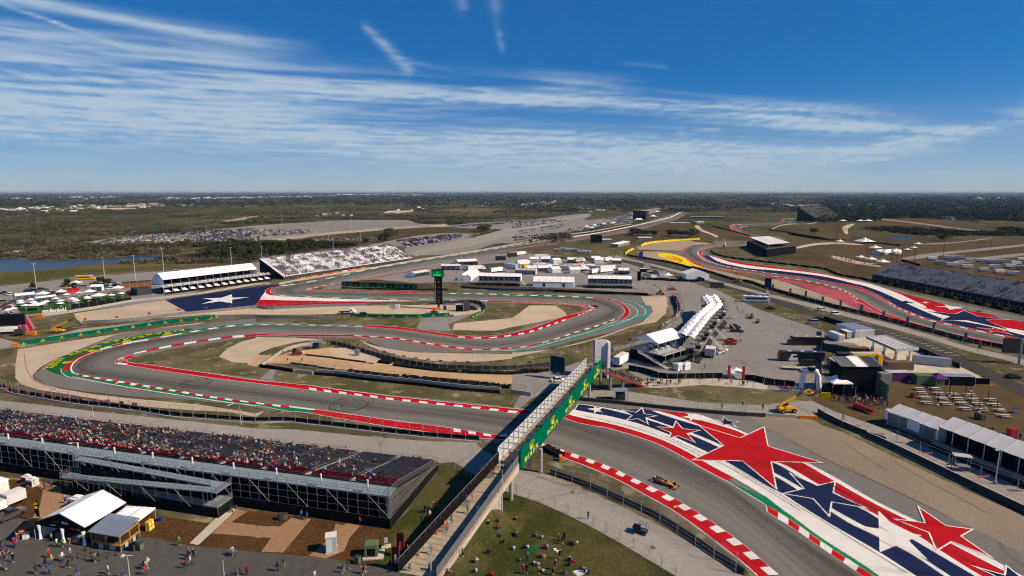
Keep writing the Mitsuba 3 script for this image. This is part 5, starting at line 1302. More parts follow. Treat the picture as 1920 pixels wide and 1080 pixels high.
for i in range(nbay+1):
 s = BL*i/nbay
 MB().bar(bp(s, BW, FLOOR), bp(s, BW, BTOP-.25),.13).put('frame_post','dull_steel', BR)
 MB().bar(bp(s, BW, BTOP-.25), bp(s, .1, BTOP-.05),.12).put('roof_bar','dull_steel', BR)
 MB().bar(bp(s, .25, FLOOR), bp(s, .25, BTOP-.1),.1).put('frame_post','dark_grey', BR)
 if i < nbay:
  e = BL*(i+1)/nbay
  MB().bar(bp(s+.04, BW+.03,7.75), bp(e-.04, BW+.03,7.75),.03,3.4).put('side_panel','clear_panel', BR)
for z in (7.4,8.4, BTOP-.25):
 MB().bar(bp(0, BW-.06, z), bp(BL, BW-.06, z),.07).put('side_rail','dull_steel', BR)
MB().bar(bp(0,.55, FLOOR+1.1), bp(BL, .55, FLOOR+1.1),.04,2.2).put('inner_screen','dark_grey', BR)
for pts in D("6.2,119 22.7,164.8 27.6,176.4"):
 for d in (0,2.6):
  q = np.array(pts)+bn*d
  MB().tube((*q, 0),(*q, 5.3),.42, n=12).put('column','mat_concrete', BR)

def serif_word():
 """The five letters of the banner, cut as outlines with serifs, capitals one unit high; and the five-pointed crown above them."""
 bx = lambda x0, y0, x1, y1: sbox(x0, y0, x1, y1)
 th, tn, sf = .17,.075,.06

 def stem(x, w=th, y0=0, y1=1):
  return unary_union([bx(x, y0, x+w, y1), bx(x-.07, y0, x+w+.07, y0+sf), bx(x-.07, y1-sf, x+w+.07, y1)])
 ring = lambda cx, cy, rx, ry, ix, iy: affinity.scale(Point(cx, cy).buffer(1,12), rx, ry).difference(affinity.scale(Point(cx, cy).buffer(1,12), ix, iy))
 R_ = unary_union([stem(.08), ring(.3,.74,.31,.26,.16,.19).intersection(bx(.25,.4,.7,1.02)), bx(.2,.94,.34,1), bx(.2,.48,.34,.55), Polygon([(.3,.52),(.46,.52),(.76,.06),(.82,0),(.6,0)]), bx(.58,0,.86, sf)])
 O_ = ring(.48,.5,.46,.52,.3,.45)
 L_ = unary_union([stem(.08), bx(.08,0,.66, sf), Polygon([(.6,0),(.68,0),(.7,.3),(.64,.3)])])
 E_ = unary_union([stem(.08), bx(.08,0,.64, sf), bx(.08,1-sf, .62,1), bx(.2,.47,.5,.54), Polygon([(.58,0),(.66,0),(.69,.28),(.63,.28)]), Polygon([(.56,1),(.64,1),(.64,.74),(.58,.74)]), bx(.46,.38,.52,.63)])
 X_ = unary_union([Polygon([(.04,1),(.26,1),(.86,0),(.64,0)]), Polygon([(.68,1),(.77,1),(.2,0),(.1,0)]), bx(0,1-sf, .34,1), bx(.58,1-sf, .86,1), bx(.02,0,.3, sf), bx(.56,0,.9, sf)])
 x, out = 0, []
 for g, w in ((R_, .86),(O_, .98),(L_, .74),(E_, .74),(X_, .9)):
  out.append(affinity.translate(g, x, 0))
  x += w
 word = affinity.translate(unary_union(out),-x/2,0)
 spikes = [Polygon([(-.34,.16),(-.2,.12),(-.58,1.0)]), Polygon([(-.24,.12),(-.08,.1),(-.3,1.16)]), Polygon([(-.09,.1),(.09,.1),(0,1.22)]), Polygon([(.08,.1),(.24,.12),(.3,1.16)]), Polygon([(.2,.12),(.34,.16),(.58,1.0)])]
 balls = [Point(x_, y_).buffer(.085,6) for x_, y_ in ((-.58,1.02),(-.3,1.2),(0,1.27),(.3,1.2),(.58,1.02))]
 crown = unary_union(spikes+balls+[affinity.scale(Point(0,.12).buffer(1,12),.34,.13).difference(affinity.scale(Point(0,.13).buffer(1,12),.2,.05))])
 return word, crown

WORD, CROWN = serif_word()

def flat_letters(shape, to3):
 v, f = tri(shape.simplify(.006),0).mesh()
 return np.array([to3(x, y) for x, y, _ in v]), f

def brand_on(parent, to3, h, letters='letter_yellow', crown=True, gap=.22):
 """The word with its crown above, capitals h high; to3 turns (right, up) in metres into a point."""
 put('lettering', flat_letters(WORD, lambda x, y: to3(x*h, y*h)), letters, parent)
 if crown:
  put('crown', flat_letters(CROWN, lambda x, y: to3(x*h*1.25,(1+gap)*h+y*h*1.25)), 'crown_yellow', parent)

for fr in (.091,.295,.5,.702,.908):
 brand_on(banner, lambda x, y, s=BL*fr: bp(s+x*1.9,-.09,6.1+y),1.05)

# approach ramp from the plaza to the bridge
AR = thing('approach_ramp','concrete ramp rising from the plaza to the footbridge between black mesh and grey fence','ramp')
aL0, aL1 = np.array((-18.3,85.2)), np.array(bp(0, BW-.2,0)[:2])
aR0, aR1 = np.array((-11.6,82.8)), np.array(bp(0,.3,0)[:2])
for i in range(26):
 t0, t1 = i/26,(i+1)/26-.003
 e = lambda t, w: tuple((aL0*(1-t)+aL1*t)*(1-w)+(aR0*(1-t)+aR1*t)*w)
 for w0, w1 in ((.04,.36),(.365,.635),(.64,.96)):
  MB().quad((*e(t0, w0), FLOOR*t0+.03),(*e(t0, w1), FLOOR*t0+.03),(*e(t1, w1), FLOOR*t1+.03),(*e(t1, w0), FLOOR*t1+.03)).put('floor_slab','mat_deck_plank', AR)
for nm, w, m_, cap in (('left_wall', .02, 'black_cloth','steel'),('right_wall', .98, 'mat_pale_concrete', None)):
 p = [np.array(e(t, w)) for t in (0,1)]
 off = np.array([-(p[1]-p[0])[1],(p[1]-p[0])[0]])/np.linalg.norm(p[1]-p[0])*.16*(-1 if w > .5 else 1)
 top = 1.5 if w < .5 else .55
 MB().prism([(*p[0],-.2),(*p[1], FLOOR-1.1),(*p[1], FLOOR+top),(*p[0], top)], [(*(p[0]+off),-.2),(*(p[1]+off), FLOOR-1.1),(*(p[1]+off), FLOOR+top),(*(p[0]+off), top)]).put(nm, m_, AR)
 if w > .5:
  o2 = off*1.15
  MB().bar((*(p[0]+o2),.42),(*(p[1]+o2), FLOOR+.42),.03,.16).put('red_band','paint_faded_red', AR)
 n_ = 22
 for i in range(n_+1):
  q = p[0]*(1-i/n_)+p[1]*(i/n_)
  MB().bar((*q, FLOOR*i/n_+top),(*q, FLOOR*i/n_+2.3),.06).put('fence_post','steel', AR)
  if i < n_:
   q2 = p[0]*(1-(i+1)/n_)+p[1]*((i+1)/n_)
   h0, h1 = FLOOR*i/n_, FLOOR*(i+1)/n_
   MB().quad((*q, h0+top),(*q2, h1+top),(*q2, h1+2.2),(*q, h0+2.2)).put('mesh_panel','black_cloth' if w < .5 else 'seat_grey', AR)
 MB().bar((*p[0],2.25),(*p[1], FLOOR+2.25),.08).put('top_rail','steel', AR)
TB = .74                                                # the ramp is an earth bank as far as here, a span over the service road beyond
aLm, aRm = aL0*(1-TB)+aL1*TB, aR0*(1-TB)+aR1*TB
MB().prism([(*(aL0+bu*.5),-.02),(*aLm, -.02),(*aLm, FLOOR*TB-.1),(*(aL0+bu*.5),.0)], [(*(aR0+bu*.5),-.02),(*aRm, -.02),(*aRm, FLOOR*TB-.1),(*(aR0+bu*.5),.0)]).put('ramp_body','mat_concrete', AR)
for w in (.15,.85):
 q = np.array(e(.93, w))
 MB().tube((*q, 0),(*q, FLOOR*.93-.2),.4, n=10).put('column','mat_concrete', AR)
MB().prism([(*aLm, FLOOR*TB-.1),(*aL1, FLOOR-.1),(*aL1, FLOOR-.8),(*aLm, FLOOR*TB-.8)], [(*aRm, FLOOR*TB-.1),(*aR1, FLOOR-.1),(*aR1, FLOOR-.8),(*aRm, FLOOR*TB-.8)]).put('span','mat_concrete', AR)
ad = (aR1-aR0)/np.linalg.norm(aR1-aR0)
an_, aL_ = np.array([ad[1],-ad[0]]), float(np.linalg.norm(aR1-aR0))

def bank_z(x, y):
 """Height of the grass bank right of the ramp."""
 q = np.array((x, y))-aR0
 s, d = float(q @ ad), float(q @ an_)
 h = (FLOOR*s/aL_-.9)*min(1, max(0,(TB*aL_+1-s)/5))
 return max(0, h-max(d, 0)/2.0) if d > -.5 and h > 0 else 0.0

m = MB()
ss_, ds_ = np.linspace(2, TB*aL_+1,22), np.linspace(0,9,13)
gv = [[(*(aR0+ad*s+an_*d), bank_z(*(aR0+ad*s+an_*d))-(.03 if d > 8 else 0)) for d in ds_] for s in ss_]
for i in range(21):
 for j in range(12):
  c = (gv[i][j], gv[i][j+1], gv[i+1][j+1], gv[i+1][j])
  if max(p[2] for p in c) > .02:
   m.quad(*c)
m.put('lawn_bank','mat_lawn', smooth=True, kind='structure')

# lift tower and stairs at the far end of the bridge
LT = thing('lift_tower','plain white tower at the far end of the footbridge','tower')
tx, ty = 30.3,183.5
MB().box(tx-1.4, ty+1.2,5.2,4.2,.5,7.2,.15).put('front_wall','dull_white', LT)
MB().box(tx+.9, ty+2.2,0,.9,3.6,11.8,.15).put('side_wall','white_sheet', LT)
MB().box(tx-2.9, ty+3.2,0,.5,3.4,12.2,.15).put('side_wall','pale_grey', LT)
MB().box(tx-1.0, ty+3.9,0,3.6,.4,12.0,.15).put('rear_wall','pale_grey', LT)
ST = thing('staircase','crowded staircase running down from the footbridge to the path','staircase')
s0, s1 = np.array(bp(BL-2.2,-.2,0)[:2]), np.array(D("40.4,176.8")[0])
sd = (s1-s0)/np.linalg.norm(s1-s0)
sn = np.array([-sd[1], sd[0]])
SLEN, NST = float(np.linalg.norm(s1-s0)),38
for i in range(NST):
 c, z = s0+sd*SLEN*(i+.5)/NST, FLOOR*(1-(i+1)/NST)+.1
 MB().box(*c, z, SLEN/NST+.06,3.4,.12, math.atan2(sd[1], sd[0])).put('tread','mat_concrete', ST)
for w in (-1.75,1.75):
 MB().bar((*(s0+sn*w), FLOOR),(*(s1+sn*w),.1),.12,.5).put('stringer','sign_red', ST)
 MB().bar((*(s0+sn*w), FLOOR+1.05),(*(s1+sn*w),1.15),.06).put('handrail','steel', ST)
 for i in range(14):
  q = s0+sd*SLEN*i/13+sn*w
  MB().bar((*q, FLOOR*(1-i/13)),(*q, FLOOR*(1-i/13)+1.05),.05).put('rail_post','steel', ST)
for i in (3,7):
 q = s0+sd*SLEN*i/13
 MB().box(*q, 0,.5,3.0, FLOOR*(1-i/13)-.1).put('pier','mat_concrete', ST)

# ------------------------------------------------------------------ barriers and fences round the track
def panels(pts, label, w, h, col, cat, group, name='side_panel', z=.35, off=.5):
 """Small cloth panels hung on a barrier, one thing each."""
 for i, (x, y) in enumerate(pts):
  k = thing(name, label, cat, group)
  MB().box(x, y, z, w, .08, h, rnd.uniform(-.4,.1)).put('cloth', col, k)

wl = D("-177.3,181.1 -159,174.8 -151,170.2 -139.6,166 -123.7,160.5 -110.1,157.1 -100.8,154.3 -91.8,151.3 -79.9,149.2 -67.7,147.3 -60.8,147.8 -53.1,146 -38.1,142 -23.9,138.3 -6.5,135")
wall_line('barrier_wall', wl, 1.15,.5, 'black barrier wall between the gravel of the left hairpin and the service road','barrier','black_cloth', 3.6)
catch_fence([(x+.3, y-.9) for x, y in wl],3.6, 'tall post and cable fence beside the service road below the left hairpin', 3.6, lean=-.3)
wall_line('concrete_footing', [(x+.5, y-1.3) for x, y in wl],.42,.5, 'row of pale concrete feet under the fence below the left hairpin','footing','mat_concrete', 1.8, limit=120)
panels(D("-152.4,169.5 -147.8,167.6 -142.9,165.7 -137.9,164.4 -133.4,163.3 -128.7,162.2 -123.9,160.9 -119.1,159.8 -114.6,158.8 -109.9,157.7 -105.6,156.7"), 'pink cloth over an opening in the black barrier below the left hairpin', 1.6,.9, 'pink_cloth','cloth panel','pink cloths on the black barrier', z=.9)
gb = D("-193.6,223.5 -190.1,229.6 -181.6,240 -168.5,254.6 -156.8,265.4 -141,274.9")
k = thing('banner_wall','long green banner wall with yellow crowns above the left hairpin gravel','banner')
q, d = along(smooth_line(gb, 4),3.2)
for i in range(len(q)-1):
 a, b = q[i], q[i+1]
 t = (b-a)/np.linalg.norm(b-a)
 nrm = np.array([t[1],-t[0]])
 pk = MB().bar((*(a+t*.03),.85),(*b, .85),.16,1.7).put('banner_panel','banner_green', k)
 if i % 2 == 0 and q[i][1] < 330:
  to3 = lambda x, y, a=a, t=t, nrm=nrm: (*(a+t*(x+1.6)+nrm*.1),.2+y)
  brand_on(pk, to3,.42)
MB().box(*D("-194.6,223.5")[0],0,2.6,.8,1.3,.2).put('end_block','orange_plastic', thing('barrier_end','orange block at the left end of the green banner wall','barrier block'))
wall_line('barrier_wall', D("-141.3,275.5 -134.3,276.7 -123.5,277 -116.5,275.5 -103.1,274 -90.1,273.1 -80.9,274"),1.5,.3, 'grey barrier continuing right of the long green banner wall','barrier','mid_grey', 3.6)
wall_line('barrier_wall', D("-197.3,263.4 -182.4,266.8 -165.2,280.1 -150.5,289.7 -133.4,300 -125,296.5 -106.2,301.8 -75.4,307.2"),1.5,.3, 'grey block barrier below the gravel and the painted flag','barrier','mid_grey', 3.6)
catch_fence(D("-130.9,294.1 -105.6,300 -74.2,305.4 -65.2,306.1 -51.5,309.1"),3.0, 'post fence along the yard below the painted flag', 4.5, cables=2)
panels(D("-199.5,268.2 -187.5,272.5 -177.4,281 -167.6,289.7 -157.6,295.8 -146.6,300 -128.2,297.5 -116.7,301.8"), 'faded red cloth panel on the grey block barrier below the painted flag', 2.2,.7, 'pink_cloth','cloth panel','red cloths below the painted flag', z=.9)

k = thing('banner_wall','green banner wall with yellow crowns along the yard below the timing tower','banner')
q, d = along(smooth_line(D("-78,277.9 -66.3,276.8 -54.8,276.3 -46.3,276.8 -37.9,278.6 -28.9,281.3"),4),3.2)
for i in range(len(q)-1):
 a, b = q[i], q[i+1]
 t = (b-a)/np.linalg.norm(b-a)
 pk = MB().bar((*(a+t*.03),.8),(*b, .8),.16,1.6).put('banner_panel','banner_green', k)
 if i % 2 == 0:
  brand_on(pk, lambda x, y, a=a, t=t: (*(a+t*(x+1.6)+np.array([t[1],-t[0]])*.1),.2+y),.45)
wall_line('barrier_wall', D("-28.7,279.9 -22,284.8"),1.4,.3, 'pale barrier right of the green banner under the timing tower','barrier','pale_grey', 3.6)
k = thing('banner_wall','short curved green banner wall at the right end of the timing tower yard','banner')
q, d = along(smooth_line(D("-19.5,275.9 -17.8,278.6 -15.8,283.4 -14.3,288.4 -13.8,293.6"),4),3.0)
for i in range(len(q)-1):
 pk = MB().bar((*q[i],.8),(*q[i+1],.8),.16,1.6).put('banner_panel','banner_green', k)
 a, t = q[i], d[i]
 brand_on(pk, lambda x, y, a=a, t=t: (*(a+t*(x+1.5)+np.array([t[1],-t[0]])*.1),.2+y),.5)
wall_line('barrier_wall', D("-13.8,293.6 -14.5,303.8 -18.3,311.5 -23.3,314.9 -31.2,313.2 -38.1,311.5 -46.3,308.2"),1.7,.3, 'dark tyre-backed wall curving behind the timing tower yard','barrier','dark_grey', 3.4)
catch_fence(D("-14.6,294.4 -15.3,303 -18.5,309.8 -23.1,312.5 -31,310.8 -37.8,309.2 -46,306.2"),3.2, 'post fence inside the curved dark wall by the timing tower', 4, cables=2)

# the yard inside the lower loop
wall_line('barrier_wall', D("-87.1,196.8 -86.8,202.8 -86.6,214.6 -84.2,221.9 -79.3,225.9 -72.7,226.9"),1.3,.35, 'green topped wall round the left end of the orange dirt yard','barrier','mat_concrete', 3.4, 'banner_green')
yw = D("-71.9,225.9 -66.4,223.5 -59.8,218 -50.2,209.7 -41.5,202.8 -33.5,197.9 -26.2,194.8 -19.2,193.7 -10,192.5 0,192.8 4.6,194.3 13,196.8 20.1,198.7")
wall_line('barrier_wall', yw, 1.5,.35, 'dark wall along the upper side of the orange dirt yard','barrier','dark_grey', 3.0)
catch_fence([(x, y-.6) for x, y in yw],3.0, 'post fence on the dark wall above the orange dirt yard', 3.0, cables=2)
panels(D("-59.9,220.3 -55.7,217 -51.4,213.8 -47.1,210.2 -43.2,206.7 -38.9,204.3 -34.2,202 -29.6,200 -25,198.4 -20,197.4 -15.3,196.8 -10.6,196.3 -6,196.3 6,196.8 13.9,197.4"), 'small pink cloth on the dark wall above the orange dirt yard', 1.3,.6, 'pink_cloth','cloth panel','pink cloths above the dirt yard', z=1.3)
lw = D("-65.4,187.3 -56.9,185.2 -48.1,181.8 -39,179.1 -30.1,176.5 -17.1,172.1 -8.9,170.2 -.8,168.3")
wall_line('barrier_wall', D("-87.1,195.5 -80.6,193.2 -72.4,189.5"),1.2,.5, 'black tyre wall at the left tip of the orange dirt yard','barrier','tyre_black', 2.4)
wall_line('barrier_wall', D("-72.4,189.5 -65.3,186.9"),1.3,.4, 'short pale concrete wall between black walls below the dirt yard','barrier','mat_pale_concrete', 3.4)
wall_line('barrier_wall', lw, 1.0,.5, 'long black tyre wall along the lower side of the orange dirt yard','barrier','tyre_black', 3.4)
wall_line('barrier_wall', [(x+.2, y+1.5) for x, y in lw],1.5,.35, 'pale concrete wall behind the long black tyre wall','barrier','mat_pale_concrete', 3.4)
catch_fence([(x+.2, y+1.9) for x, y in lw],3.2, 'post fence along the lower side of the orange dirt yard', 3.4, cables=3)
catch_fence(D("-86.7,200.3 -80.4,198.7 -67.7,194 -59.2,190.2 -50.8,187.3"),2.4, 'low post fence at the lower left of the dirt yard', 3.6, cables=2)
tyre_rows(D("-54.9,190.7 -44.9,186.6 -37,184.1"), 'double row of black tyre stacks at the left above the lower yard wall', 2,3)
tyre_rows(D("-35.6,183.8 -26.5,180.8 -13.4,177.4 -.8,173.6"), 'long double row of black tyre stacks above the lower yard wall', 2,4)
tyre_rows(D("-41.1,197.4 -32.9,194 -25.7,191.3 -18.4,190.1"), 'row of black tyre stacks under the dark wall, middle of the yard', 2,3)
tyre_rows(D("-16.6,189.8 -7.6,188.3 0,188 3.6,189.2 12.6,191"), 'row of black tyre stacks under the dark wall, right of the yard', 2,3)
tyre_rows(D("-47.3,201.1 -43.2,199.5"), 'short clump of black tyre stacks in the middle of the yard', 3,4)
tyre_rows(D("3,189.3 5.2,189"), 'small stack of black tyres left of the dark screen', 3,4)
tyre_rows(D("6.3,189.5 8.9,189.3"), 'small stack of black tyres just left of the dark screen post', 3,4)
for a, b, n_ in ((D("-76.6,210.6")[0], D("-64.8,206.7")[0], 'left'),(D("-64.7,206.2")[0], D("-52,201.1")[0], 'middle'),(D("-78.1,200")[0], D("-67.4,196")[0], 'lower left'),(D("-67.1,195.2")[0], D("-60.3,192.5")[0], 'lower')):
 MB().bar((*a, .3),(*b, .3),.5,.5).put('beam','dark_grey', thing('long_beam','long dark beam lying on the dirt of the yard, the %s one' % n_, 'beam'))
MB().bar((*D("-51.7,200.6")[0],.3),(*D("-48.4,199.5")[0],.3),.4,.4).put('beam','beige', thing('long_beam','short pale beam lying at the end of the dark beams','beam'))
wall_line('barrier_wall', D("-.5,169.3 2.1,168.5 5.8,166.6 8.2,166"),1.2,.4, 'short concrete wall left of the bridge shadow','barrier','mat_concrete', 3.4)
catch_fence(D("0.5,170.9 3.2,169.9 6.9,168.5 9.8,167.7"),2.6, 'grey fence left of the bridge shadow', 3.4, cables=3)

# right of the bridge
rw = D("19,163.4 26.9,161.2 37.6,158 48,154.7 61.5,151.5 69,150.4")
wall_line('barrier_wall', rw, 1.0,.6, 'long black wall above the painted stars right of the bridge','barrier','dark_grey', 3.4)
catch_fence(D("21.1,164.5 25.3,163.7 28.6,162.3 32.4,161.2 36.1,160.5 39.5,159.6 42.7,158 46.3,157.5 50,156.7 53.4,155.7 56.8,154.7 60.6,154.5 64.2,153.7 68,153.3"),3.5, 'post fence behind the black wall above the painted stars', 6.4, cables=3)
catch_fence(D("0.8,170.9 3.6,170.3 6.8,169.1"),2.4, 'short fence by the bridge shadow', 3.4)
r2 = D("84.1,153.5 84.5,149.2 86.3,142.9 88.5,137.9 91,134 87.5,139.1 89.8,132.1 92.3,122.1 94.4,113.3 96.4,105.8 98.2,99")
wall_line('barrier_wall', r2,1.3,.5, 'long dark wall with a pale top along the right gravel trap','barrier','dark_grey', 3.6, 'mat_concrete')
panels(D("90.3,137.1 92.5,132 94.8,126.1 96.5,120.5 98.8,115 100.6,109.2 86.2,146.4 87.7,142 90.2,136.7"), 'flat pink cloth lying behind the dark wall of the right gravel trap', 2.6,.25, 'pink_cloth','cloth panel','pink cloths behind the right wall', z=.9)
catch_fence(D("84.2,150.6 85.1,146 86,142.9 87.6,139.5 90.1,137.1 93.1,135.5 94.2,131 95.2,126.4 96.9,122.4 99.9,114.2 102,110.7 102.7,107"),2.8, 'thin posts behind the dark wall of the right gravel trap', 6.5, cables=2)
MB().box(*D("79.2,149.2")[0],0,4.4,.7,.9,-.1).put('block','orange_plastic', thing('barrier_end','orange block by the yellow handler at the tip of the right gravel','barrier block'))
wall_line('barrier_wall', D("65.9,151.5 69.3,151.1 78.3,149.6"),.8,.5, 'low pale wall below the yellow handler','barrier','mat_concrete', 3.4)
bw = D("8.2,118.3 11.3,116.3 13.9,114.1 17.6,110.8 21,107.4 24.3,104.1 26.4,102.1 28.2,99.4 29.9,96.8 32.2,92.8 34,89.4 35.7,86.6 37.3,83.7")
wall_line('barrier_wall', bw, 1.1,.55, 'dark wall between the lower kerb and the service road right of the bridge','barrier','dark_grey', 3.0)
catch_fence(D("5.9,118 8.6,116.1 11.1,114.1 14.1,112 17,109.9 19.8,106.9 22.3,104 24.8,101.2 27.5,98.1 29.6,94.8 31.6,91.4 33.5,87.8 35.6,84.9 37.1,82.1"),3.7, 'tall post and cable fence along the service road right of the bridge', 4.1, lean=.3, cables=5)
catch_fence(D("-1.6,111.2 0.9,109.5 3.3,107.9 5.6,106.5 7.9,104.5 10.1,102.9 12.2,101 14.2,99 16.2,96.7 18.2,94.6 19.9,92.3 21.8,90.2 23.6,87.9 25.1,85.3 26.7,83"),1.9, 'chain link fence between the spectator lawn and the service road', 3.0, cables=3)
catch_fence(D("-15.5,121.6 -12.6,120.5 -10.4,118.7 -7.8,115.1"),1.7, 'low chain link fence at the right end of the near grandstand', 3.0)
tyre_rows(D("7.4,129.6 9.2,127.6 11.3,125.4"), 'black tyre wall under the near end of the bridge', 3,4)
MB().box(*D("11,124.5")[0],0,.7,1.2,1.2).put('block','orange_plastic', thing('barrier_end','orange and blue block at the end of the tyre wall under the bridge','barrier block'))

# by the far right bend and the esses
wall_line('barrier_wall', D("90.1,316.8 83.8,291.4 76.2,269.6 67.2,250.8 58,236.6 50.4,226.9 44,220.9 37.5,216.1"),1.4,.4, 'grey wall with red cloths round the gravel of the right-hand bend','barrier','mid_grey', 3.2)
wall_line('barrier_wall', D("94.8,334.8 92,321.1 89.3,306.5 86.6,294.9 83.5,285.9 78.1,274.2 72.9,264.8 66.4,256.1"),1.4,.4, 'pale wall curving beside the peaked pavilion','barrier','mat_concrete', 3.2)
wall_line('barrier_wall', D("93.1,334.8 89.1,316.8 86.5,302.5 83.6,291.2"),1.6,.5, 'black tyre wall inside the pale curved wall by the peaked pavilion','barrier','tyre_black', 3.2)
panels(D("95.4,334.8 92.8,323.3 90.8,313.6 88.8,304.5 86.4,294.9 84.2,287.7 80.8,279.9 77.1,271.8 74.5,267.1 68.9,257.2 64,249.6 58.5,242.3 52.6,234.4 47.1,229 41.6,224.9"), 'dark red cloth hung on the curved wall left of the peaked pavilion', 1.5,.9, 'pink_cloth','cloth panel','red cloths on the curved wall', z=.9)
catch_fence(D("98.3,339.6 94.3,321.1 89.9,302.5 85.1,285.9 79.4,272.6 73.4,261.8 67.3,253.3 51.8,225.9 43.9,218 36.9,212.4"),3.2, 'post fence behind the curved wall left of the peaked pavilion', 3.4, cables=3)
wall_line('barrier_wall', D("-31.8,364.2 -9.6,356 7.8,353.5 24.9,350.8 25.5,350.1"),1.3,.5, 'blue tyre wall along the paddock above the upper straight','barrier','dark_blue', 4)
wall_line('barrier_wall', D("25.8,350.1 47,344.1 68.8,340.9 79.4,338.3 73,338.4 83.1,336.7"),1.4,.5, 'black wall along the paddock above the upper straight','barrier','black_cloth', 4)
catch_fence(D("-34.1,370.5 -18.7,364.9 2.1,363.1 25.6,360.6 48.3,354.2 70.4,349.1 69.4,342 85.6,347.1 99.6,344.5"),3.0, 'thin post fence in front of the paddock tents', 5, cables=2)
k = thing('banner_wall','dark green banner wall on the bank left of the timing tower','banner')
q, d = along(D("-109.2,372 -90.6,367.7 -58.5,359"),4)
for i in range(len(q)-1):
 MB().bar((*q[i],1.6),(*q[i+1],1.6),.2,3.0).put('banner_panel','black_cloth' if i % 3 == 2 else 'banner_green', k)
 brand_on(k, lambda x, y, a=q[i], t=d[i]: (*(a+t*(x+2)+np.array([t[1],-t[0]])*.13),.6+y),.5)
wall_line('barrier_wall', D("-106.9,362.5 -75.8,357.5 -36.1,355.5"),1.0,.5, 'black tyre wall below the dark green banner wall','barrier','tyre_black', 4)
catch_fence(D("-114.7,374.7 -110.7,394.8 -97.7,417.1 -75,458 -48,500 -21,538 0,573 29,636 76,694"),3.2, 'red footed post fence along the lower side of the back straight', 6, cables=2)
MB().bar((*D("-114.3,376.3")[0],.5),(*D("-47,494")[0],.5),.2,.5).put('rail','paint_faded_red', thing('guard_rail','faded red rail along the foot of the fence by the back straight','guard rail'))
k = thing('banner_wall','orange red banner at the foot of the white grandstand','banner')
q, d = along(D("-147.9,394.8 -136,417.1 -112,462"),5)
for i in range(len(q)-1):
 MB().bar((*q[i],.8),(*q[i+1],.8),.2,1.6).put('banner_panel','dull_white' if i in (9,18) else 'orange_plastic' if i % 2 else 'paint_faded_red', k)
q = thing('perimeter_wall','grey concrete wall along the outside of the back straight','barrier')
a, d = along(D("-152,377.4 -146.8,391.8 -111,456 -84,511 -47,573 0,664 54,787 121,888 223,1097"),8)
for i in range(len(a)-1):
 MB().bar((*a[i],.6),(*a[i+1],.6),.4,1.2).put('block','mat_concrete', q)
q = thing('perimeter_wall','grey concrete wall below the long hospitality terrace','barrier')
a, d = along(D("-228.9,280.1 -220.4,289.7 -209.3,318.8 -196.8,329 -184.8,342.2 -166.8,377.4 -154.2,383"),6)
for i in range(len(a)-1):
 MB().bar((*a[i],.6),(*a[i+1],.6),.4,1.2).put('block','mat_concrete', q)
fw = D("109,555 116,532 135,492 144,435 143,466 148,435 151.5,398.8 159,386.9 159.3,366.7 163.2,333.3 166.9,310.8 173.3,287.4 172.3,290.3 176.6,275.5 178.8,259.5 181.8,246.7 184.4,230.1 191.1,219.3 194.2,208.8")
wall_line('barrier_wall', fw, 1.6,.5, 'long black wall between the perimeter road and the far esses','barrier','black_cloth', 5)
catch_fence([(x-1, y-1) for x, y in fw],3.4, 'post fence along the black wall of the far esses', 6, cables=2)
uw = D("207,606 197,571 198,536 218,497 235,470 243,451 236.8,420.5 241.2,403.8 243.8,388.8 246.5,361.5 247.4,339.2 249.5,321.3 250.7,304.2 252.8,283.8 253.9,266.8")
k = thing('barrier_wall','black and yellow wall above the far esses','barrier')
a, d = along(smooth_line(uw, 3),3.4)
for i in range(len(a)-1):
 MB().bar((*a[i],.75),(*a[i+1],.75),.4,1.5).put('block','dull_yellow' if i % 3 == 0 else 'black_cloth', k)
catch_fence([(x+.8, y+.8) for x, y in uw],3.2, 'post fence above the black and yellow wall', 6, cables=2)
k = thing('banner_wall','yellow banner wall round the outside of the distant corner','banner')
a, d = along(smooth_line(D("109,561 120,599 129,613"),3),6)
for q in (D("108,558 119,593 129,613"), D("141,640 153,671 175,700 225,733 241,743")):
 a, d = along(smooth_line(q, 4),6)
 for i in range(len(a)-1):
  MB().bar((*a[i],1.1),(*a[i+1],1.1),.3,2.2).put('banner_panel','paint_yellow' if i % 3 else 'yellow_cloth', k)
wall_line('barrier_wall', D("219,713 231,700 239,685"),2.2,.4, 'dark yellow wall right of the long yellow banner','barrier','yellow_cloth', 6)
wall_line('barrier_wall', D("393,837 389,772 396,729 416,727"),1.5,.5, 'far dark wall above the covered stand','barrier','black_cloth', 8)
wall_line('barrier_wall', D("348,1025 341,941 327,824 325,799"),1.5,.5, 'distant dark wall beside the red kerb loop','barrier','black_cloth', 9)
wall_line('barrier_wall', D("400,919 409,894 400,812 401,760 400,733"),1.5,.5, 'distant dark wall under the brown field at the right','barrier','black_cloth', 9)
wall_line('barrier_wall', D("416,941 482,1053 526,1097 551,1097 592,1144"),1.3,.5, 'distant pale wall at the foot of the dark tilted stand','barrier','mat_concrete', 9)
fl = [('dark','dark_grey'),('dark blue','purple_paint')]
for i, (x, y) in enumerate(D("157.8,351.6 160.8,335.3 165.6,326.8 165.9,309.1 169.2,297.7 173.1,285.9 174.4,270.6 177.2,257.7 181.2,246.7 180.4,227.7 176.2,215.1")):
 nm, m_ = fl[(i+1) % 2] if i < 5 else fl[i % 2]
 k = thing('banner_flag','%s upright banner on the fence of the far esses' % nm, 'banner flag')
 MB().bar((x, y, 0),(x, y, 4.6),.12).put('pole','dark_grey', k)
 MB().bar((x+.6, y, 1.6),(x+.6, y, 4.5),1.1,.06).put('cloth', m_ if m_ != 'purple_paint' else 'dark_blue', k)

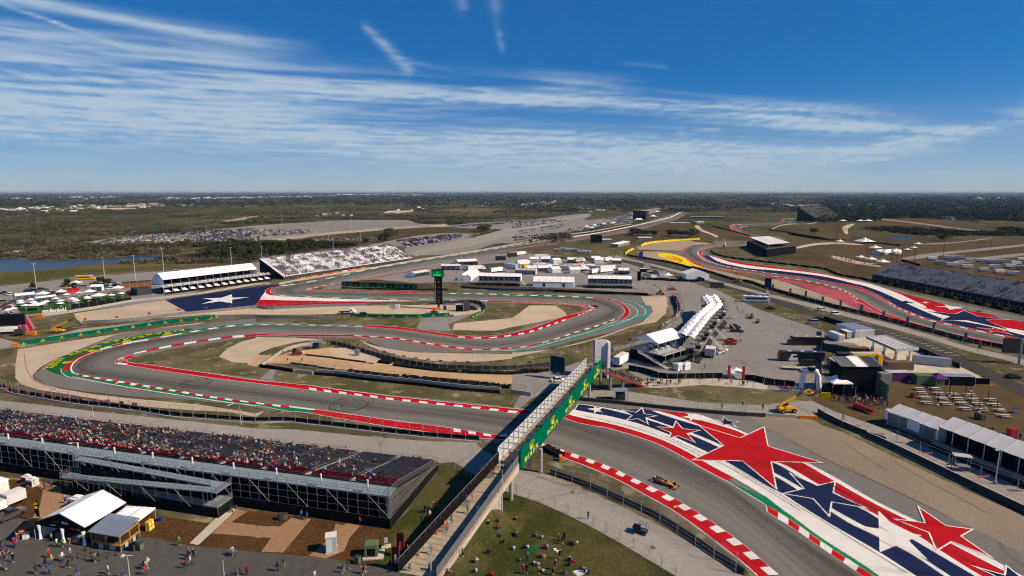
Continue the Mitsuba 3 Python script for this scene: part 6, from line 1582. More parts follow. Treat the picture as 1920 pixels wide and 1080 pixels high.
# mirrored word on the lawn, read from the far side, and the words painted on the green apron
try_word = meshkit.text_mesh('Heineken', 2.1,.5, True)
v, f = np.array(try_word.vertices), np.array(try_word.faces)
h0, h1 = np.array(D("-222.4,287.2")[0]), np.array(D("-231.4,283.2")[0])
u = (h1-h0)/np.linalg.norm(h1-h0)
v[:, 0] *= np.linalg.norm(h1-h0)/v[:, 0].max()
k = thing('letter_sign','white standing letters seen from behind at the edge of the green lawn','sign')
put('lettering', (np.column_stack([h0[0]+u[0]*v[:, 0]+u[1]*v[:, 2], h0[1]+u[1]*v[:, 0]-u[0]*v[:, 2],.15+v[:, 1]*1.25]), f), 'white_sheet', k)
for pc, ang, s in ((D("-148.8,245.4")[0], 'a', 3.6),(D("-158.7,233.3")[0], 'b', 3.6),(D("-162.8,217")[0], 'c', 3.4),(D("-160.7,200.3")[0], 'd', 3.2)):
 base = {'a': D("-152.3,240.7 -144.5,247.9"), 'b': D("-160.7,229 -155.2,235.5"), 'c': D("-162.8,211.5 -161.4,220.9"), 'd': D("-157.9,194 -162.8,206.2")}[ang]
 t = np.array(base[1])-np.array(base[0])
 t = -t/np.linalg.norm(t)
 up = np.array([-t[1], t[0]])
 to3 = lambda x, y, pc=np.array(pc), t=t, up=up: (*(pc+t*x+up*(y-2.4)), SH(13))
 put('painted_lettering', flat_letters(WORD, lambda x, y, s=s: to3(x*s, y*s*.9)), 'paint_yellow', TRACK)
 put('painted_crown', flat_letters(CROWN, lambda x, y, s=s: to3(x*s, 1.2*s+y*s*1.1)), 'paint_yellow', TRACK)
# the logo on the yellow apron: letters with a long-tailed capital
pm = meshkit.text_mesh('IRELLI', 3.0,.01, True)
v, f = np.array(pm.vertices), np.array(pm.faces)
a, b, c = (np.array(p) for p in D("142,496 143,544 152,563"))
e1, e2 = (b-a)/v[:, 0].max()*.86,(c-b)
P_w = unary_union([sbox(0,0,.5,3), sbox(0,2.5,7.2,3.0), sbox(0,1.2,1.8,1.6), sbox(1.4,1.2,1.8,2.6)])
mp = lambda x, y: tuple(a+(b-a)*(x/9.0)+(c-b)*(y/3.0))+(SH(9),)
put('painted_lettering', (np.array([mp(2.2+x/v[:, 0].max()*6.8, y*.72) for x, y, _ in v]), f), 'paint_red', TRACK)
put('painted_lettering', flat_letters(P_w, mp), 'paint_red', TRACK)

# ------------------------------------------------------------------ stalls and furniture on the plaza, near left
ang = lambda a, b: math.atan2(b[1]-a[1], b[0]-a[0])
fr, rr = D("-73.2,92.2")[0], None
fl_ = D("-82.6,94.3")[0]
dep = float(np.linalg.norm(np.array(fr)-fl_))
fu = (np.array(fr)-fl_)/dep
rr = tuple(np.array(fr)+np.array((-fu[1], fu[0]))*8.5)
k, P3, L_ = gable_tent(fr, rr, dep, 3.4,1.9,1, 'white frame tent with a black printed front, selling merchandise on the plaza','market tent', gable_end=False, posts=False, ends=None)
lab(k, cat='market tent')
for d0, d1 in ((0, dep/2),(dep/2, dep)):
 hh = lambda d: 3.4+1.9*(1-abs(d-dep/2)/(dep/2))
 MB().quad(P3(-.03, d0,2.5), P3(-.03, d1,2.5), P3(-.03, d1, hh(d1)-.1), P3(-.03, d0, hh(d0)-.1)).put('printed_fascia','black_cloth', k)
MB().quad(P3(L_-.4,.1,0), P3(L_-.4, dep-.1,0), P3(L_-.4, dep-.1,3.3), P3(L_-.4,.1,3.3)).put('dark_lining','black_cloth', k)  # added black sheet: paints in the shade of the open tent interior
tx_ = meshkit.text_mesh('Store', .42,.02, True)
put('lettering', (np.array([P3(-.08, dep*.47-x, 3.55+y) for x, y, _ in np.array(tx_.vertices)]), np.array(tx_.faces)), 'white_sheet', k)
for d, z, w, m_ in ((dep*.62,3.6,.9, 'red_gloss'),(dep*.3,2.75,1.2, 'red_gloss'),(dep*.74,2.9,1.3, 'pale_grey'),(dep*.14,2.65,.6, 'pale_grey')):
 MB().quad(P3(-.06, d, z), P3(-.06, d-w, z), P3(-.06, d-w, z+.22), P3(-.06, d, z+.22)).put('print_patch', m_, k)
for d in (.1, dep*.47, dep-.1):
 m = MB()
 m.tube(P3(-.05, d, 0), P3(-.05, d, 1.3),.3,.17,8).tube(P3(-.05, d, 1.3), P3(-.05, d, 2.6),.17,.3,8)
 m.put('tied_curtain','white_sheet', k)
for i, d in enumerate((1.3,2.9,5.2,6.6)):
 MB().box(*P3(1.1, d, 0)[:2],0,.7,1.3,.85, ang(fr, rr)).put('counter','mid_grey' if i % 2 else 'dark_grey', k)
# wooden bar with a corrugated roof
kf, kl, kb = (np.array(p) for p in D("-65.9,90.4 -71.7,91.8 -65.5,94.8"))
k = thing('wooden_kiosk','open wooden bar with a blue grey corrugated roof beside the white tent','kiosk')
e1, e2 = kl-kf, kb-kf
kp = lambda a, b, z: (*(kf+e1*a+e2*b), z)
n_ = 16
for i in range(n_):
 a, b = -.06+1.12*i/n_, -.06+1.12*(i+1)/n_-.004
 zz = 3.25+(.05 if i % 2 else 0)
 MB().prism([kp(a, -.08, zz-.25), kp(b, -.08, zz-.25), kp(b, 1.06, zz+.25), kp(a, 1.06, zz+.25)], [kp(a, -.08, zz-.29), kp(b, -.08, zz-.29), kp(b, 1.06, zz+.21), kp(a, 1.06, zz+.21)]).put('roof_sheet','roof_metal', k)
for a, b in ((0,0),(1,0),(0,1),(1,1),(.5,0),(0,.5)):
 MB().bar(kp(a, b, 0), kp(a, b, 3.0),.14).put('post','wood', k)
for (a0, b0, a1, b1) in ((0,0,1,0),(0,0,0,1)):
 for i in range(5):
  q = lambda t: (a0+(a1-a0)*t, b0+(b1-b0)*t)
  p0, p1 = q(i/5+.02), q((i+1)/5-.02)
  MB().bar(kp(*p0,.55), kp(*p1,.55),.06,1.0).put('counter_panel','pale_grey' if i % 2 else 'dark_grey', k)
 MB().bar(kp(a0, b0,1.12), kp(a1, b1,1.12),.4,.08).put('counter_top','wood', k)
 MB().bar(kp(a0, b0,2.75), kp(a1, b1,2.75),.08,.25).put('lintel','wood', k)
MB().quad(kp(.95,1,.1), kp(.95,.05,.1), kp(.95,.05,2.9), kp(.95,1,2.9)).put('back_wall','brown_stone', k)
for i in range(6):
 MB().box(*kp(.7,.15+i*.14,0)[:2],1.15,.3,.3,.35).put('bottle_rack', ['rust','yellow_cloth','dark_grey'][i % 3], k)
# pop-up canopies
c0 = D("-67.3,98.6")[0]
ca = GU * -1
aa = math.atan2(e2[1], e2[0])
for i, lb in enumerate(('white canopy with its corner by the wooden bar roof','white canopy behind the wooden bar, the one farther left')):
 p = np.array(c0)+np.array((-math.sin(aa), math.cos(aa)))*(2.9*i)-np.array((math.cos(aa), math.sin(aa)))*.6
 canopy(p[0], p[1], aa, 4.6,2.5, lb, w=2.8, peak=.8)
for i, (z, dx) in enumerate(((0,0),(1.0,0),(0,.68),(1.0,.68))):
 p = np.array(D("-65.1,96.7")[0])+np.array((math.cos(aa), math.sin(aa)))*dx
 k = thing('yellow_crate','%s yellow crate of the %s stack under the white canopy' % (('lower','upper')[z > 0],('near','far')[dx > 0]), 'crate')
 MB().box(*p, z*.9+.02,.62,.75,.85, aa).put('shell','yellow_cloth', k)
 MB().box(*(p+np.array((math.sin(aa),-math.cos(aa)))*.39), z*.9+.2,.3,.03,.4, aa).put('label','white_sheet', k)
p = D("-69,100.4")[0]
MB().box(*D("-65,100")[0],0,.8,.8,.7).put('bundle','dark_blue', thing('blue_bundle','blue bundle on the mulch behind the white canopy','bundle'))
a_ = -.24
for px, lb, s in ((D("-83.4,104.5")[0], 'white generator unit with dark grilles behind the merchandise tent', (2.6,2.0,2.0)),(D("-98.9,112.9")[0], 'grey air conditioning unit by the skirt of the grandstand', (1.7,1.5,1.5)),(D("-101.3,114.3")[0], 'second grey air conditioning unit farther left by the grandstand skirt', (1.5,1.3,1.4))):
 k = thing('generator' if 'generator' in lb else 'air_conditioner', lb, 'generator' if 'generator' in lb else 'air conditioner')
 p = Place(k, *px, a_)
 p('case', MB().box(0,0,.1, *s, taper=(.96,.94)), 'dull_white')
 p('top_unit', MB().box(.1,.1, s[2]+.1, s[0]*.5, s[1]*.5,.25), 'white_sheet')
 for i in range(2):
  p('grille', MB().box(-s[0]*.25+i*s[0]*.45,-s[1]/2-.01,.4, s[0]*.38,.05, s[2]*.6), 'dark_grey')
 for i in range(3):
  p('vent', MB().box(s[0]/2+.0,-.3,.5+.45*i, .05,.25,.22), 'dark_grey')
fx, fy = D("-87,99.8")[0]
k = thing('feather_flag','black and yellow feather flag standing beside the merchandise tent','flag')
MB().tube((fx, fy, 0),(fx, fy, 4.2),.04, n=6).put('pole','dark_grey', k)
m = MB()
for i in range(8):
 z0, z1 = .9+i*.42,.9+(i+1)*.42
 w0, w1 = [.45+.35*math.sin(math.pi*min(1,(j/8+.1))) for j in (i, i+1)]
 m.bar((fx-w0/2, fy, z0),(fx-(w1 if i < 7 else .1)/2, fy, z1), w0,.03)
m.put('cloth','black_cloth', k)
for i in range(2):
 MB().box(fx-.45, fy-.05,2.5+i*.75,.5,.04,.5).put('emblem','letter_yellow', k)
canopy(*D("-84.7,94.8")[0],.25,2.9,2.4, 'small black canopy with orange lettering at the left of the merchandise tent','black_cloth', peak=.7)
bx_, by_ = D("-84.4,94.4")[0]
k = 'canopy_tent_002'
for i, (z, w, m_) in enumerate(((2.75,.9, 'orange_plastic'),(2.5,.7, 'white_sheet'),(2.2,1.2, 'orange_plastic'))):
 MB().box(bx_+.1, by_-1.75, z-.25, w, .03,.12,.25).put('lettering_band', m_, k)
MB().box(*D("-85.1,94.3")[0],0,.8,.7,1.1,.2).put('top','white_sheet', thing('counter','white counter box in front of the small black canopy','counter'))
pole = D("-72.1,88.8 -70.5,88.2 -69,87.8 -68,88 -67.1,88.7 -66.2,89.4 -70.8,90 -69.4,89.8 -72.3,90.7 -72.2,90.9")
for i, (x, y) in enumerate(pole):
 k = thing('barrier_post','black queue post with tape in front of the wooden bar','queue post','queue posts in front of the wooden bar')
 MB().tube((x, y, 0),(x, y, 1.0),.04, n=6).put('post','black_cloth', k)
 MB().tube((x, y, 0),(x, y, .05),.2, n=8).put('foot','black_cloth', k)
 if i not in (5,9):
  MB().bar((x, y, .93),(*pole[i+1],.93),.02,.06).put('tape','black_cloth', k)

def bin_(px, lb, col='box_green', s=.75, h=1.25):
 k = thing('waste_bin', lb, 'bin')
 p = Place(k, *px, rnd.uniform(-.4,.4))
 p('tub', MB().box(0,0,.1, s*.85, s*.85, h-.2, taper=(1.15,1.15)), col)
 p('lid', MB().box(0,0, h-.1, s*1.05, s*1.05,.12, taper=(.9,.9)), 'dark_grey' if col != 'dark_grey' else 'black_cloth')

for px, lb, c in ((D("-64.1,90.9")[0], 'black wheeled bin at the corner of the wooden bar','dark_grey'),(D("-63,91")[0], 'green wheeled bin right of the black one by the wooden bar','box_green'),(D("-42.8,100.2")[0], 'green bin at the skirt of the grandstand, the left one','box_green'),(D("-42,100.2")[0], 'brown topped bin at the skirt of the grandstand','brown_stone'),(D("-25.2,87.3")[0], 'green bin on the plaza edge below the transformer box','box_green')):
 bin_(px, lb, c, 1.0 if c == 'dark_grey' else .85)
k = thing('utility_cabinet','tall pale metal cabinet on the mulch, alone in the gravel cross','cabinet')
p = Place(k, *D("-30.5,90.7")[0],.25)
p('case', MB().box(0,0,.15,1.7,1.6,2.7), 'pale_grey')
p('roof', MB().box(0,0,2.85,1.85,1.75,.12), 'dull_white')
p('plinth', MB().box(0,0,0,2.0,1.9,.14), 'mat_pale_concrete')
p('door', MB().box(-.3,-.81,.3,.9,.03,2.4), 'dull_white')
p('meter', MB().box(.9,-.4,.3,.35,.5,.9), 'pale_grey')
k = thing('transformer_box','green steel transformer box on a concrete pad by the lawn','transformer')
p = Place(k, *D("-23.4,89.5")[0],.1)
p('case', MB().box(0,0,.2,2.1,1.7,2.0), 'box_green')
p('lid', MB().box(0,0,2.2,2.2,1.8,.15, taper=(.95,.9)), 'box_green')
p('door', MB().box(0,-.86,.4,1.3,.03,1.3), 'black_cloth')
p('pad', MB().box(.3,-.1,0,3.4,2.6,.18), 'mat_pale_concrete')
k = thing('meter_box','small grey meter box on a post and slab right of the transformer','meter box')
p = Place(k, *D("-21.5,91.8")[0],.3)
p('slab', MB().box(0,0,0,1.6,1.0,.16), 'mat_pale_concrete')
p('post', MB().box(0,0,.1,.1,.1,.8), 'pale_grey')
p('case', MB().box(0,0,.8,.6,.35,.8), 'pale_grey')
for px, h, lb in ((D("-18.7,85.9")[0],3.7, 'shorter red edged black totem sign at the foot of the approach ramp'),(D("-18.5,89.1")[0],4.1, 'taller red totem sign against the black wall of the approach ramp')):
 k = thing('totem_sign', lb, 'sign')
 p = Place(k, *px, .1)
 p('body', MB().box(0,0,.1,1.15,.3, h), 'black_cloth')
 for sx in (-.62,.62):
  p('edge', MB().box(sx, 0,.1,.12,.34, h+.05), 'sign_red')
 p('print', MB().box(0,-.17, h*.3,.4,.03, h*.4), 'dull_steel' if 'shorter' in lb else 'sign_red')
 p('foot', MB().box(0,0,0,1.7,1.0,.1), 'black_cloth')
k = thing('yellow_notice','yellow notice board on the left wall of the approach ramp','notice')
MB().box(*D("-17.1,88.7")[0],1.2,.08,1.2,1.0,.5).put('board','letter_yellow', k)
mast(*D("-1.8,101.1")[0],9.4, 'tall thin street light on the spectator lawn beside the ramp wall', arm=False, r=.12)
mast(*D("-12.7,83.5")[0],5.6, 'street light at the foot of the approach ramp with a tilted head', r=.1, heads=1)
mast(*D("-59.5,82.8")[0],4.4, 'street light at the bottom edge of the plaza, left one', r=.09, heads=1)
mast(*D("-44.8,82.8")[0],3.6, 'street light at the bottom edge of the plaza, right one', arm=False, r=.09)
mast(*D("-112.8,150.4")[0],3.4, 'short camera post in front of the near grandstand at the left', arm=False, r=.07)
mast(*D("-39.1,131.1")[0],3.6, 'short camera post behind the near grandstand at the right', arm=False, r=.07)
mast(*D("-70.7,145.3")[0],4.8, 'taller post at the fence above the grandstand', arm=False, r=.1)
# vehicles at the left edge
u_ = np.array(D("-96.1,106")[0])-np.array(D("-97.1,103.5")[0])
a_ = math.atan2(u_[1], u_[0])
vehicle('pickup', *D("-93.6,100.7")[0], a_, (.06,.055,.06), 'dark pickup truck at the left edge of the plaza, its bed full of boxes','pickup truck')
trailer(*D("-96.4,105.4")[0], a_, 3.2, 'white box truck with a grey roof at the left edge of the plaza','dull_white','box truck', 2.2,1.9)
trailer(*D("-97.4,101.6")[0], a_, 4, 'low white trailer between the pickup and the box truck','white_sheet','trailer', 2.2,1.5)
gable_tent(D("-101.2,105")[0], D("-102.2,111.2")[0],5,2.5,1.0,2, 'white tent cut by the left edge of the picture','tent', front='white_sheet')

# ------------------------------------------------------------------ people on the plaza, the ramp, the lawn and the bridge
rp = random.Random(23)
place_txt = {}

def crowd_at(pts, where, poses, group, shirts=None, face=None, small=False):
 for i, (x, y) in enumerate(pts):
  pose = rp.choice(poses)
  sh = shirts[i % len(shirts)] if shirts else rp.choice(CROWD)
  a = rp.uniform(0,6.28) if face is None else face+rp.uniform(-.6,.6)
  z = 0
  for _ in range(12):
   z = bank_z(x*(1-z/60), y*(1-z/60))
  person(x*(1-z/60), y*(1-z/60), z+.05, a, pose, sh, where, group, rp, small, rp.choice([None, None, None, 'black','white','red','navy']))

def px_place(pts, where, group, shirts, poses, face=None):
 crowd_at(pts, where, poses, group, shirts, face=face)

px_place(D("-85.7,93.3 -84.9,91.6"), 'near the small black canopy','people by the small black canopy', ['red','red'], ['photo','walk'])
px_place(D("-76.8,88.8 -73.2,88.8 -73.9,88"), 'below the merchandise tent','people below the merchandise tent', ['red','white','white'], ['walk','stand'])
px_place(D("-79.9,93.4 -77.8,91.8 -76.7,91.7 -75.6,91.7 -68.3,87.6 -67.9,87.8"), 'at the front of the merchandise tent','customers of the merchandise tent', ['white','white','green','black','grey','black'], ['stand','photo'])
px_place(D("-87,91.5 -85.2,90.4 -83.5,88.9 -81.6,87.5 -81.3,85.6 -81.5,85 -84.1,88.4 -84.9,91.7"), 'at the left edge of the plaza','people at the left edge of the plaza', ['dark','navy','blue','black','blue','grey','dark','red'], ['walk','stride','stand'])
px_place(D("-75.6,84.6 -75.4,86.3 -74.9,87 -73.4,84.5 -71.5,86 -71.1,86.5 -73.7,87.7 -68.3,83.7"), 'on the lower left of the plaza','people crossing the lower left of the plaza', ['dark','black','yellow','blue','black','dark','white','blue'], ['walk','stride'])
px_place(D("-57,92.1 -54,89.3 -52.8,88.8 -53.2,88.2 -52.2,86.7 -52.7,86 -59,86.6 -59.2,85.9 -58.7,85.7 -58.2,84.4 -46.6,89.4 -46.3,89.7 -46.3,89.1"), 'in the middle of the plaza','people in the middle of the plaza', ['green','grey','black','dark','white','maroon','white','navy','beige','red','white','black','grey'], ['walk','stride'])
px_place(D("-43,84.3 -42,84.3 -43.4,83.7 -64.1,84.5 -61.2,83.7"), 'at the bottom edge of the plaza','people at the bottom edge of the plaza', ['black','maroon','purple','white','blue'], ['walk','stand'])
px_place(D("-37.5,85.3 -36.9,86.3 -26.8,84.8 -26.4,85.8 -23.7,84.6 -23.4,84.5 -30.9,83.3"), 'on the plaza below the white cabinet','people on the plaza below the cabinet', ['black','dark','grey','dark','orange','navy','white'], ['walk','stride','stand'])
px_place(D("-95.6,111.7 -94.6,112.3 -87,106 -53.2,102.7 -52.3,102.8 -39.1,100.6 -37.9,100.1 -27.7,98.6"), 'by the grandstand skirt','stewards by the grandstand skirt', ['blue','blue','blue','navy','navy','blue','blue','red'], ['stand','walk'])
px_place(D("-16.4,99 -15.2,100.4 -16.4,102.4 -15.9,102.7 -15.2,103.1 -14.9,103.6 -14.6,104.1"), 'on the grass strip by the ramp','people on the grass strip by the ramp', ['blue','white','black','dark','black','dark','maroon'], ['stand'])
px_place(D("-18,86.5 -16.4,85.2 -13.2,85.1"), 'at the foot of the approach ramp','people at the foot of the approach ramp', ['navy','navy','dark'], ['stand','walk'])

def on_ramp(pts_z, shirts):
 for i, (x, y) in enumerate(pts_z):
  t = float(np.clip(np.dot(np.array((x, y))-(aL0+aR0)/2, bu)/np.linalg.norm((aL1+aR1)/2-(aL0+aR0)/2),0,1))
  person(x, y, FLOOR*t+.05, math.atan2(bu[1], bu[0])+rp.choice([0,3.1]), rp.choice(['walk','stride']), shirts[i % len(shirts)], 'on the approach ramp','people on the approach ramp', rp)

mid0, mid1 = (aL0+aR0)/2,(aL1+aR1)/2
for t, w, sh in ((.16,.12, 'blue'),(.36,.2, 'white'),(.33,.16, 'pink'),(.39,.2, 'grey'),(.34,-.3, 'grey'),(.31,-.34, 'maroon'),(.5,.02, 'grey'),(.5,-.3, 'white'),(.56,.2, 'white'),(.58,.28, 'purple'),(.6,.15, 'pink'),(.6,-.3, 'black'),(.62,-.36, 'dark'),(.74,-.3, 'black'),(.76,-.36, 'white'),(.85,.22, 'red'),(.84,.1, 'beige'),(.87,.16, 'red'),(.9,.3, 'dark'),(.89,-.05, 'black'),(.95,.1, 'black'),(.97,-.2, 'navy')):
 q = mid0*(1-t)+mid1*t+bn*w*6.4
 person(q[0], q[1], FLOOR*t+.05, math.atan2(bu[1], bu[0])+rp.choice([0,3.1]), rp.choice(['walk','stride']), sh, 'on the approach ramp','people on the approach ramp', rp)
for s, d, sh in ((2.5,3.2, 'black'),(4,1.6, 'dark'),(9.5,3.0, 'white'),(10,2.0, 'black'),(17,2.6, 'dark'),(17.5,1.9, 'black'),(28,2.6, 'dark'),(28.6,2.0, 'black'),(43,2.4, 'red'),(44,1.8, 'dark'),(46,2.8, 'grey'),(60,2.0, 'yellow'),(62,3.0, 'dark'),(64,2.2, 'blue'),(66,1.6, 'white'),(67,2.8, 'dark')):
 person(*bp(s, d, FLOOR), math.atan2(bu[1], bu[0])+rp.choice([0,3.1]), rp.choice(['walk','stride']), sh, 'on the footbridge','people on the footbridge', rp, True)
cr = MB()
for i in range(60):
 t, w = rp.random(), rp.uniform(-1.4,1.4)
 q = s0*(1-t)+s1*t+sn*w
 v, f, c = figure('walk', rp.choice(CROWD), rp, True)
 cr.add(turn(v, q[0], q[1], FLOOR*(1-t)+.1, math.atan2(sd[1], sd[0])+rp.choice([0,3.1])), f, c)
lab(cr.put('stair_crowd','vertex_cloth'), 'dense crowd on the stairs of the footbridge','crowd', kind='stuff')
# the lawn
sit = D("0.6,100.1 0.4,95.2 0.9,94.8 4.2,94.8 5.3,94.2 2.2,91.3 2.7,91.3 5.6,91.3 6,91.1 0.3,91 3.6,87 4.2,86.6 1.3,87.7 4.9,88.9 5.2,88.6 9.5,87.9 10.1,87.3 9.3,86.6 10.1,92.5 11.2,92.5 10.5,92.1 11.1,85.6 11.6,85.1 12.2,84.6 4.9,85 8.4,84.5 -4.3,98.6 -2.8,102.9 -3.6,101.7 -4.7,98.6 -2.6,99.3 -2.6,97.1 -2.1,94.8 -1.4,92.9 -3.9,90 -6.1,87.5 -5.8,87.7 -8.6,92.9 -8,92.5 -5.7,85 -10.2,84.8 -3.2,84.1")
px_place(sit, 'on the spectator lawn','spectators sitting on the lawn', ['dark','black','navy','grey','white','navy','white','red','grey','white','white','white','grey','beige','orange','black','red','black','navy','white','dark','red','black','navy','white','blue','black','red','blue','black','maroon','red','blue','black','navy','dark','white','dark','beige','white','dark','red'], ['sit'],1.2)
px_place(D("8.1,93.2 8.7,92.5 9.1,93.4 7.9,88.4 2.5,87.9 7,85.6 2.3,84.6 1.8,84.5 4.2,84.5 6.5,84.3 -8.2,88.9 14.1,100.4"), 'on the spectator lawn','spectators standing on the lawn', ['red','black','navy','black','grey','maroon','black','red','orange','dark','grey','dark'], ['stand'],1.2)
for (x, y), m_, lb in ((D("-7.7,92.1")[0], 'blanket_stripe','blue and white striped blanket on the lawn by the ramp wall'),(D("3.4,91.1")[0], 'paint_deep_green','green blanket on the spectator lawn'),(D("11,85.1")[0], 'clear_panel','pale blue blanket on the lawn at the bottom of the picture')):
 if m_ == 'blanket_stripe':
  diff('blanket_stripe', lambda p, n, uv: MIX(c3(.12,.22,.42), c3(.6,.65,.7), SS(.45,.55,.5+.5*dr.sin((p.x+p.y*.4)*14.0))))
 MB().box(x, y, .02,2.2,1.5,.05,.5).put('cloth', m_, thing('blanket', lb, 'blanket'))
for (x, y), lb in ((D("7.3,90.8")[0], 'white picnic box beside the standing group on the lawn'),(D("7.7,90.3")[0], 'second white picnic box on the lawn')):
 MB().box(x, y, .02,.5,.35,.3).put('box','white_sheet', thing('picnic_box', lb, 'box'))
for i, (x, y) in enumerate(D("-13.9,95.5 -16.7,88.8 -15.1,93.6")):
 t = float(np.clip(np.dot(np.array((x, y))-mid0, bu)/np.linalg.norm(mid1-mid0),0,1))
 k = thing('traffic_cone','orange cone at the left wall of the approach ramp','cone','cones on the approach ramp')
 q = mid0*(1-t)+mid1*t+bn*2.4
 MB().tube((*q, FLOOR*t+.1),(*q, FLOOR*t+.8),.22,.05,8).put('cone','orange_plastic', k)
 MB().box(*q, FLOOR*t+.04,.5,.5,.06).put('foot','orange_plastic', k)
# cart on the service road
k = thing('utility_cart','dark utility cart with a flat grey canopy on the service road','cart')
p = Place(k, *D("22.9,96.1")[0],-.55)
p('body', MB().box(0,0,.35,2.5,1.2,.4, taper=(.94,.9)), 'dark_grey')
p('bed', MB().box(-.8,0,.8,1.1,1.25,.3), 'dark_grey')
p('canopy', MB().box(.5,0,1.9,1.7,1.35,.07), 'mid_grey')
for sx in (-.2,1.2):
 for sy in (-.55,.55):
  p('canopy_post', MB().bar((sx, sy, .8),(sx, sy, 1.9),.05), 'dark_grey')
wheels(p, [(sx, sy) for sx in (-.9,.9) for sy in (-.6,.6)],.3,.22)
person(*D("22.7,96.7")[0],.55,2.5, 'seat','white','driving the utility cart on the service road', None, rp)
for (x, y) in D("12.2,110.4 24,91.6"):
 k = thing('manhole_cover','round manhole cover in the service road, %s' % ('left one' if x < 0 or y > 110 else 'right one in a square patch'), 'manhole cover')
 MB().tube((x, y, .04),(x, y, .075),.5, n=16).put('plate','brown_stone', k)

# ------------------------------------------------------------------ the racing cars
def racing_car(x, y, a, label, main, second):
 k = thing('racing_car', label, 'racing car')
 p = Place(k, x, y, a, .085)
 hull = [(-2.2,.12,.3,.55),(-1.5,.28,.12,.78),(-.7,.5,.1,.85),(-.1,.52,.1,.72),(.45,.34,.12,.66),(1.2,.22,.2,.58),(2.1,.13,.24,.42),(2.75,.08,.2,.32)]
 p('body', MB().add(*loft(hull)), main, smooth=40)
 p('engine_cover', MB().add(*loft([(-2.1,.05,.5,.62),(-1.3,.12,.6,.98),(-.55,.14,.6,1.05),(-.3,.1,.6,.95)])), second, smooth=40)
 for s in (-1,1):
  p('sidepod', MB().add(*(lambda v, f: (v+(0, s*.5,0), f))(*loft([(-1.7,.1,.12,.3),(-.9,.24,.1,.52),(.1,.28,.1,.58),(.25,.22,.16,.52)]))), second, smooth=40)
  p('mirror', MB().box(.45, s*.58,.68,.1,.22,.1), main)
 p('floor', MB().box(-.6,0,.05,3.4,1.5,.05, taper=(.98,.98)), 'black_cloth')
 w = p('front_wing', MB().box(2.55,0,.1,.45,1.9,.05), 'dark_blue')
 for s in (-1,1):
  p('end_plate', MB().box(2.5, s*.96,.06,.55,.04,.28), 'dark_blue', w)
 p('front_flap', MB().box(2.4,0,.19,.2,1.8,.04), main)
 r_ = p('rear_wing', MB().box(-2.35,0,.84,.4,1.0,.07), 'dark_blue')
 p('wing_mark', MB().box(-2.35,0,.915,.22,.6,.012), 'white_sheet', r_)
 for s in (-1,1):
  p('end_plate', MB().box(-2.35, s*.51,.4,.55,.04,.56), 'dark_blue', r_)
 h = p('halo', MB().tube((.55,0,.62),(.35,0,.98),.04).bar((.35,0,.98),(-.25,.28,.98),.07).bar((.35,0,.98),(-.25,-.28,.98),.07), 'black_cloth')
 p('helmet', MB().tube((-.02,0,.66),(-.02,0,.92),.15,.11,9), 'sign_red')
 p('cockpit', MB().box(.05,0,.6,.9,.5,.13), 'black_cloth')
 for sx, r, wd in ((-1.75,.34,.4),(1.75,.33,.33)):
  for s in (-1,1):
   q = p('wheel', MB().tube((sx, s*(1.0-wd), r),(sx, s*1.0, r), r, n=16), 'tyre_black')
   p('rim', MB().tube((sx, s*(1.0-wd*.9), r),(sx, s*1.012, r), r*.55, n=10), 'dark_grey', q)
   p('suspension_arm', MB().bar((sx, s*.2,.35),(sx, s*.68,.34),.05).bar((sx+.3, s*.2,.3),(sx, s*.68,.3),.04), 'black_cloth')

c0, c1 = np.array(D("29.9,115.1")[0]), np.array(D("33.5,111.8")[0])
racing_car(*((c0+c1)/2), math.atan2(*(c1-c0)[::-1]), 'orange and dark blue open-wheel racing car on the grey track below the stars','car_orange','dark_blue')
c0, c1 = np.array(D("44.8,300")[0]), np.array(D("42.5,306.1")[0])
racing_car(*((c0+c1)/2), math.atan2(*(c1-c0)[::-1]), 'small distant racing car rounding the inside kerb of the far right-hand bend','dark_blue','red_gloss')

# ------------------------------------------------------------------ the long hospitality terrace and the white stand at the upper hairpin
A_ = lambda *q: [np.array(p) for p in q]
t0, t1 = A_(*D("-205.2,340.7 -165,398"))
tu = (t1-t0)/np.linalg.norm(t1-t0)
tn = np.array([-tu[1], tu[0]])
TL = float(np.linalg.norm(t1-t0))
tp = lambda s, d, z: (*(t0+tu*s+tn*d), z)
k, P3, _ = gable_tent(t0+tn*6.5+tu*3, t1+tn*6.5-tu*6,13,3.6,3.6,12, 'long white roofed hospitality terrace on two floors beside the painted flag','hospitality terrace', z=4.3)
for i in range(14):
 a, b = TL*i/14+.1, TL*(i+1)/14-.1
 MB().bar(tp((a+b)/2,10,4.15), tp(b, 10,4.15),20,.25).bar(tp(a, 10,4.15), tp((a+b)/2,10,4.15),20,.25).put('floor_slab','pale_grey', k)
 MB().bar(tp(a, 0,.1), tp(a, 0,4.1),.3).put('column','pale_grey', k)
 m = MB()
 c = (a+b)/2
 m.quad(tp(c-1.6,-.4,1.0), tp(c+1.9,-.4,1.0), tp(c+.7,2.6,2.6), tp(c-.9,2.6,2.6))
 m.put('awning','white_sheet', k)
 for j in range(3):
  MB().box(*tp(a+.8+j*1.6,2.5+(j % 2)*2,0)[:2],4.3,1.0,1.0,.9).put('table', ['white_sheet','mid_grey','white_sheet'][j], k)
for h in (.35,.7,1.05):
 MB().bar(tp(0,-.2,4.2+h), tp(TL, -.2,4.2+h),.07).put('rail','steel', k)
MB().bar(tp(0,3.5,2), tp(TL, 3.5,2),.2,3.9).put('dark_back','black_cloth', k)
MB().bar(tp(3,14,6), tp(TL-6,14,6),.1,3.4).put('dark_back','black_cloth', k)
MB().bar(tp(0,-1.4,.7), tp(TL, -1.4,.7),.1,1.4).put('screen_fence','black_cloth', k)
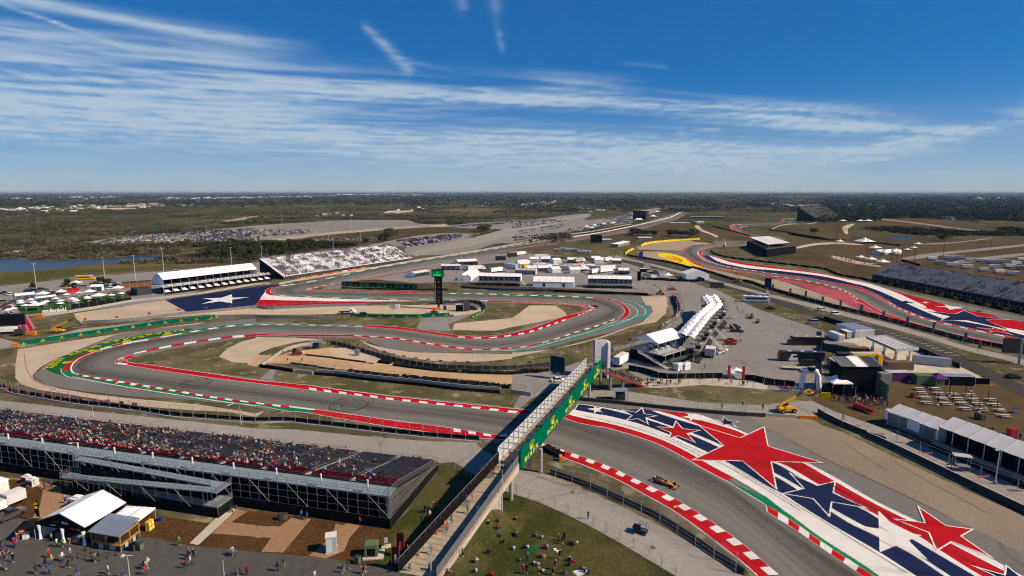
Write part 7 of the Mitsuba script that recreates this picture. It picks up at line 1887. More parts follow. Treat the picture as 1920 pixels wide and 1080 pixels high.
MB().bar(tp(-7,8,2), tp(-7,16,2),8,4).put('side_stairs','dark_grey', k)

u = np.array((.4915,.8709))
gc_ = np.array(D("-157.1,399")[0])
u = np.array(D("-88,514")[0])-gc_
GL2 = float(np.linalg.norm(u))
u /= GL2
n2 = np.array([-u[1], u[0]])
k, gp2 = bleacher(gc_, u, n2, GL2,26,.95,2.6,.42, 'long white grandstand full of spectators beside the start of the back straight', aisle=14, tread='white_sheet')
MB().quad(gp2(0,0,0), gp2(GL2,0,0), gp2(GL2,0,2.2), gp2(0,0,2.2)).put('front_skirt','dark_grey', k)
MB().add([gp2(0,0,0), gp2(0,24.7,0), gp2(0,24.7,13.1), gp2(0,0,2.2)], [[0,1,2,3]]).put('end_skirt','black_cloth', k)
MB().quad(gp2(0,24.8,0), gp2(GL2,24.8,0), gp2(GL2,24.8,13.4), gp2(0,24.8,13.4)).put('rear_wall','dark_grey', k)
for z in (.4,.9):
 MB().bar(gp2(0,-.1,2.6+z), gp2(GL2,-.1,2.6+z),.08).put('front_rail','steel', k)
 MB().bar(gp2(0,24.8,13.3+z), gp2(GL2,24.8,13.3+z),.08).put('rear_rail','steel', k)
for i in range(int(GL2/4)):
 MB().bar(gp2(4*i, -.1,0), gp2(4*i, -.1,3.5),.12).put('post','steel', k)
rest = MB()
for row in range(26):
 s = .8
 while s < GL2-1:
  if (s % 14) > 1.9:
   cl = float(meshkit.noise(np.array([s*.22, row*.35,5.0])))
   if rc.random() < .1+1.5*max(0, cl-.3):
    v, f, c = figure('seat', rc.choice(['black','dark','navy','black','grey','maroon','blue']), rc, True, 'black')
    p = gp2(s, row*.95+.5,2.6+row*.42)
    rest.add(turn(v, *p, math.atan2(-n2[1],-n2[0])), f, c)
  s += .62
lab(rest.put('seated_crowd','vertex_cloth'), 'crowd seated on the long white grandstand','crowd', kind='stuff')

# the dark stand along the esses at the right edge
g0 = np.array(D("244.9,394.6")[0])
g1 = np.array(D("259.1,291.8")[0])
u = (g1-g0)/np.linalg.norm(g1-g0)
GL3 = float(np.linalg.norm(g1-g0))+22
n3 = np.array([-u[1], u[0]])
k, gp3 = bleacher(g0, u, n3, GL3,18,.95,4.8,.4, 'long dark grey grandstand above the far esses at the right edge', seat='bench_grey', aisle=11, tread='bench_grey')
MB().quad(gp3(0,0,0), gp3(GL3,0,0), gp3(GL3,0,4.7), gp3(0,0,4.7)).put('front_skirt','black_cloth', k)
MB().add([gp3(0,0,0), gp3(0,17.1,0), gp3(0,17.1,11.6), gp3(0,0,4.7)], [[0,1,2,3]]).put('end_skirt','black_cloth', k)
MB().quad(gp3(0,17.2,0), gp3(GL3,17.2,0), gp3(GL3,17.2,12.2), gp3(0,17.2,12.2)).put('rear_wall','dark_grey', k)
for i in range(int(GL3/3)):
 MB().bar(gp3(3*i, -.15,0), gp3(3*i, -.15,4.7),.12).put('post','mid_grey', k)
rest = MB()
for row in range(18):
 s = .8
 while s < GL3-1:
  cl = float(meshkit.noise(np.array([s*.16, row*.3,9.0])))
  if (s % 11) > 1.6 and rc.random() < .03+.8*max(0, cl-.42):
   v, f, c = figure('seat', rc.choice(CROWD+['black','dark','navy']*6), rc, True)
   rest.add(turn(v, *gp3(s, row*.95+.5,4.8+row*.4), math.atan2(-n3[1],-n3[0])), f, c)
  s += .62
lab(rest.put('seated_crowd','vertex_cloth'), 'thin crowd seated on the dark grandstand at the right edge','crowd', kind='stuff')

# the covered stand behind the esses, seen from behind its corner, and the dark tilted stand far off
c0, c1 = A_(*D("236,541 279,575"))
c2 = np.array(D("255,636")[0])
k = thing('covered_grandstand','covered grandstand with a pale flat roof and black walls above the yellow and black barrier','grandstand')
e1, e2 = c1-c0, c2-c0
q = lambda a, b, z: (*(c0+e1*a+e2*b), z)
for (a0, b0, a1, b1) in ((0,0,1,0),(0,0,0,1),(1,0,1,1)):
 MB().quad(q(a0, b0,0), q(a1, b1,0), q(a1, b1,7), q(a0, b0,7)).put('skirt','black_cloth', k)
MB().quad(q(0,0,6.9), q(1,0,6.9), q(1,1,6.9), q(0,1,6.9)).put('deck','dark_grey', k)
for i in range(8):
 b0_, b1_ = .1+i*.115,.1+(i+1)*.115-.006
 MB().prism([q(.1, b0_, 10.6), q(.85, b0_, 10.2), q(.85, b1_, 10.2), q(.1, b1_, 10.6)], [q(.1, b0_, 10.4), q(.85, b0_, 10.0), q(.85, b1_, 10.0), q(.1, b1_, 10.4)]).put('roof_panel','dull_white', k)
 MB().bar(q(.12, b0_, 7), q(.12, b0_, 10.4),.25).put('post','pale_grey', k)
 MB().bar(q(.8, b0_, 7), q(.8, b0_, 10.2),.25).put('post','pale_grey', k)
for h in (7.6,8.2):
 MB().bar(q(0,0, h), q(0,1, h),.12).bar(q(0,0, h), q(1,0, h),.12).put('rail','steel', k)
k = thing('grandstand','distant dark tilted grandstand on the hill beside a cluster of white tents','grandstand')
d0, d1 = A_(*D("619,1195 708,1269"))
u = (d1-d0)/np.linalg.norm(d1-d0)
n4 = np.array([-u[1], u[0]])
Ld = float(np.linalg.norm(d1-d0))
g4 = lambda s, d, z: (*(d0+u*s+n4*d), z)
for i in range(16):
 MB().bar(g4(-8, i*2.4,6+i*1.5), g4(Ld, i*2.4,6+i*1.5),2.4,.6).put('row','seat_grey' if i % 3 else 'dark_grey', k)
for p in ((g4(-8,0,0), g4(Ld, 0,0), g4(Ld, 0,6), g4(-8,0,6)),(g4(-8,0,0), g4(-8,38,0), g4(-8,38,28), g4(-8,0,6)),(g4(Ld, 0,0), g4(Ld, 38,0), g4(Ld, 38,28), g4(Ld, 0,6))):
 MB().quad(*p).put('skirt','black_cloth', k)

# ------------------------------------------------------------------ screens and the timing tower
def screen(a, b, z0, h, label, col='screen_black', legs=True, thick=.8, back='dark_grey', cat='video screen'):
 k = thing('video_screen', label, cat)
 a, b = np.array(a), np.array(b)
 d = (b-a)/np.linalg.norm(b-a)
 nr = np.array([d[1],-d[0]])
 MB().bar((*(a+nr*.02), z0+h/2),(*(b+nr*.02), z0+h/2),.12, h).put('face', col, k)
 MB().bar((*(a-nr*thick/2), z0+h/2),(*(b-nr*thick/2), z0+h/2), thick-.15, h+.3).put('case', back, k)
 if legs:
  m = (a+b)/2-nr*thick*.6
  MB().tube((*m, 0),(*m, z0+h*.9),.35, n=10).put('post','pole_grey', k)
  MB().box(*m, 0,2.2,2.2,.5).put('base','mat_concrete', k)
 return k

sp = np.array(D("14.8,182.9")[0])
k = screen(sp+(-2.3,1.3), sp+(2.0,-1.0),2.4,4.8, 'teal faced video screen on a post left of the far end of the footbridge','teal_screen')
MB().bar((*(sp+(-1.8,1.2)),7.9),(*(sp+(1.2,.2)),7.6),.15).put('camera_arm','pole_grey', k)
sp = np.array(D("150.8,346.2")[0])
screen(sp+(.2,0), sp+(3.7,-1),3.2,5.8, 'teal grey video screen on a white post by the perimeter road','teal_screen', back='mid_grey')
sp = np.array(D("178.2,199.2")[0])
k = screen(sp+(-4.4,2), sp+(3.6,.9),3.8,5.0, 'dark video screen on a tall grey post at the right edge','dark_grey', legs=False)
MB().tube((*sp, 0),(*sp, 9.4),.4, n=12).put('post','roof_metal', k)
sp = np.array(D("-217.5,247.7")[0])
screen(sp+(-16,-3), sp+(4.6,3.0),2.7,4.7, 'big black video screen at the left edge beside the pink seats','screen_black')
sp = np.array(D("-22.9,292.1")[0])
screen(sp+(-1.3,-.9), sp+(1.4,.4),.3,5, 'dark tilted video screen standing at the right of the timing tower yard','dark_grey', legs=False)
sp = np.array(D("86.2,394.6")[0])
screen(sp+(-1.1,0), sp+(1.3,-.5),.4,5.6, 'dark narrow screen left of the small paddock compound','screen_black', legs=False)
sp = np.array(D("115,521")[0])
screen(sp+(-1.5,0), sp+(1.6,0),.5,6.5, 'dark upright panel beside the far perimeter road','dark_blue', legs=False)
a, b = A_(*D("92,685 105,685"))
screen(a, b, 1.0,9, 'black video screen beside the back straight','screen_black', legs=False, thick=4)
a, b = A_(*D("262,1281 280,1239"))
screen(a, b, 1,18, 'distant large black stage screen at the bend of the back straight','screen_black', legs=False, thick=8)

TX, TY = D("-37.9,297.5")[0]
k = thing('timing_tower','tall black position board with a glowing green head in the middle of the circuit','timing tower')
MB().tube((TX, TY, 0),(TX, TY, 4.0),.55, n=12).put('post','black_cloth', k)
MB().box(TX+.1, TY, 2.8,3.9,1.1,14.2).put('board','screen_black', k)
for i in range(10):
 for dx, w, m_ in ((-1.45,.42, 'pale_grey'),(.15,1.0, 'rust')):
  if m_ == 'rust' and i in (3,5,7):
   continue
  MB().box(TX+.1+dx, TY-.58,3.3+i*1.32, w, .04,.62).put('digit', m_, k)
head = MB().box(TX-.2, TY, 17.0,6.0,2.6,3.6).put('head','screen_black', k)
kf_ = key_of('head_face', k)
scene[kf_] = {**mikit.ply(MB().box(TX-.2, TY-1.33,17.2,5.6,.04,3.2).mesh(), 'banner_green'), 'emitter': {'type': 'area','radiance': {'type': 'rgb','value': [.0,.014,.004]}}}
for sh, h, zz, nm in ((WORD, .9,17.5, 'lettering'),(CROWN, .9,18.75, 'crown')):
 kk = key_of(nm, k)
 scene[kk] = {**mikit.ply(flat_letters(sh, lambda x, y, h=h, zz=zz: (TX-.2+x*h, TY-1.38, zz+y*h)), 'paint_green'), 'emitter': {'type': 'area','radiance': {'type': 'rgb','value': [.01,.32,.03]}}}
px = D("-26.6,292.1")[0]
k = thing('equipment_box','black flight case stack left of the tilted screen','box')
MB().box(*px, 0,3.6,2.4,3.4).put('case','black_cloth', k)
MB().box(*px, 3.4,3.7,2.5,.3).put('lid','pale_grey', k)
k = thing('scissor_lift','orange platform lift under the timing tower','lift')
p = Place(k, *D("-38.7,286.3")[0],.15)
p('platform', MB().box(.5,0,2.1,5.0,1.8,.9), 'machine_orange')
p('base', MB().box(0,0,.5,3.8,1.8,.6), 'dark_grey')
p('arms', MB().bar((-1.4,0,.9),(1.4,0,2.2),.3).bar((1.4,0,.9),(-1.4,0,2.2),.3), 'machine_orange')
wheels(p, [(sx, sy) for sx in (-1.4,1.4) for sy in (-.8,.8)],.45,.3)
MB().box(*D("-34.4,295.1")[0],0,1.5,1.2,2.3, taper=(.95,.9)).put('cabin','dark_blue', thing('portable_toilet','dark blue portable toilet right of the timing tower post','portable toilet'))
MB().box(*D("-59.1,297.5")[0],0,2.2,1.6,2.4).put('cabinet','dull_white', thing('utility_cabinet','white cabinet on the yard behind the timing tower shadow','cabinet'))
MB().box(*D("-57.4,210.6")[0],0,1.6,1.3,2.4, taper=(.95,.9)).put('cabin','mid_grey', thing('portable_toilet','grey portable toilet under the dark wall of the dirt yard','portable toilet'))
px = D("-75.6,220.3")[0]
k = thing('marshal_shelter','small metal shelter on posts at the top of the dirt yard','shelter')
p = Place(k, *px, .05)
p('roof', MB().add(*loft([(-2,1.6,2.9,3.0),(2,1.6,3.1,3.2)])), 'roof_metal')
for sx in (-1.6,1.6):
 for sy in (-1.2,1.2):
  p('post', MB().bar((sx, sy, 0),(sx, sy, 3.0),.1), 'dull_steel')
p('cabin', MB().box(0,.4,0,2.8,1.6,2.0), 'dark_grey')
px = D("31.4,163.6")[0]
k = thing('marshal_shelter','small metal roofed shelter behind the black wall above the stars','shelter')
p = Place(k, *px, -.05)
p('roof', MB().add(*loft([(-2.2,1.7,2.9,3.0),(2.2,1.7,3.1,3.2)])), 'roof_metal')
p('cabin', MB().box(.2,.3,0,2.6,1.8,2.2), 'dark_grey')
for sx in (-1.9,1.9):
 p('post', MB().bar((sx, -1.3,0),(sx, -1.3,3.0),.1), 'dull_steel')
p('table', MB().box(-4.5,-.3,.3,4.5,1.0,.5), 'black_cloth')
px = D("97.9,119.9")[0]
k = thing('marshal_shelter','marshal stand with a flat pale roof behind the right wall','shelter')
p = Place(k, *px, -.35)
p('roof', MB().box(0,0,3.3,3.4,2.0,.12), 'pale_grey')
p('platform', MB().box(0,0,1.0,3.0,1.8,.12), 'mid_grey')
for sx in (-1.4,1.4):
 for sy in (-.8,.8):
  p('post', MB().bar((sx, sy, 0),(sx, sy, 3.3),.09), 'steel')
p('ladder', MB().bar((1.6,0,1.0),(2.6,0,0),.6,.08), 'pale_grey')
k = thing('flatbed_truck','white cabbed flatbed truck parked on the pale yard left of the timing tower','truck')
p = Place(k, *D("-81.6,285.8")[0],.05)
p('bed', MB().box(-1.6,0,.9,5.4,2.3,.3), 'dark_grey')
p('cab', MB().add(*loft([(1.2,1.1,.6,2.6),(2.6,1.1,.6,2.6),(3.0,1.05,.6,1.7),(4.0,.95,.6,1.5)])), 'paint_white_gloss')
p('window', MB().box(2.0,0,1.7,1.2,2.26,.6), 'glass_dark')
wheels(p, [(sx, sy) for sx in (-3,2.8) for sy in (-.95,.95)],.48,.3)
vehicle('suv', *D("-72.1,281")[0],.1,(.03,.05,.12), 'dark blue car behind the green banner wall left of the timing tower','car')
vehicle('suv', *D("-20,295.9")[0],-.5,(.02,.02,.024), 'black car inside the curved dark wall by the timing tower','car')
vehicle('sedan', *D("14.8,180.2")[0],.1,(.75,.76,.77), 'white car half hidden behind the footbridge under the teal screen','car')
k = thing('tractor','dark red tractor at the end of the long beams in the dirt yard','tractor')
p = Place(k, *D("-80,210.9")[0],0)
p('body', MB().box(0,0,.6,3.2,1.1,.9, taper=(.9,.8)), 'sign_red')
p('cab', MB().box(-.6,0,1.4,1.2,1.1,1.2, taper=(.85,.85)), 'glass_dark')
wheels(p, [(-1,-.8),(-1,.8),(1.2,-.7),(1.2,.7)],.6,.35)

telehandler(*D("-195.2,246.1")[0],.12, 'yellow telescopic handler with its boom raised right by the upper gravel, left', 13,.42, basket=True)
telehandler(*D("75.7,154")[0],.15, 'yellow telescopic handler by the tip of the right gravel trap', 9.5,.45)
telehandler(*D("149.9,385.1")[0],2.6, 'small yellow handler behind the barrier of the far esses', 8,.9)
telehandler(*D("87.5,340.8")[0],2.7, 'yellow boom lift at the right end of the black paddock wall', 10,.5)
telehandler(*D("231,636")[0],1.8, 'distant yellow handler at the exit of the far corner', 8,1.0)

# ------------------------------------------------------------------ paddock tents along the upper straight
a, b = A_(*D("13.3,370.5 39.2,366.8"))
k, P3, L_ = gable_tent(a, b, 11,3.4,2.6,6, 'large closed white tent in the middle of the row above the upper straight','marquee', front='white_sheet')
for s in (L_*.24, L_*.72):
 MB().quad(P3(s, -.06,0), P3(s+1.6,-.06,0), P3(s+1.6,-.06,2.3), P3(s, -.06,2.3)).put('doorway','glass_dark', k)

def viewing_suite(a, b, bays, label, stairs=0):
 a, b = np.array(a), np.array(b)
 u = (b-a)/np.linalg.norm(b-a)
 n = np.array([-u[1], u[0]])
 k, P3, L_ = gable_tent(a+n*3, b+n*3,7,3.2,1.6, bays, label, 'viewing suite', z=2.6)
 MB().bar(P3(0,3,2.45-2.6), P3(L_, 3,2.45-2.6),12.5,.2).put('platform','mid_grey', k)
 for i in range(3):
  MB().bar(P3(0,-2.2+i*.9,.3-.7*(2-i)-0), P3(L_, -2.2+i*.9,.3-.7*(2-i)),.9,.2).put('seat_row','seat_grey', k)
 MB().quad(P3(0,-3.0,-2.6), P3(L_, -3.0,-2.6), P3(L_, -3.0,-.9), P3(0,-3.0,-.9)).put('skirt','black_cloth', k)
 MB().quad(P3(0,5,0), P3(L_, 5,0), P3(L_, 5,3.0), P3(0,5,3.0)).put('dark_back','dark_grey', k)
 for h in (.5,1.0):
  MB().bar(P3(0,-2.8,-.9+h), P3(L_, -2.8,-.9+h),.07).put('rail','steel', k)
 for i in range(bays):
  MB().box(*P3(L_*(i+.5)/bays, 3.5,0)[:2],2.7,1.6,1.2,1.9).put('partition','roof_metal', k)
 if stairs:
  MB().prism([P3(L_+.3,2,0), P3(L_+.3,4.5,0), P3(L_+3.8,0,-2.5), P3(L_+3.8,-2.5,-2.5)], [P3(L_+.3,2,-.25), P3(L_+.3,4.5,-.25), P3(L_+3.8,0,-2.6), P3(L_+3.8,-2.5,-2.6)]).put('stairs','pale_grey', k)

viewing_suite(*D("-22,375.5 5.2,371.7"),8, 'white roofed viewing suite above the upper straight, left of the big tent', 1)
viewing_suite(*D("47.6,364.2 74.9,360.6"),9, 'white roofed viewing suite above the upper straight, right of the big tent', 1)
for a, b, lb in ((D("-31.5,394.6 -27.2,424.5")[0], D("-31.5,394.6 -27.2,424.5")[1], 'left'),(D("-27.8,393.4 -23.7,423.5")[0], D("-27.8,393.4 -23.7,423.5")[1], 'right')):
 gable_tent(a, b, 5.5,2.9,1.6,2, 'small white gabled tent left of the viewing suite, the %s of the pair' % lb, 'tent', front='white_sheet')
a, b = A_(*D("109.4,399.6 120.3,401.3"))
k, P3, L_ = gable_tent(b+np.array((0,12)), b, 16,3.6,2.6,3, 'white peaked marquee beside the small paddock compound','marquee', front='white_sheet')
canopy(*D("108.1,403")[0],.1,6,3, 'blue and white canopy left of the peaked marquee','white_sheet', peak=1.8)
a, b = A_(*D("-68.3,407.9 -58.9,421.2"))
gable_tent(a, b, 8,3.2,.9,3, 'white flat roofed awning with a red edge left of the timing tower','awning', roof='dull_white')
a, b = A_(*D("-55,449 -40,449"))
gable_tent(a, b, 9,3.4,1.0,4, 'white sheet awning behind the timing tower head, beside lorries','awning', roof='dull_white')
a, b = A_(*D("-44,476 -28,482"))
gable_tent(a, b, 14,3.4,1.2,4, 'second larger white sheet awning farther behind the timing tower','awning', roof='white_sheet')
a, b = A_(*D("2.1,426.9 17.3,424.5"))
gable_tent(a, b, 7,3.2,.9,5, 'grey flat roofed open shelter behind the big tent','awning', roof='pale_grey')
# lorries and awnings of the paddock
rl = random.Random(4)
i = 0
spots = "l1 t0 t0 t0 t0 l1 l1 l1 l0 l1 l1 l1 l0 o1 l1 l0 l1 l1 t0 l1 l1 t0 t0 t0 t0 l1 t0 t0 l1 l1 t0 y1 t0 l0 l0 b0 d0 r1 l1 d0 l0 t0"
pts_l = D("8,486 15,500 25,501 35,490 47,496 0,459 -12,437 20,465 25,459 31,456 35,453 39,448 46,453 51,462 52,442 58,456 62,448 61.1,429.5 67,440 69,435 75,448 78.1,426.9 42.9,429.5 20,440 30,432 57,500 69,507 70,493 76,503 83,507 84,490 10,459 6,465 -29,448 -38,451 54,437 -10,514 1,552 8,556 0,540 26,532 11,440")
nl = nt = 0
for (x, y), s in zip(pts_l, spots.split()):
 knd = s[0]
 a = rl.choice([.75,.75,.9,2.3,-.6]) if s[1] == '1' else rl.choice([.1,-.1,.5])
 if knd == 'l':
  nl += 1
  trailer(x, y, a, 11.5, 'white lorry and trailer in the paddock cluster', cab='paint_white_gloss' if nl % 3 else 'mid_grey', cat='lorry', col='white_sheet' if nl % 4 else 'pale_grey', group='lorries in the paddock cluster')
 elif knd == 'o':
  trailer(x, y, a, 11, 'lorry with an orange end in the paddock cluster','orange_plastic','lorry', cab='paint_white_gloss')
 elif knd == 'r':
  trailer(x, y, .3,8, 'orange red container beside the back straight fence','machine_orange','container')
 elif knd == 'y':
  trailer(x, y, a, 5, 'yellow and black van in the paddock cluster','yellow_cloth','van', h=2)
 elif knd == 'd':
  trailer(x, y, a, 9, 'dark trailer at the left of the paddock, %s' % ('behind the awnings' if y > 430 else 'beside the lorries'), 'dark_grey','trailer')
 elif knd == 'b':
  canopy(x, y, .2,7,3, 'blue fronted white canopy in the paddock cluster','white_sheet', peak=2)
  MB().box(x, y-2.5,1.6,6,.1,1.3).put('valance','dark_blue','canopy_tent_%03d' % (used['canopy_tent']-1))
 else:
  nt += 1
  u = np.array((math.cos(a), math.sin(a)))
  gable_tent((x, y), np.array((x, y))+u*8,7,3.0,1.5,2, 'white awning tent in the paddock cluster','tent', front='dull_white' if nt % 2 else None, group='tents of the paddock cluster', posts=False)
# the small compound left of the peaked marquee
for (x, y), lb, m_, s in zip(D("106,459 100.5,424.5 99.3,408.2 108.8,428.3 107.1,417.1 95.4,413.5 106,432 100,440 111.5,428.3 110,475"),('white container at the top','dark crate stack','white canopy box','brown container','grey container','tan box','grey cabin','dark cabin','pale cabin','grey box unit'),('dull_white','black_cloth','white_sheet','beige','pale_grey','beige','mid_grey','black_cloth','dull_white','pale_grey'),(5,4,4,4,4,5,5,6,4,5)):
 k = thing('cabin_unit', lb + ' of the small compound by the peaked marquee','cabin')
 MB().box(x, y, 0, s, 3,2.6, rl.uniform(-.2,.2)).put('box', m_, k)
 MB().box(x, y, 2.6, s+.1,3.1,.12,0).put('lid','dull_white' if m_ == 'black_cloth' else 'mid_grey', k)
catch_fence(D("88.8,399.6 103.8,396.3 107.4,393 120.1,389.8 130.3,389.8"),2.2, 'black screened fence below the small compound and the peaked marquee', 4, mesh='black_cloth', cables=0)
catch_fence(D("128,428.3 128.2,408.2 130.3,389.8"),2.4, 'black screened fence behind the peaked marquee', 4, mesh='black_cloth', cables=0)

# ------------------------------------------------------------------ the pavilion with a double row of peaks and the suite in front of it
k = thing('peaked_pavilion','long white pavilion with a double row of tent peaks curving beside the right-hand bend','pavilion')
EV = 8.6
cl_ = [np.array(p) for p in D("94.3,286.8 89.8,264.3 75.8,239.8 60.9,210.1")]
cr_ = [np.array(p) for p in D("102.9,289.9 96.3,262.5 82.7,238.4 64.7,202")]
NP = 14
Lp, Rp = resample(cl_, NP+1), resample(cr_, NP+1)

def peak(c, h, k):
 """One tent roof over four corners, drawn up to a point."""
 m, c = MB(), [np.array(q) for q in c]
 mid = sum(c)/4
 n = 4
 for e in range(4):
  a, b = c[e], c[(e+1) % 4]
  ring = []
  for t in np.linspace(0,1, n+1):
   f = (1-t) ** 2.1
   ring.append([(*(a+(mid-a)*t), EV+h*(1-f) ** 1.0*t ** .9*.9+h*.1*t),(*((a+b)/2+(mid-(a+b)/2)*t), EV+.5*(1-t)+h*(t ** 1.7)),(*(b+(mid-b)*t), EV+h*(1-f)*t ** .9*.9+h*.1*t)])
  for i in range(n):
   for j in range(2):
    m.quad(ring[i][j], ring[i][j+1], ring[i+1][j+1], ring[i+1][j])
 m.put('peak_roof','white_sheet', k, smooth=50)

for i in range(NP):
 M0, M1 = (Lp[i]+Rp[i])/2,(Lp[i+1]+Rp[i+1])/2
 peak([Lp[i], M0, M1, Lp[i+1]],1.6, k)
 peak([M0, Rp[i], Rp[i+1], M1],1.6, k)
for i in range(NP+1):
 for q in (Lp[i],(Lp[i]+Rp[i])/2, Rp[i]):
  MB().bar((*q, 0),(*q, EV),.2).put('post','pale_grey', k)
for z, m_ in ((4.4, 'mid_grey'),(.4, 'dark_grey')):
 for i in range(NP):
  ex = (Rp[i]-Lp[i])*.32
  MB().prism([(*Lp[i], z),(*(Rp[i]+ex), z),(*(Rp[i+1]+ex), z),(*Lp[i+1], z)], [(*Lp[i], z-.3),(*(Rp[i]+ex), z-.3),(*(Rp[i+1]+ex), z-.3),(*Lp[i+1], z-.3)]).put('floor_slab', m_, k)
for i in range(NP):
 MB().quad((*(Lp[i]*.75+Rp[i]*.25),0),(*(Lp[i+1]*.75+Rp[i+1]*.25),0),(*(Lp[i+1]*.75+Rp[i+1]*.25), EV-.6),(*(Lp[i]*.75+Rp[i]*.25), EV-.6)).put('dark_wall','black_cloth', k)
 ex = (Rp[i]-Lp[i])*.32
 for z in (5.0,5.5):
  MB().bar((*(Rp[i]+ex), z),(*(Rp[i+1]+ex), z),.08).put('rail','steel', k)
 MB().box(*((Rp[i]+Rp[i+1])/2+ex*.4),4.4,1.5,1.5,1.0).put('table','black_cloth' if i % 3 else 'white_sheet', k)
 MB().box(*((Rp[i]+Rp[i+1])/2+ex*.7),7.2,2.2,2.2,.12).put('parasol','dark_grey', k)
 if i in (2,5,8,10):
  q = (Rp[i]+Rp[i+1])/2+ex
  d = ex/np.linalg.norm(ex)
  t = np.array([-d[1], d[0]])
  for s in range(10):
   MB().box(*(q+d*(.3+s*.5)),4.2-s*.43,.55,3.0,.14, math.atan2(d[1], d[0])).put('stair_tread','pale_grey', k)
  for w in (-1.5,1.5):
   MB().bar((*(q+t*w),5.1),(*(q+d*5+t*w),1.0),.12).put('stair_rail','steel', k)
# suite in front
k, P3, L_ = gable_tent(D("50.9,198.8")[0], D("62.9,209.1")[0],10.5,3.4,2.4,3, 'white gabled hospitality suite on an upper floor at the near end of the pavilion','hospitality suite', z=4.2, back=None, ends=None)
MB().prism([P3(-1,-3.2,0), P3(L_+2,-3.2,0), P3(L_+2,11,0), P3(-1,11,0)], [P3(-1,-3.2,-.35), P3(L_+2,-3.2,-.35), P3(L_+2,11,-.35), P3(-1,11,-.35)]).put('upper_floor','pale_grey', k)
for h in (.2,.55,1.05):
 MB().bar(P3(-1,-3.1, h), P3(L_+2,-3.1, h),.07).bar(P3(-1,-3.1, h), P3(-1,11, h),.07).bar(P3(L_+2,-3.1, h), P3(L_+2,0, h),.07).put('upper_rail','steel', k)
for i in range(24):
 MB().bar(P3(-1+(L_+3)*i/23,-3.1,0), P3(-1+(L_+3)*i/23,-3.1,1.05),.05).put('rail_post','steel', k)
MB().quad(P3(-1,1.5,-4.2), P3(L_+2,1.5,-4.2), P3(L_+2,1.5,-.4), P3(-1,1.5,-.4)).put('ground_wall','black_cloth', k)
MB().quad(P3(-1,-3.0,-4.2), P3(-1,11,-4.2), P3(-1,11,-.4), P3(-1,-3.0,-.4)).put('ground_wall','black_cloth', k)
for i in range(4):
 MB().quad(P3(1+i*3.4,1.4,-2.3), P3(3.4+i*3.4,1.4,-2.3), P3(3.4+i*3.4,1.4,-.7), P3(1+i*3.4,1.4,-.7)).put('window','roof_metal' if i < 2 else 'glass_dark', k)
 MB().bar(P3(.5+i*4.6,-3.0,-4.2), P3(.5+i*4.6,-3.0,-.3),.22).put('column','pale_grey', k)
 for j in range(3):
  MB().box(*P3(1.4+i*3.5,1.5+j*2.6,0)[:2],4.25,.9,.9,.85).put('table','black_cloth' if j % 2 else 'white_sheet', k)
MB().prism([P3(1,-5.2,-2.4), P3(L_+6,-5.2,-2.4), P3(L_+6,-2.5,-2.4), P3(1,-2.5,-2.4)], [P3(1,-5.2,-2.6), P3(L_+6,-5.2,-2.6), P3(L_+6,-2.5,-2.6), P3(1,-2.5,-2.6)]).put('lower_terrace','dark_grey', k)
for h in (.5,1.0):
 MB().bar(P3(1,-5.1,-2.4+h), P3(L_+6,-5.1,-2.4+h),.07).put('terrace_rail','steel', k)
MB().quad(P3(L_, -5.15,-4.2), P3(L_+6,-5.15,-4.2), P3(L_+6,-5.15,-2.6), P3(L_, -5.15,-2.6)).put('terrace_skirt','black_cloth', k)
for nm, q0, q1, w in (('stairs_left', P3(-2.6,6,0), P3(-1.6,-6,-4.1),2.4),('stairs_front', P3(1.6,-4,-2.4), P3(4.6,-8.6,-4.1),2.2),('stairs_right', P3(L_+2.4,-1.5,0), P3(L_+5.6,-4,-2.3),2.2)):
 q0, q1 = np.array(q0), np.array(q1)
 d = (q1-q0)[:2]/np.linalg.norm((q1-q0)[:2])
 t = np.array((-d[1], d[0]))
 for s in range(14):
  c = q0+(q1-q0)*(s+.5)/14
  MB().box(c[0], c[1], c[2]-.1,.75, w, .14, math.atan2(d[1], d[0])).put('stair_tread','pale_grey', k)
 for sgn in (-1,1):
  o = np.array((*(t*w/2*sgn),1.0))
  MB().bar(q0+o, q1+o, .1).bar(q0+o*(1,1,.5), q1+o*(1,1,.5),.06).put('stair_rail','steel', k)
for (x, y), lb in ((D("56.8,192.5")[0], 'left'),(D("59.4,193.2")[0], 'right')):
 k = thing('generator','white generator unit under the hospitality suite, the %s of two' % lb, 'generator')
 p = Place(k, x, y, .5)
 p('case', MB().box(0,0,.1,2.6,1.7,2.3, taper=(.96,.94)), 'white_sheet')
 p('vent_band', MB().box(0,0,1.4,2.64,1.74,.2), 'pale_grey')
 p('top', MB().box(0,0,2.4,1.4,.9,.2), 'dull_white')
trailer(*D("72.8,208.8")[0],1.2,4.5, 'white service box at the right foot of the hospitality suite','white_sheet','container', 3.4,2.6)
trailer(*D("38.1,198.7")[0],1.0,8, 'white container trailer in the shade left of the hospitality suite','white_sheet','trailer', 2.5,2.7)
catch_fence(D("39.7,192.5 45.5,188 47.1,184.5 51.4,182.8 58.4,183.1 68.3,183.5 70.4,183.8"),2.3, 'black screened fence along the path in front of the hospitality suite', 3, mesh='black_cloth', cables=0)
catch_fence(D("74.8,181.8 79.1,180.7 80.8,177.8 88.8,175.2"),2.3, 'black screened fence right of the small white entrance tent', 3, mesh='black_cloth', cables=0)
catch_fence(D("39.6,175.2 47.7,175.2 54.4,176.8 61.7,178.1 68.7,175.8 78.3,172.1 84.8,168.5 89.1,166.8"),1.8, 'chain link fence along the lower side of the path', 4, cables=3)
canopy(*D("73,184.5")[0],0,4.6,2.3, 'small white entrance tent between two red columns', peak=1.2)
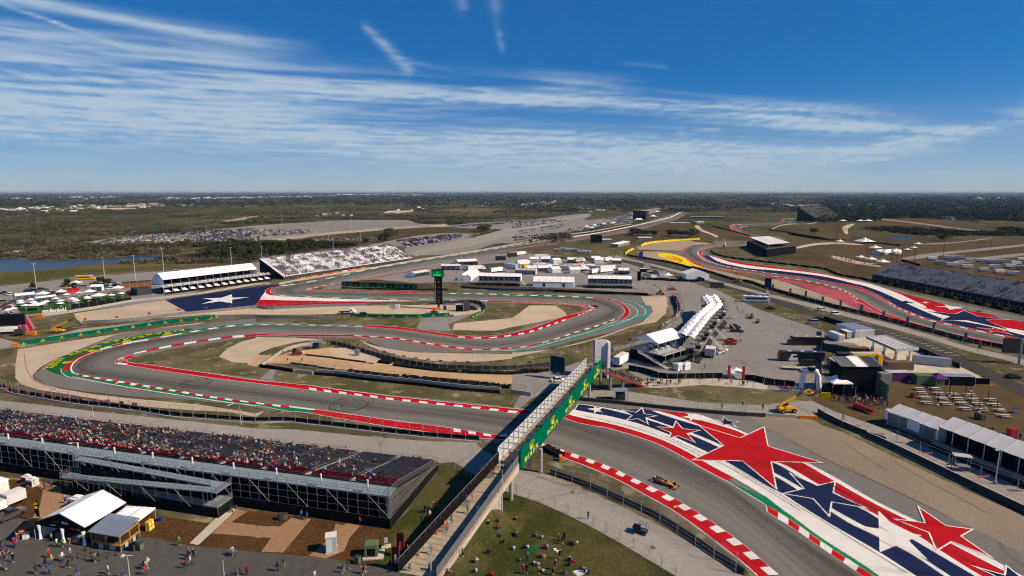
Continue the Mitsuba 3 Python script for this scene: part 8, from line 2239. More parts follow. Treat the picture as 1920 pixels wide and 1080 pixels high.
for (x, y), lb in ((D("70.2,182.8")[0], 'left'),(D("74.6,182.1")[0], 'right')):
 k = thing('entrance_column','red upright column at the %s of the small white entrance tent' % lb, 'column')
 MB().tube((x, y, 0),(x, y, 4.6),.45, n=10).put('sleeve','red_gloss', k)
mast(*D("34.6,174.9")[0],8.5, 'street light by the foot of the footbridge stairs', arm=False, r=.14)
mast(*D("80.9,351.7")[0],9, 'white mast with a cross arm by the boom lift', r=.2)
mast(*D("90,342")[0],5, 'thin mast right of the boom lift', arm=False, r=.1)

# ------------------------------------------------------------------ the compound and lots on the right
def boxthing(name, label, cat, x, y, a, L, w, h, m_, top=None, group=None, z=0.04, door=None):
 k = thing(name, label, cat, group)
 p = Place(k, x, y, a, z)
 p('box', MB().box(0,0,0, L, w, h), m_)
 p('roof', MB().box(0,0, h, L+.06, w+.06,.1, taper=(.98,.96)), top or m_)
 p('door', MB().box(L/2+.02,0,.1,.05, w*.9, h*.9), door or 'pale_grey')
 return k

coach(*D("116.3,225.7")[0],3.08,14, 'black hooded coach, farthest of the black coaches on the lot','paint_black_gloss','mid_grey', hood=True, h=3.4)
coach(*D("103.6,203.6")[0],3.05,15.5, 'long black coach with white roof hatches on the lot','paint_black_gloss','paint_black_gloss', h=3.4)
coach(*D("102.3,203.6")[0],3.08,8.2, 'white shuttle bus in front of the long black coach','paint_white_gloss','dull_white', hood=True, h=2.8, w=2.3)
coach(*D("134,316.8")[0],-.24,13.5, 'white coach with dark windows parked by the perimeter road','paint_white_gloss','white_sheet', h=3.4)
coach(*D("130,365.8")[0],-.35,9.5, 'dark green box truck parked on the lot by the perimeter road','box_green','dark_grey', cat='truck', h=3.2, hood=True, vents=False)
coach(*D("-293.4,399.3")[0],.1,12, 'yellow school bus on the road above the fan lawn','bus_yellow','dull_white', hood=True, cat='school bus', vents=False, h=3.1)
WH, BK, GY, RD = (.75,.76,.77),(.02,.02,.024),(.3,.31,.32),(.35,.02,.025)
for kd, pt, a, c, lb, ct in (('minivan', D("145,330.4")[0],-.25, WH, 'white van right behind the white coach','van'),('minivan', D("103,197.8")[0],3.1, BK, 'black van in front of the white shuttle bus','van'),
  ('pickup', D("100.6,190")[0],-.2, WH, 'white pickup towing an empty trailer by the white arch','pickup truck'),('minivan', D("137.9,263.1")[0],3.1, GY, 'silver van at the upper right corner of the lot','van'),
  ('sedan', D("144.7,271.6")[0],3.0, BK, 'black car behind the silver van at the lot corner','car'),('sedan', D("133.5,297.1")[0],-.1, BK, 'black car alone on the lot below the white coach','car'),
  ('suv', D("158.1,293.2")[0],.05, WH, 'white car on the perimeter road, the left of two','car'),('suv', D("159.4,282.7")[0],.1, WH, 'white car on the perimeter road, the right of two','car'),
  ('sedan', D("89,231.1")[0],-.1, RD, 'red sports car by the pavilion, the far one','car'),('sedan', D("86.8,226.4")[0],-.1, RD, 'red sports car by the pavilion, the near one','car'),
  ('pickup', D("97.1,247.1")[0],-.2, BK, 'black pickup truck by the stairs of the pavilion, near one','pickup truck'),('suv', D("99.2,254.6")[0],-.2, BK, 'black car by the stairs of the pavilion, far one','car'),
  ('pickup', D("98.5,356.2")[0],.05, RD, 'dark red pickup truck near the yellow boom lift','pickup truck'),('sedan', D("134.2,146 163.3,183.8")[1],0, BK, 'black car on the perimeter road at the right edge','car'),
  ('sedan', D("-278.7,362.8")[0],.1,(.8,.55,.02), 'yellow sports car below the school bus','car'),('sedan', D("-283.7,368")[0],.1, BK, 'dark car just behind the yellow sports car','car'),('pickup', D("-272.8,378.8")[0],.1,(.03,.07,.2), 'blue pickup truck by the trees of the fan zone','pickup truck'),
  ('suv', D("-253,438")[0],.1, WH, 'white car on the road behind the hospitality terrace','car')):
 vehicle(kd, *pt, a, c, lb, ct)
k = thing('flat_trailer','empty car trailer behind the white pickup by the arch','trailer')
p = Place(k, *D("95.8,193.2")[0],-.2)
p('bed', MB().box(0,0,.6,6.5,2.2,.15), 'beige')
p('tongue', MB().bar((3.2,0,.6),(4.8,0,.6),.15), 'dark_grey')
wheels(p, [(sx, sy) for sx in (-.6,.5) for sy in (-1.1,1.1)],.4,.25)
for i, (x, y) in enumerate(D("77.5,212.4 79.3,213.3 81.1,216.1 115.2,276.5 113.6,264.9 114.4,274.2")):
 k = thing('golf_cart','golf cart with a canopy on the lot','golf cart','golf carts on the lot')
 p = Place(k, x, y, rl.uniform(0,3))
 p('body', MB().box(0,0,.3,2.3,1.2,.6), 'dark_grey' if i > 2 else 'dull_white')
 p('canopy', MB().box(0,0,1.8,1.8,1.2,.07), 'beige' if i < 3 else 'black_cloth')
 for sx in (-.8,.8):
  p('canopy_post', MB().bar((sx, .5,.8),(sx, .5,1.8),.05).bar((sx, -.5,.8),(sx, -.5,1.8),.05), 'dark_grey')
ca2 = ang(*D("135.9,242.9 136.6,234.9"))
for pt, a, L, w, h, m_, tp_, lb in ((D("133.3,234.9")[0], ca2,7.5,2.6,2.6, 'white_sheet','dull_white','white container with its door open at the top left of the compound'),(D("139.7,239.2")[0], ca2,5,2.6,2.6, 'brown_stone','dull_white','brown container beside the white one'),
  (D("142.9,242.9")[0], ca2,13,2.6,3.3, 'white_sheet','roof_metal','silver trailer, the left of three parked side by side'),(D("146,244")[0], ca2,13,2.6,3.3, 'white_sheet','roof_metal','silver trailer, the middle of three parked side by side'),(D("148.9,244.2")[0], ca2,13,2.6,3.3, 'white_sheet','roof_metal','silver trailer, the right of three parked side by side'),
  (D("124.6,216.6")[0],-.3,11,4.5,3, 'dark_grey','mid_grey','dark shed with a grey roof, left of the forecourt'),(D("126.9,214.6")[0],-.3,8,2.6,2.8, 'dark_grey','beige','container with a cream roof behind the dark shed'),(D("127.7,212.6")[0],-.3,8,2.5,2.8, 'dark_grey','box_green','container with a greenish roof by the cream roofed one'),(D("128.4,211.1")[0],-.3,7,2.2,2.8, 'rust','rust','rusty red container beside the white lorry'),
  (D("119.8,203.6")[0],-.3,6,3,2.8, 'dark_grey','dark_grey','dark cabin at the left end of the white lorry'),(D("111.4,195.3")[0],1.45,5.5,3,2.8, 'mid_grey','pale_grey','grey roofed cabin on the grass left of the stage'),(D("106.8,186.8")[0],1.45,3,2.4,2.4, 'dark_grey','beige','small cream roofed cabin below the grey roofed one'),
  (D("147,198.7")[0],-.45,11,2.6,2.8, 'pale_grey','roof_metal','long grey trailer at the right of the forecourt'),(D("124.3,181.9")[0],0,7.5,3,2.8, 'purple_paint','pale_grey','purple food trailer with a grey roof right of the stage'),(D("122.9,184.9")[0],0,5.5,3,2.9, 'black_cloth','dark_grey','black food trailer just left of the purple one'),(D("131.8,193.2")[0],0,9,2.6,2.8, 'brown_stone','brown_stone','brown container behind the purple trailer'),
  (D("131.5,178.4")[0],-.05,8.5,3,2.9, 'box_green','box_green','green and magenta food trailer above the picnic tables'),(D("139.7,177.8")[0],-.1,9.5,3,2.9, 'black_cloth','roof_metal','black food trailer with a pale roof above the picnic tables')):
 boxthing('container' if 'container' in lb or 'shed' in lb or 'cabin' in lb else 'trailer', lb, 'container' if 'container' in lb else 'cabin' if 'cabin' in lb or 'shed' in lb else 'trailer', *pt, a, L, w, h, m_, tp_)
trailer(*D("125,200.9")[0],.02,10, 'long ribbed pale lorry beside the petrol canopy','pale_grey','lorry')
MB().box(*D("132.8,178.4")[0],.1,4,.3,1.6).put('hatch','magenta', thing('serving_hatch','magenta serving hatch on the green food trailer','hatch'))
canopy(*D("133.5,177.1")[0],.1,4.5,2.6, 'purple canopy beside the green food trailer','purple_paint', peak=1.4)
canopy(*D("99.3,171.8")[0],0,6.0,3.2, 'white peaked tent at the foot of the black stage', peak=2.0)
# petrol canopy: open lattice roof on columns
k = thing('petrol_canopy','open framed petrol station canopy on grey columns over the forecourt','canopy')
q0, q1, q2 = A_(*D("133.9,198.3 143.1,200.2 134.4,216.6"))
e1, e2 = q1-q0, q2-q0
q = lambda a, b, z: (*(q0+e1*a+e2*b), z)
for (a0, b0, a1, b1) in ((0,0,1,0),(1,0,1,1),(1,1,0,1),(0,1,0,0)):
 MB().bar(q(a0, b0,5.4), q(a1, b1,5.4),.25,1.0).put('fascia','pale_grey', k)
for i in range(1,9):
 MB().bar(q(i/9,.02,5.5), q(i/9,.98,5.5),.55,.3).put('roof_beam','white_sheet' if i % 2 else 'pale_grey', k)
for i in range(1,6):
 MB().bar(q(.02, i/6,5.2), q(.98, i/6,5.2),.3,.25).put('cross_beam','beige', k)
for a in (.2,.8):
 for b_ in (.12,.5,.88):
  MB().box(*q(a, b_, 0)[:2],0,.38,.38,5).put('column','pole_grey', k)
  MB().box(*q(a+.12, b_+.1,0)[:2],0,.9,.6,1.8).put('pump','beige', k)
# stage, arch, crane
k = thing('stage','tall black stage with a grey and white striped roof beside the path','stage')
p = Place(k, *D("105.2,170.8")[0],0)
for x0, w, m_ in ((-4.2,4.6, 'seat_grey'),(-.1,3.4, 'white_sheet'),(3.3,3.2, 'dark_grey'),(5.6,1.4, 'dark_blue')):
 p('roof_panel', MB().prism([(x0-w/2,-1,8.2),(x0+w/2,-1,8.2),(x0+w/2,5,9.6),(x0-w/2,5,9.6)], [(x0-w/2,-1,8.0),(x0+w/2,-1,8.0),(x0+w/2,5,9.4),(x0-w/2,5,9.4)]), m_)
p('back', MB().box(-.5,-.5,0,11,.4,8), 'black_cloth')
p('side', MB().box(-6.2,2.2,0,.4,5.6,8.3), 'black_cloth')
p('wing', MB().box(6.3,-1.6,0,3.2,2.6,6.4), 'mid_grey')
p('side', MB().box(5.6,2.2,0,.4,5.6,8.3), 'black_cloth')
for i in range(4):
 p('truss', MB().bar((-6+i*3.9,-1,8.2),(-6+i*3.9,5,9.6),.3), 'dull_steel')
boxthing('screen_wall','dark green screen wall standing on the grass right of the stage','screen', *D("109,165.2")[0],1.4,6,.4,5, 'box_green')
k = thing('mobile_crane','yellow crane boom lying behind the stage roof','crane')
p = Place(k, *D("121.7,192")[0],.12)
p('boom', MB().bar((-9,0,4.9),(2,0,5.6),.7,.8), 'machine_yellow')
p('boom_tip', MB().bar((-13,0,4.6),(-9,0,4.9),.55,.6), 'brown_stone')
p('turret', MB().box(2.6,0,1.6,2.0,2.0,4.0, taper=(.8,.9)), 'machine_yellow')
p('carrier', MB().box(1,0,.7,11,2.5,1.0), 'dark_grey')
wheels(p, [(sx, sy) for sx in (-3.5,-1,3,5.5) for sy in (-1.1,1.1)],.6,.4)
k = thing('inflatable_arch','black and white inflatable arch over the gate of the lot','arch')
a0, a1 = A_(*D("89,173.5 93.6,171.5"))
ap = [(*(a0+(a1-a0)*t),6.6*min(1, math.sin(math.pi*(.02+.96*t)) ** .33)) for t in np.linspace(0,1,13)]
for i in range(12):
 MB().tube((*a0,.01) if i == 0 else ap[i],(*a1,.01) if i == 11 else ap[i+1],.75, n=9).put('segment','white_sheet' if i < 4 or i > 7 else 'black_cloth', k, smooth=50)
catch_fence(D("79.1,176.9 88.9,174.8"),2.3, 'black screened fence left of the inflatable arch', 3, mesh='black_cloth', cables=0)
catch_fence(D("93,168.9 98,167.6 103.5,163.9"),3.0, 'black screened fence between the path and the stage', 3, mesh='black_cloth', cables=0)
catch_fence(D("134.1,248.1 117.4,215.6 101.7,185.7 93.8,170.2"),2.0, 'tall fence between the lot and the compound grass', 4, mesh='brown_stone', cables=0)
catch_fence(D("147.1,271.1 149.3,258.6 149.1,240 151.7,238.9"),2.4, 'black screened fence along the top of the compound', 4, mesh='black_cloth', cables=0)
catch_fence(D("127.7,183.8 138.8,182.4 144.4,178.4 152.9,176.5"),2.4, 'black screened fence behind the food trailers', 4, mesh='black_cloth', cables=0)
catch_fence(D("154.3,221.9 154.2,210.6 153.2,200.3 153.5,193.2"),2.2, 'black screened fence at the right end of the forecourt', 4, mesh='black_cloth', cables=0)
catch_fence(D("173,492 175,437 178.7,405.1 180.7,370.2 169.3,322.8 172.3,272.5 178.1,244.7 182.1,220.9 182.4,202"),2.0, 'low fence between the perimeter road and the service path', 7, cables=2)
k = thing('feather_flag','yellow standing banner by the entrance to the stage path','banner')
MB().box(*D("91.2,163.3")[0],0,2.6,.2,2.4,-.2).put('cloth','yellow_cloth', k)
k = thing('inflatable_tube','long red inflatable lying on the grass by the right service road','inflatable')
r0, r1 = A_(*D("96.2,157 98.4,152"))
MB().tube((*r0,.9),(*r1,.9),.9,.5,10).put('tube','red_gloss', k, smooth=50)
# picnic tables and posts
for i, (x, y) in enumerate(D("124.5,172.1 122.8,168.5 120.8,164.5 118.5,160.1 129.6,172.1 127.6,167.9 125.5,163.7 123.3,159.4 131.5,167.4 129.8,163.4 128.1,159.6 125.9,155.5 135.9,166.8 134,162.8 132.4,159.3 130,154.7 138.8,162.6 136.7,158.5 134.7,154.3 132.5,150.1 86.3,119.3")[:20]):
 k = thing('picnic_table','pale picnic table with two benches on the brown grass','picnic table','picnic tables on the brown grass')
 p = Place(k, x, y, -.1)
 p('top', MB().box(0,0,.72,2.5,.85,.06), 'pale_grey')
 for s in (-1,1):
  p('bench', MB().box(0, s*.75,.43,2.5,.28,.05), 'pale_grey')
  p('legs', MB().bar((s*.9,-.75,0),(s*.9,.2,.72),.08).bar((s*.9,.75,0),(s*.9,-.2,.72),.08), 'dark_grey')
for x, y in D("123.2,165.6 120.9,159.1 125.4,159.6 129.6,158.3 129.9,166.8 134.7,166.8 128.2,153.5 131.8,152 135.9,160.1 139.4,170.9"):
 k = thing('lamp_post','slim dark lamp post with a white foot among the picnic tables','lamp post','posts among the picnic tables')
 MB().tube((x, y, 0),(x, y, 4.2),.09, n=6).put('post','black_cloth', k)
 MB().tube((x, y, 0),(x, y, .35),.38, n=8).put('foot','dull_white', k)
for pt, lb, c in ((D("124.6,149.2")[0], 'dark green bin among the picnic tables, left','dark_grey'),(D("125.2,148.5")[0], 'green bin among the picnic tables, right','box_green'),(D("118.4,165.6")[0], 'bin with a red lid left of the picnic tables','sign_red'),(D("138.4,153.5")[0], 'white and red bin right of the picnic tables','dull_white')):
 bin_(pt, lb, c, 1.3)
# the two long tents at the lower right
a, b = A_(*D("97.8,145.4 102.2,133.9"))
gable_tent(a, b, 7.5,3.6,1.5,4, 'long white tent behind the right gravel trap, the left one with closed walls','marquee', roof='dull_white', front='mid_grey')
a, b = A_(*D("100.6,131.2 105.7,115.7"))
k, P3, L_ = gable_tent(a, b+(b-a)*.25,9,4.4,1.7,6, 'long white tent with open viewing terrace behind the right gravel trap','hospitality tent', roof='dull_white', z=1.0)
MB().prism([P3(0,-2,0), P3(L_, -2,0), P3(L_, 9,0), P3(0,9,0)], [P3(0,-2,-.3), P3(L_, -2,-.3), P3(L_, 9,-.3), P3(0,9,-.3)]).put('floor','dark_grey', k)
MB().quad(P3(0,-1.9,-1), P3(L_, -1.9,-1), P3(L_, -1.9,-.2), P3(0,-1.9,-.2)).put('skirt','black_cloth', k)
MB().quad(P3(0,3,0), P3(L_, 3,0), P3(L_, 3,4.2), P3(0,3,4.2)).put('dark_back','black_cloth', k)
for i in range(24):
 s = L_*(i+.5)/24
 MB().box(*P3(s, -.6,0)[:2],1.0,1.1,.7,.95, ang(a, b)).put('chair_row','mid_grey', k)
for h in (.5,1.05):
 MB().bar(P3(0,-1.9, h), P3(L_, -1.9, h),.06).put('rail','steel', k)
trailer(*D("100.4,142.4")[0], ang(a, b),9.5, 'white refrigerated trailer in the shade of the left tent','white_sheet','trailer', 2.5,2.7)
mast(*D("100.4,113.7")[0],7.5, 'street light on the service road below the right tents', r=.14, heads=1)
boxthing('phone_box','red upright kiosk beside the right end of the long tents','kiosk', *D("121.3,134.7")[0],0,1.6,1.4,3.2, 'sign_red')

# ------------------------------------------------------------------ the fan zone above the upper gravel, left
pf = random.Random(8)
gable_tent(*D("-272.5,316.8 -266.8,323.8"),6,3.4,1.0,3, 'white tent with three arched openings at the left of the fan zone','tent')
gable_tent(*D("-258,312.9 -252.8,320.8"),4,2.8,.6,4, 'long low white awning on the green lawn of the fan zone','awning')
gable_tent(*D("-255.5,350.4 -250.1,352.8"),6,3,1.0,2, 'white and red tent at the back of the fan zone','tent')
a, b = D("-243.6,361.5 -226.5,372")
gable_tent(a, b, 6,3.6,.5,5, 'long black and orange bar left of the hospitality terrace','bar', roof='dark_grey', front='rust')
gable_tent(*D("-262.4,339.9 -258.3,345.7"),4,2.6,.5,2, 'red stall in the middle of the fan zone','stall', roof='paint_red', front='red_gloss')
for (x, y), s, lb in zip(D("-231.1,322.8 -245.1,335.5 -237.8,349.2 -267.1,329 -244.4,295.6 -261.6,335.5 -277.6,369.3"),(6,5,5,5,6,4,5),('white dome tent on the right lawn of the fan zone','white dome tent behind the right lawn','white canopy near the black and orange bar','cream canopy in the fan zone','white canopy on the left lawn, the near one','white canopy between the two lawns','white canopy by the trees of the fan zone')):
 canopy(x, y, .1, s, 2.8, lb, peak=1.3)
for i, (x, y) in enumerate(D("-263.6,309.1 -260.9,312.9 -250.4,296.5 -241.8,309.1 -236.6,301.8 -249.8,315.8 -253.5,329 -250.9,334.4 -237,312.9 -233.5,309.1 -236.1,320.8 -232.6,316.8 -226.6,326.9 -224.4,332.2 -248.2,307.2 -247.4,304.5 -253.8,305.4 -258.7,303.6 -240.6,315.8 -249.9,288.1 -249.5,284.8")):
 k = thing('parasol','white parasol on the lawn of the fan zone','parasol','parasols of the fan zone')
 MB().tube((x, y, 0),(x, y, 2.3),.06, n=6).put('pole','pale_grey', k)
 MB().tube((x, y, 2.2),(x, y, 2.9),1.9,.1,8).put('shade','white_sheet', k)
 MB().tube((x, y, .7),(x, y, .78),.6, n=8).put('table','white_sheet', k)
for i, (x, y) in enumerate(D("-296.5,339.9 -300.8,342.2 -292.3,337.7 -270.7,312.9 -289.6,346.9 -289.1,349.2 -288.1,354 -282.9,351.6 -269.1,339.9 -272.1,359 -269.6,364.1 -264.6,372 -249.4,359 -259.7,377.4 -253.9,372 -256.7,366.7 -266.3,301.8 -259.3,296.5 -276.5,312.9 -227.7,344.5 -225.2,346.9 -269.7,337.7 -268.5,342.2 -267.5,351.6 -250.4,346.9")):
 kd = pf.choice(['suv','pickup','sedan','minivan'])
 c = pf.choice(CARCOL)
 vehicle(kd, x, y, pf.choice([.1,3.2,.15]), c, '%s %s parked among the stalls of the fan zone' % (CARNAME[c], dict(suv='car', pickup='pickup', sedan='saloon', minivan='van')[kd]), 'van' if kd == 'minivan' else 'pickup truck' if kd == 'pickup' else 'car','vehicles of the fan zone, %s %s' % (CARNAME[c], kd))
catch_fence(D("-227.4,296.5 -224.7,300.9 -219.7,307.2 -211,316.8 -208.3,320.8"),3.2, 'black screened fence along the right lawn of the fan zone', 4, mesh='black_cloth', cables=0)
k = thing('grandstand','small stand of pink seats beside the big black screen at the left','grandstand')
z0, z1 = A_(*D("-232.7,272.5 -206.7,244.7"))
for i in range(6):
 o = np.array((.55,.2))*(i-3)*1.6
 MB().bar((*(z0+o),.5+.3*i),(*(z1+o),.5+.3*i),1.0,.22).put('seat_row','pink_cloth' if i % 2 else 'sign_red', k)
for pt, L, c, lb in ((D("-216.1,244.7")[0],7, 'white_sheet','white trailer below the big black screen'),(D("-207.7,241.2")[0],3, 'dark_grey','dark crate below the pink seats')):
 trailer(*pt, .25, L, lb, c, 'trailer', 2.4,1.8)
for (x, y), h in zip(D("-287.8,350.4 -278,396.3 -258,397.8 -250.9,419.1 -228,474 -209,488"),(17,16,17,20,15,15)):
 mast(x, y, h, 'tall light mast on the road above the fan zone', r=.24)
for i, (x, y) in enumerate(D("-356,685 -411,1053 -240,879 -118,994 -44,511 -290,851 -308,743 -232,743 -172,668 -185,606")):
 mast(x, y, 20 if i < 4 else 14, 'tall light mast of the distant car parks', r=.25, arm=i < 5)
for i, (x, y) in enumerate(D("351,579 336,517 328,497 352,527 327,474 414,561 482,685 508,621 805,1120 700,1380 399,723")):
 k = thing('utility_pole','dark wooden utility pole on the brown field','utility pole')
 MB().tube((x, y, 0),(x, y, 15),.28,.18,7).put('pole','bark', k)
 MB().bar((x-1.2, y, 14),(x+1.2, y, 14),.2).put('crossarm','bark', k)
for pt, lb in ((D("-227.5,276.3")[0], 'orange block below the white letters'),(D("-204.4,242.9")[0], 'orange block at the foot of the pink seats')):
 MB().box(*pt, 0,4,1,1.5,.1).put('block','orange_plastic', thing('barrier_end', lb, 'barrier block'))

# ------------------------------------------------------------------ parked cars, brush, trees and far buildings
rv = random.Random(31)
rest_cars, n_cars = MB(),0
COLN = {}

def lot(corners, rows, step, fill, where, jitter=.25, limit=60):
 """Rows of parked cars between two sides of a lot: corners a, b (near row), c, d (far row)."""
 global n_cars
 a, b, c, d = (np.array(q) for q in corners)
 made = 0
 for i in range(rows):
  t = i/max(rows-1,1)
  p, q = a*(1-t)+c*t, b*(1-t)+d*t
  L = np.linalg.norm(q-p)
  u = (q-p)/L
  s = 0
  while s < L:
   s += step
   if rv.random() > fill:
    continue
   x, y = p+u*s
   v, f, col, kind, cc = simple_car(x, y, math.atan2(u[1], u[0])+1.57+rv.uniform(-.08,.08)+(3.14 if rv.random() < .5 else 0), rv)
   if made < limit and n_cars < 285:
    made += 1
    n_cars += 1
    k = put('parked_car', (v, f), 'vertex_gloss', color=col)
    n = dict(suv='car', pickup='pickup truck', sedan='saloon car', minivan='van')[kind]
    lab(k, '%s %s parked %s' % (CARNAME[cc], n, where), 'car','%s %ss parked %s' % (CARNAME[cc], n, where))
   else:
    rest_cars.add(v, f, col)

lot(D("-117,636 -66,760 -141,713 -74,832"),5,3.4,.85, 'behind the white grandstand', limit=75)
lot(D("-245,700 -181,752 -250,719 -190,769"),2,3.4,.85, 'on the dry field', limit=30)
lot(D("-493,676 -357,671 -518,792 -421,958"),10,3.6,.8, 'on the lakeside gravel', limit=40)
lot(D("-388,671 -324,743 -414,799 -396,909"),6,3.8,.75, 'at the right of the lakeside gravel', limit=20)
lot(D("-343,787 -294,859 -396,909 -317,909"),4,3.6,.75, 'at the end of the gravel car park', limit=20)
lot(D("-107,987 0,1129 -85,1041 0,1179"),3,4.5,.8, 'in the far lot beside the country road', limit=15)
lot(D("2,723 72,837 0,765 71,851"),2,3.6,.9, 'in the dark row outside the back straight', limit=20)
lot(D("0,976 116,1222 0,1144 72,1281"),4,4.5,.6, 'in the distant lots left of the back straight', limit=0)
lot(D("206,1169 304,1496 203,1281 321,1633"),4,6,.8, 'by the far stage screen', limit=0)
lot(D("732,2287 1027,2622 845,2572 1114,2844"),3,5,.8, 'in the farthest lot on the hill', limit=0)
lot(D("75,1585 162,1633 96,1706 169,1739"),2,5,.8, 'in the field lot', limit=0)
lot(D("-93,1281 0,1281 -90,1325 0,1325"),1,4.5,.8, 'in the far lot', limit=0)
lot(D("88,879 243,1195 87,919 252,1269"),2,7,.75, '', limit=0)
lot(D("147,1013 249,1222 153,1053 255,1281"),2,6,.7, '', limit=0)
lot(D("11,837 92,1013 8,879 92,1074"),2,5,.6, '', limit=0)
lab(rest_cars.put('distant_parked_cars','vertex_gloss'), 'far rows of parked cars that run together across the car parks','parked cars', kind='stuff')
# motorhomes at the right edge
for i, (x, y) in enumerate(D("355,483 355,470 358,458 358,442 361,431 361.9,420.5 398,507 404,502 405,492 414,492 417,483 395,462 397,454 372,517 391,522 399,522 447,511 379,458 46,593 52,599 58,593 64,586 68,573 73,573")):
 trailer(x, y, -.15+pf.uniform(-.15,.15), pf.choice([8,9,7]), 'motorhome parked at the right edge' if i < 18 else 'white service truck by the bank of the back straight','dull_white' if i % 3 else 'pale_grey','motorhome' if i < 18 else 'truck', 2.5,2.2)
# tents of the brown field on the right
for i, ((x, y), s) in enumerate(zip(D("412,685 383,685 376,606 358,561 371,567 307,483 309,517 309,502 396,586 416,606 451,651 813,1417 814,1380 829,1380 706,1169 690,1169 656,1169 -4985.4,-13563.3 265,1222 124,976 142,1013 165,1053 186,1083 260,1222 330,1380 414,1684 128,941"),(16,7,9,9,9,8,6,7,5,5,6,12,12,12,12,10,10,10,12,9,8,9,10,12,14,14,8))):
 canopy(x, y, .1, s, 2.8, 'white tent %s' % ('beside the back straight' if i > 17 else 'on the brown field at the right') if i else 'big white peaked marquee on the brown field at the right', peak=s*.28, legs=i < 11)
for pts, lb in ((D("419,704 434,651"), 'left'),(D("341,511 333,474"), 'right')):
 catch_fence(pts, 2.0, 'dark screened fence among the tents of the brown field, %s' % lb, 6, mesh='black_cloth', cables=0)
gable_tent(*D("353,561 382,573"),9,3,1.4,4, 'long white tent among the smaller ones on the brown field','tent', front='dull_white')
k = thing('shed','long pale metal shed at the edge of the far woods','shed')
a, b = A_(*D("944,1312 957,1281"))
MB().bar((*a, 2.5),(*b, 2.5),12,5).put('wall','dull_white', k)
MB().bar((*a, 5.3),(*b, 5.3),13,.5).put('roof','roof_metal', k)
for i, (pts, lb) in enumerate(zip((D("293,1097 330,1097"), D("348,1120 365,1129"), D("157,733 174,733"), D("108,704 119,704"), D("111,636 132,676"), D("407,1346 476,1332")),('white pit building in the brown infield','small white building right of the pit building','white trailer row by the yellow wall','white trailer beside the black screen','long white awning on the far lot','distant white fence building'))):
 k = thing('long_building', lb, 'building')
 a, b = A_(*pts)
 MB().bar((*a, 1.6),(*b, 1.6),8,3.2).put('wall','mid_grey', k)
 MB().bar((*a, 3.5),(*b, 3.5),8.6,.5).put('roof','white_sheet', k)

# people on the path to the right, the lot and the far banks
def mass(pts, name, label):
 m = MB()
 for x, y in pts:
  for _ in range(2):
   v, f, c = figure(rv.choice(['walk','stand']), rv.choice(CROWD), rv, True)
   m.add(turn(v, x+rv.gauss(0,.5), y+rv.gauss(0,.5),.05, rv.uniform(0,6)), f, c)
 lab(m.put(name, 'vertex_cloth'), label, 'crowd', kind='stuff')

mass(D("41.5,175.5 42.1,174.9 43.9,179.1 44.3,179.1 45.2,179.1 46.3,178.8 47.2,179.1 45.3,176.5 46.2,175.8 48.6,178.8 48.5,176.5 49.4,177.4 52.2,177.4 52.8,177.1 55.2,181.8 55,183.8 60.7,182.4 61.7,181.8 65.7,179.7 69.2,177.8 72.5,177.1 73.1,176.5"), 'path_crowd','people spread along the path at the foot of the footbridge stairs')
mass(D("81.9,170.8 82.4,170.5 83.2,171.2 84.4,170.8 84.4,172.2 87.2,169.6 87.5,168.9 89.3,168 89.8,167.6 90.3,167.3 91,167 93.9,163.9 94.3,163.3 95.5,162.5 96.8,163.6 99.1,165.8 96.3,161.6 96.5,160.4 98,161.6 99.3,162.5 99.3,161 99,159.8 100.9,161.6 100.8,160.4 101.9,161.6 103.2,162.7 102.7,160.4 104.1,161 102,158.7 106.1,161.6 105.7,159.3 106,158.1 103.3,158.7 96.7,158.7 98.2,158.1 101,158.7"), 'queue_crowd','crowd queueing on the path beside the black stage')
px_place(D("100.2,368.6 101.8,368.6 116,317.8 117,317.8 122.2,315.7 123.2,316.8 115.5,294.9 115.6,287.7 113.2,278.2 113.9,277.4 132.6,356.5 133.4,356.5 144.9,287 146.1,285.9 95.5,238.9 91.9,229.5 56,188 66.1,194 59.8,162.8 58.7,156.5 65.1,158 69.7,155.5 10.3,189.5"), 'on the lot','people on the lot', None, ['walk','stand'])
px_place(D("87.7,147.8 124.5,176.5 126.9,172.1 130.8,154.5 120.1,139.9 120.9,139.9 120.9,136.7 121.3,136.3 124.5,135.9 105.5,157.5 104.4,156.5"), 'by the picnic tables and the right tents','people round the picnic tables', None, ['walk','stand'])
px_place(D("-80,202 -74.8,202 -77.4,210.6 -85.5,212.4"), 'on the orange dirt yard','workers on the dirt yard', ['black','navy','white','maroon'], ['stand'])
bank = MB()
for x, y in D("288,593 288,579 290,573 291,561 294,555 293,543 292,532 294,527 296,522 295,511 294,502 293,492 292,483 294,479 295,474 324,694 336,704 349,713 357,713 368,723 381,733 395,743 378,704 507,894 522,925 547,958 259,522 263,511 268,502 272,492 269,474 274,466"):
 for _ in range(9):
  v, f, c = figure(rv.choice(['stand','walk']), rv.choice(CROWD), rv, True)
  bank.add(turn(v, x+rv.gauss(0,5), y+rv.gauss(0,4),.05, rv.uniform(0,6)), f, c)
lab(bank.put('standing_crowd','vertex_cloth'), 'crowd strung along the brown bank above the far esses','crowd', kind='stuff')

def tree(x, y, h, w, label, leaf='mat_leaf', n=420, cat='tree', trunk=True, group=None, r=rv):
 """A trunk with limbs and a crown of many leaf clumps."""
 k = thing('tree' if cat == 'tree' else 'bush', label, cat, group)
 if trunk:
  m = MB().tube((x, y, 0),(x, y, h*.5), h*.035, h*.022,7)
  for i in range(5):
   a = i*1.26+r.uniform(-.3,.3)
   m.tube((x, y, h*(.3+.04*i)),(x+math.cos(a)*w*.32, y+math.sin(a)*w*.32, h*.72), h*.014, h*.006,5)
  m.put('trunk','bark', k)
 put('crown', leaves(x, y, h, w, n, r, .25 if trunk else 0), leaf, k)

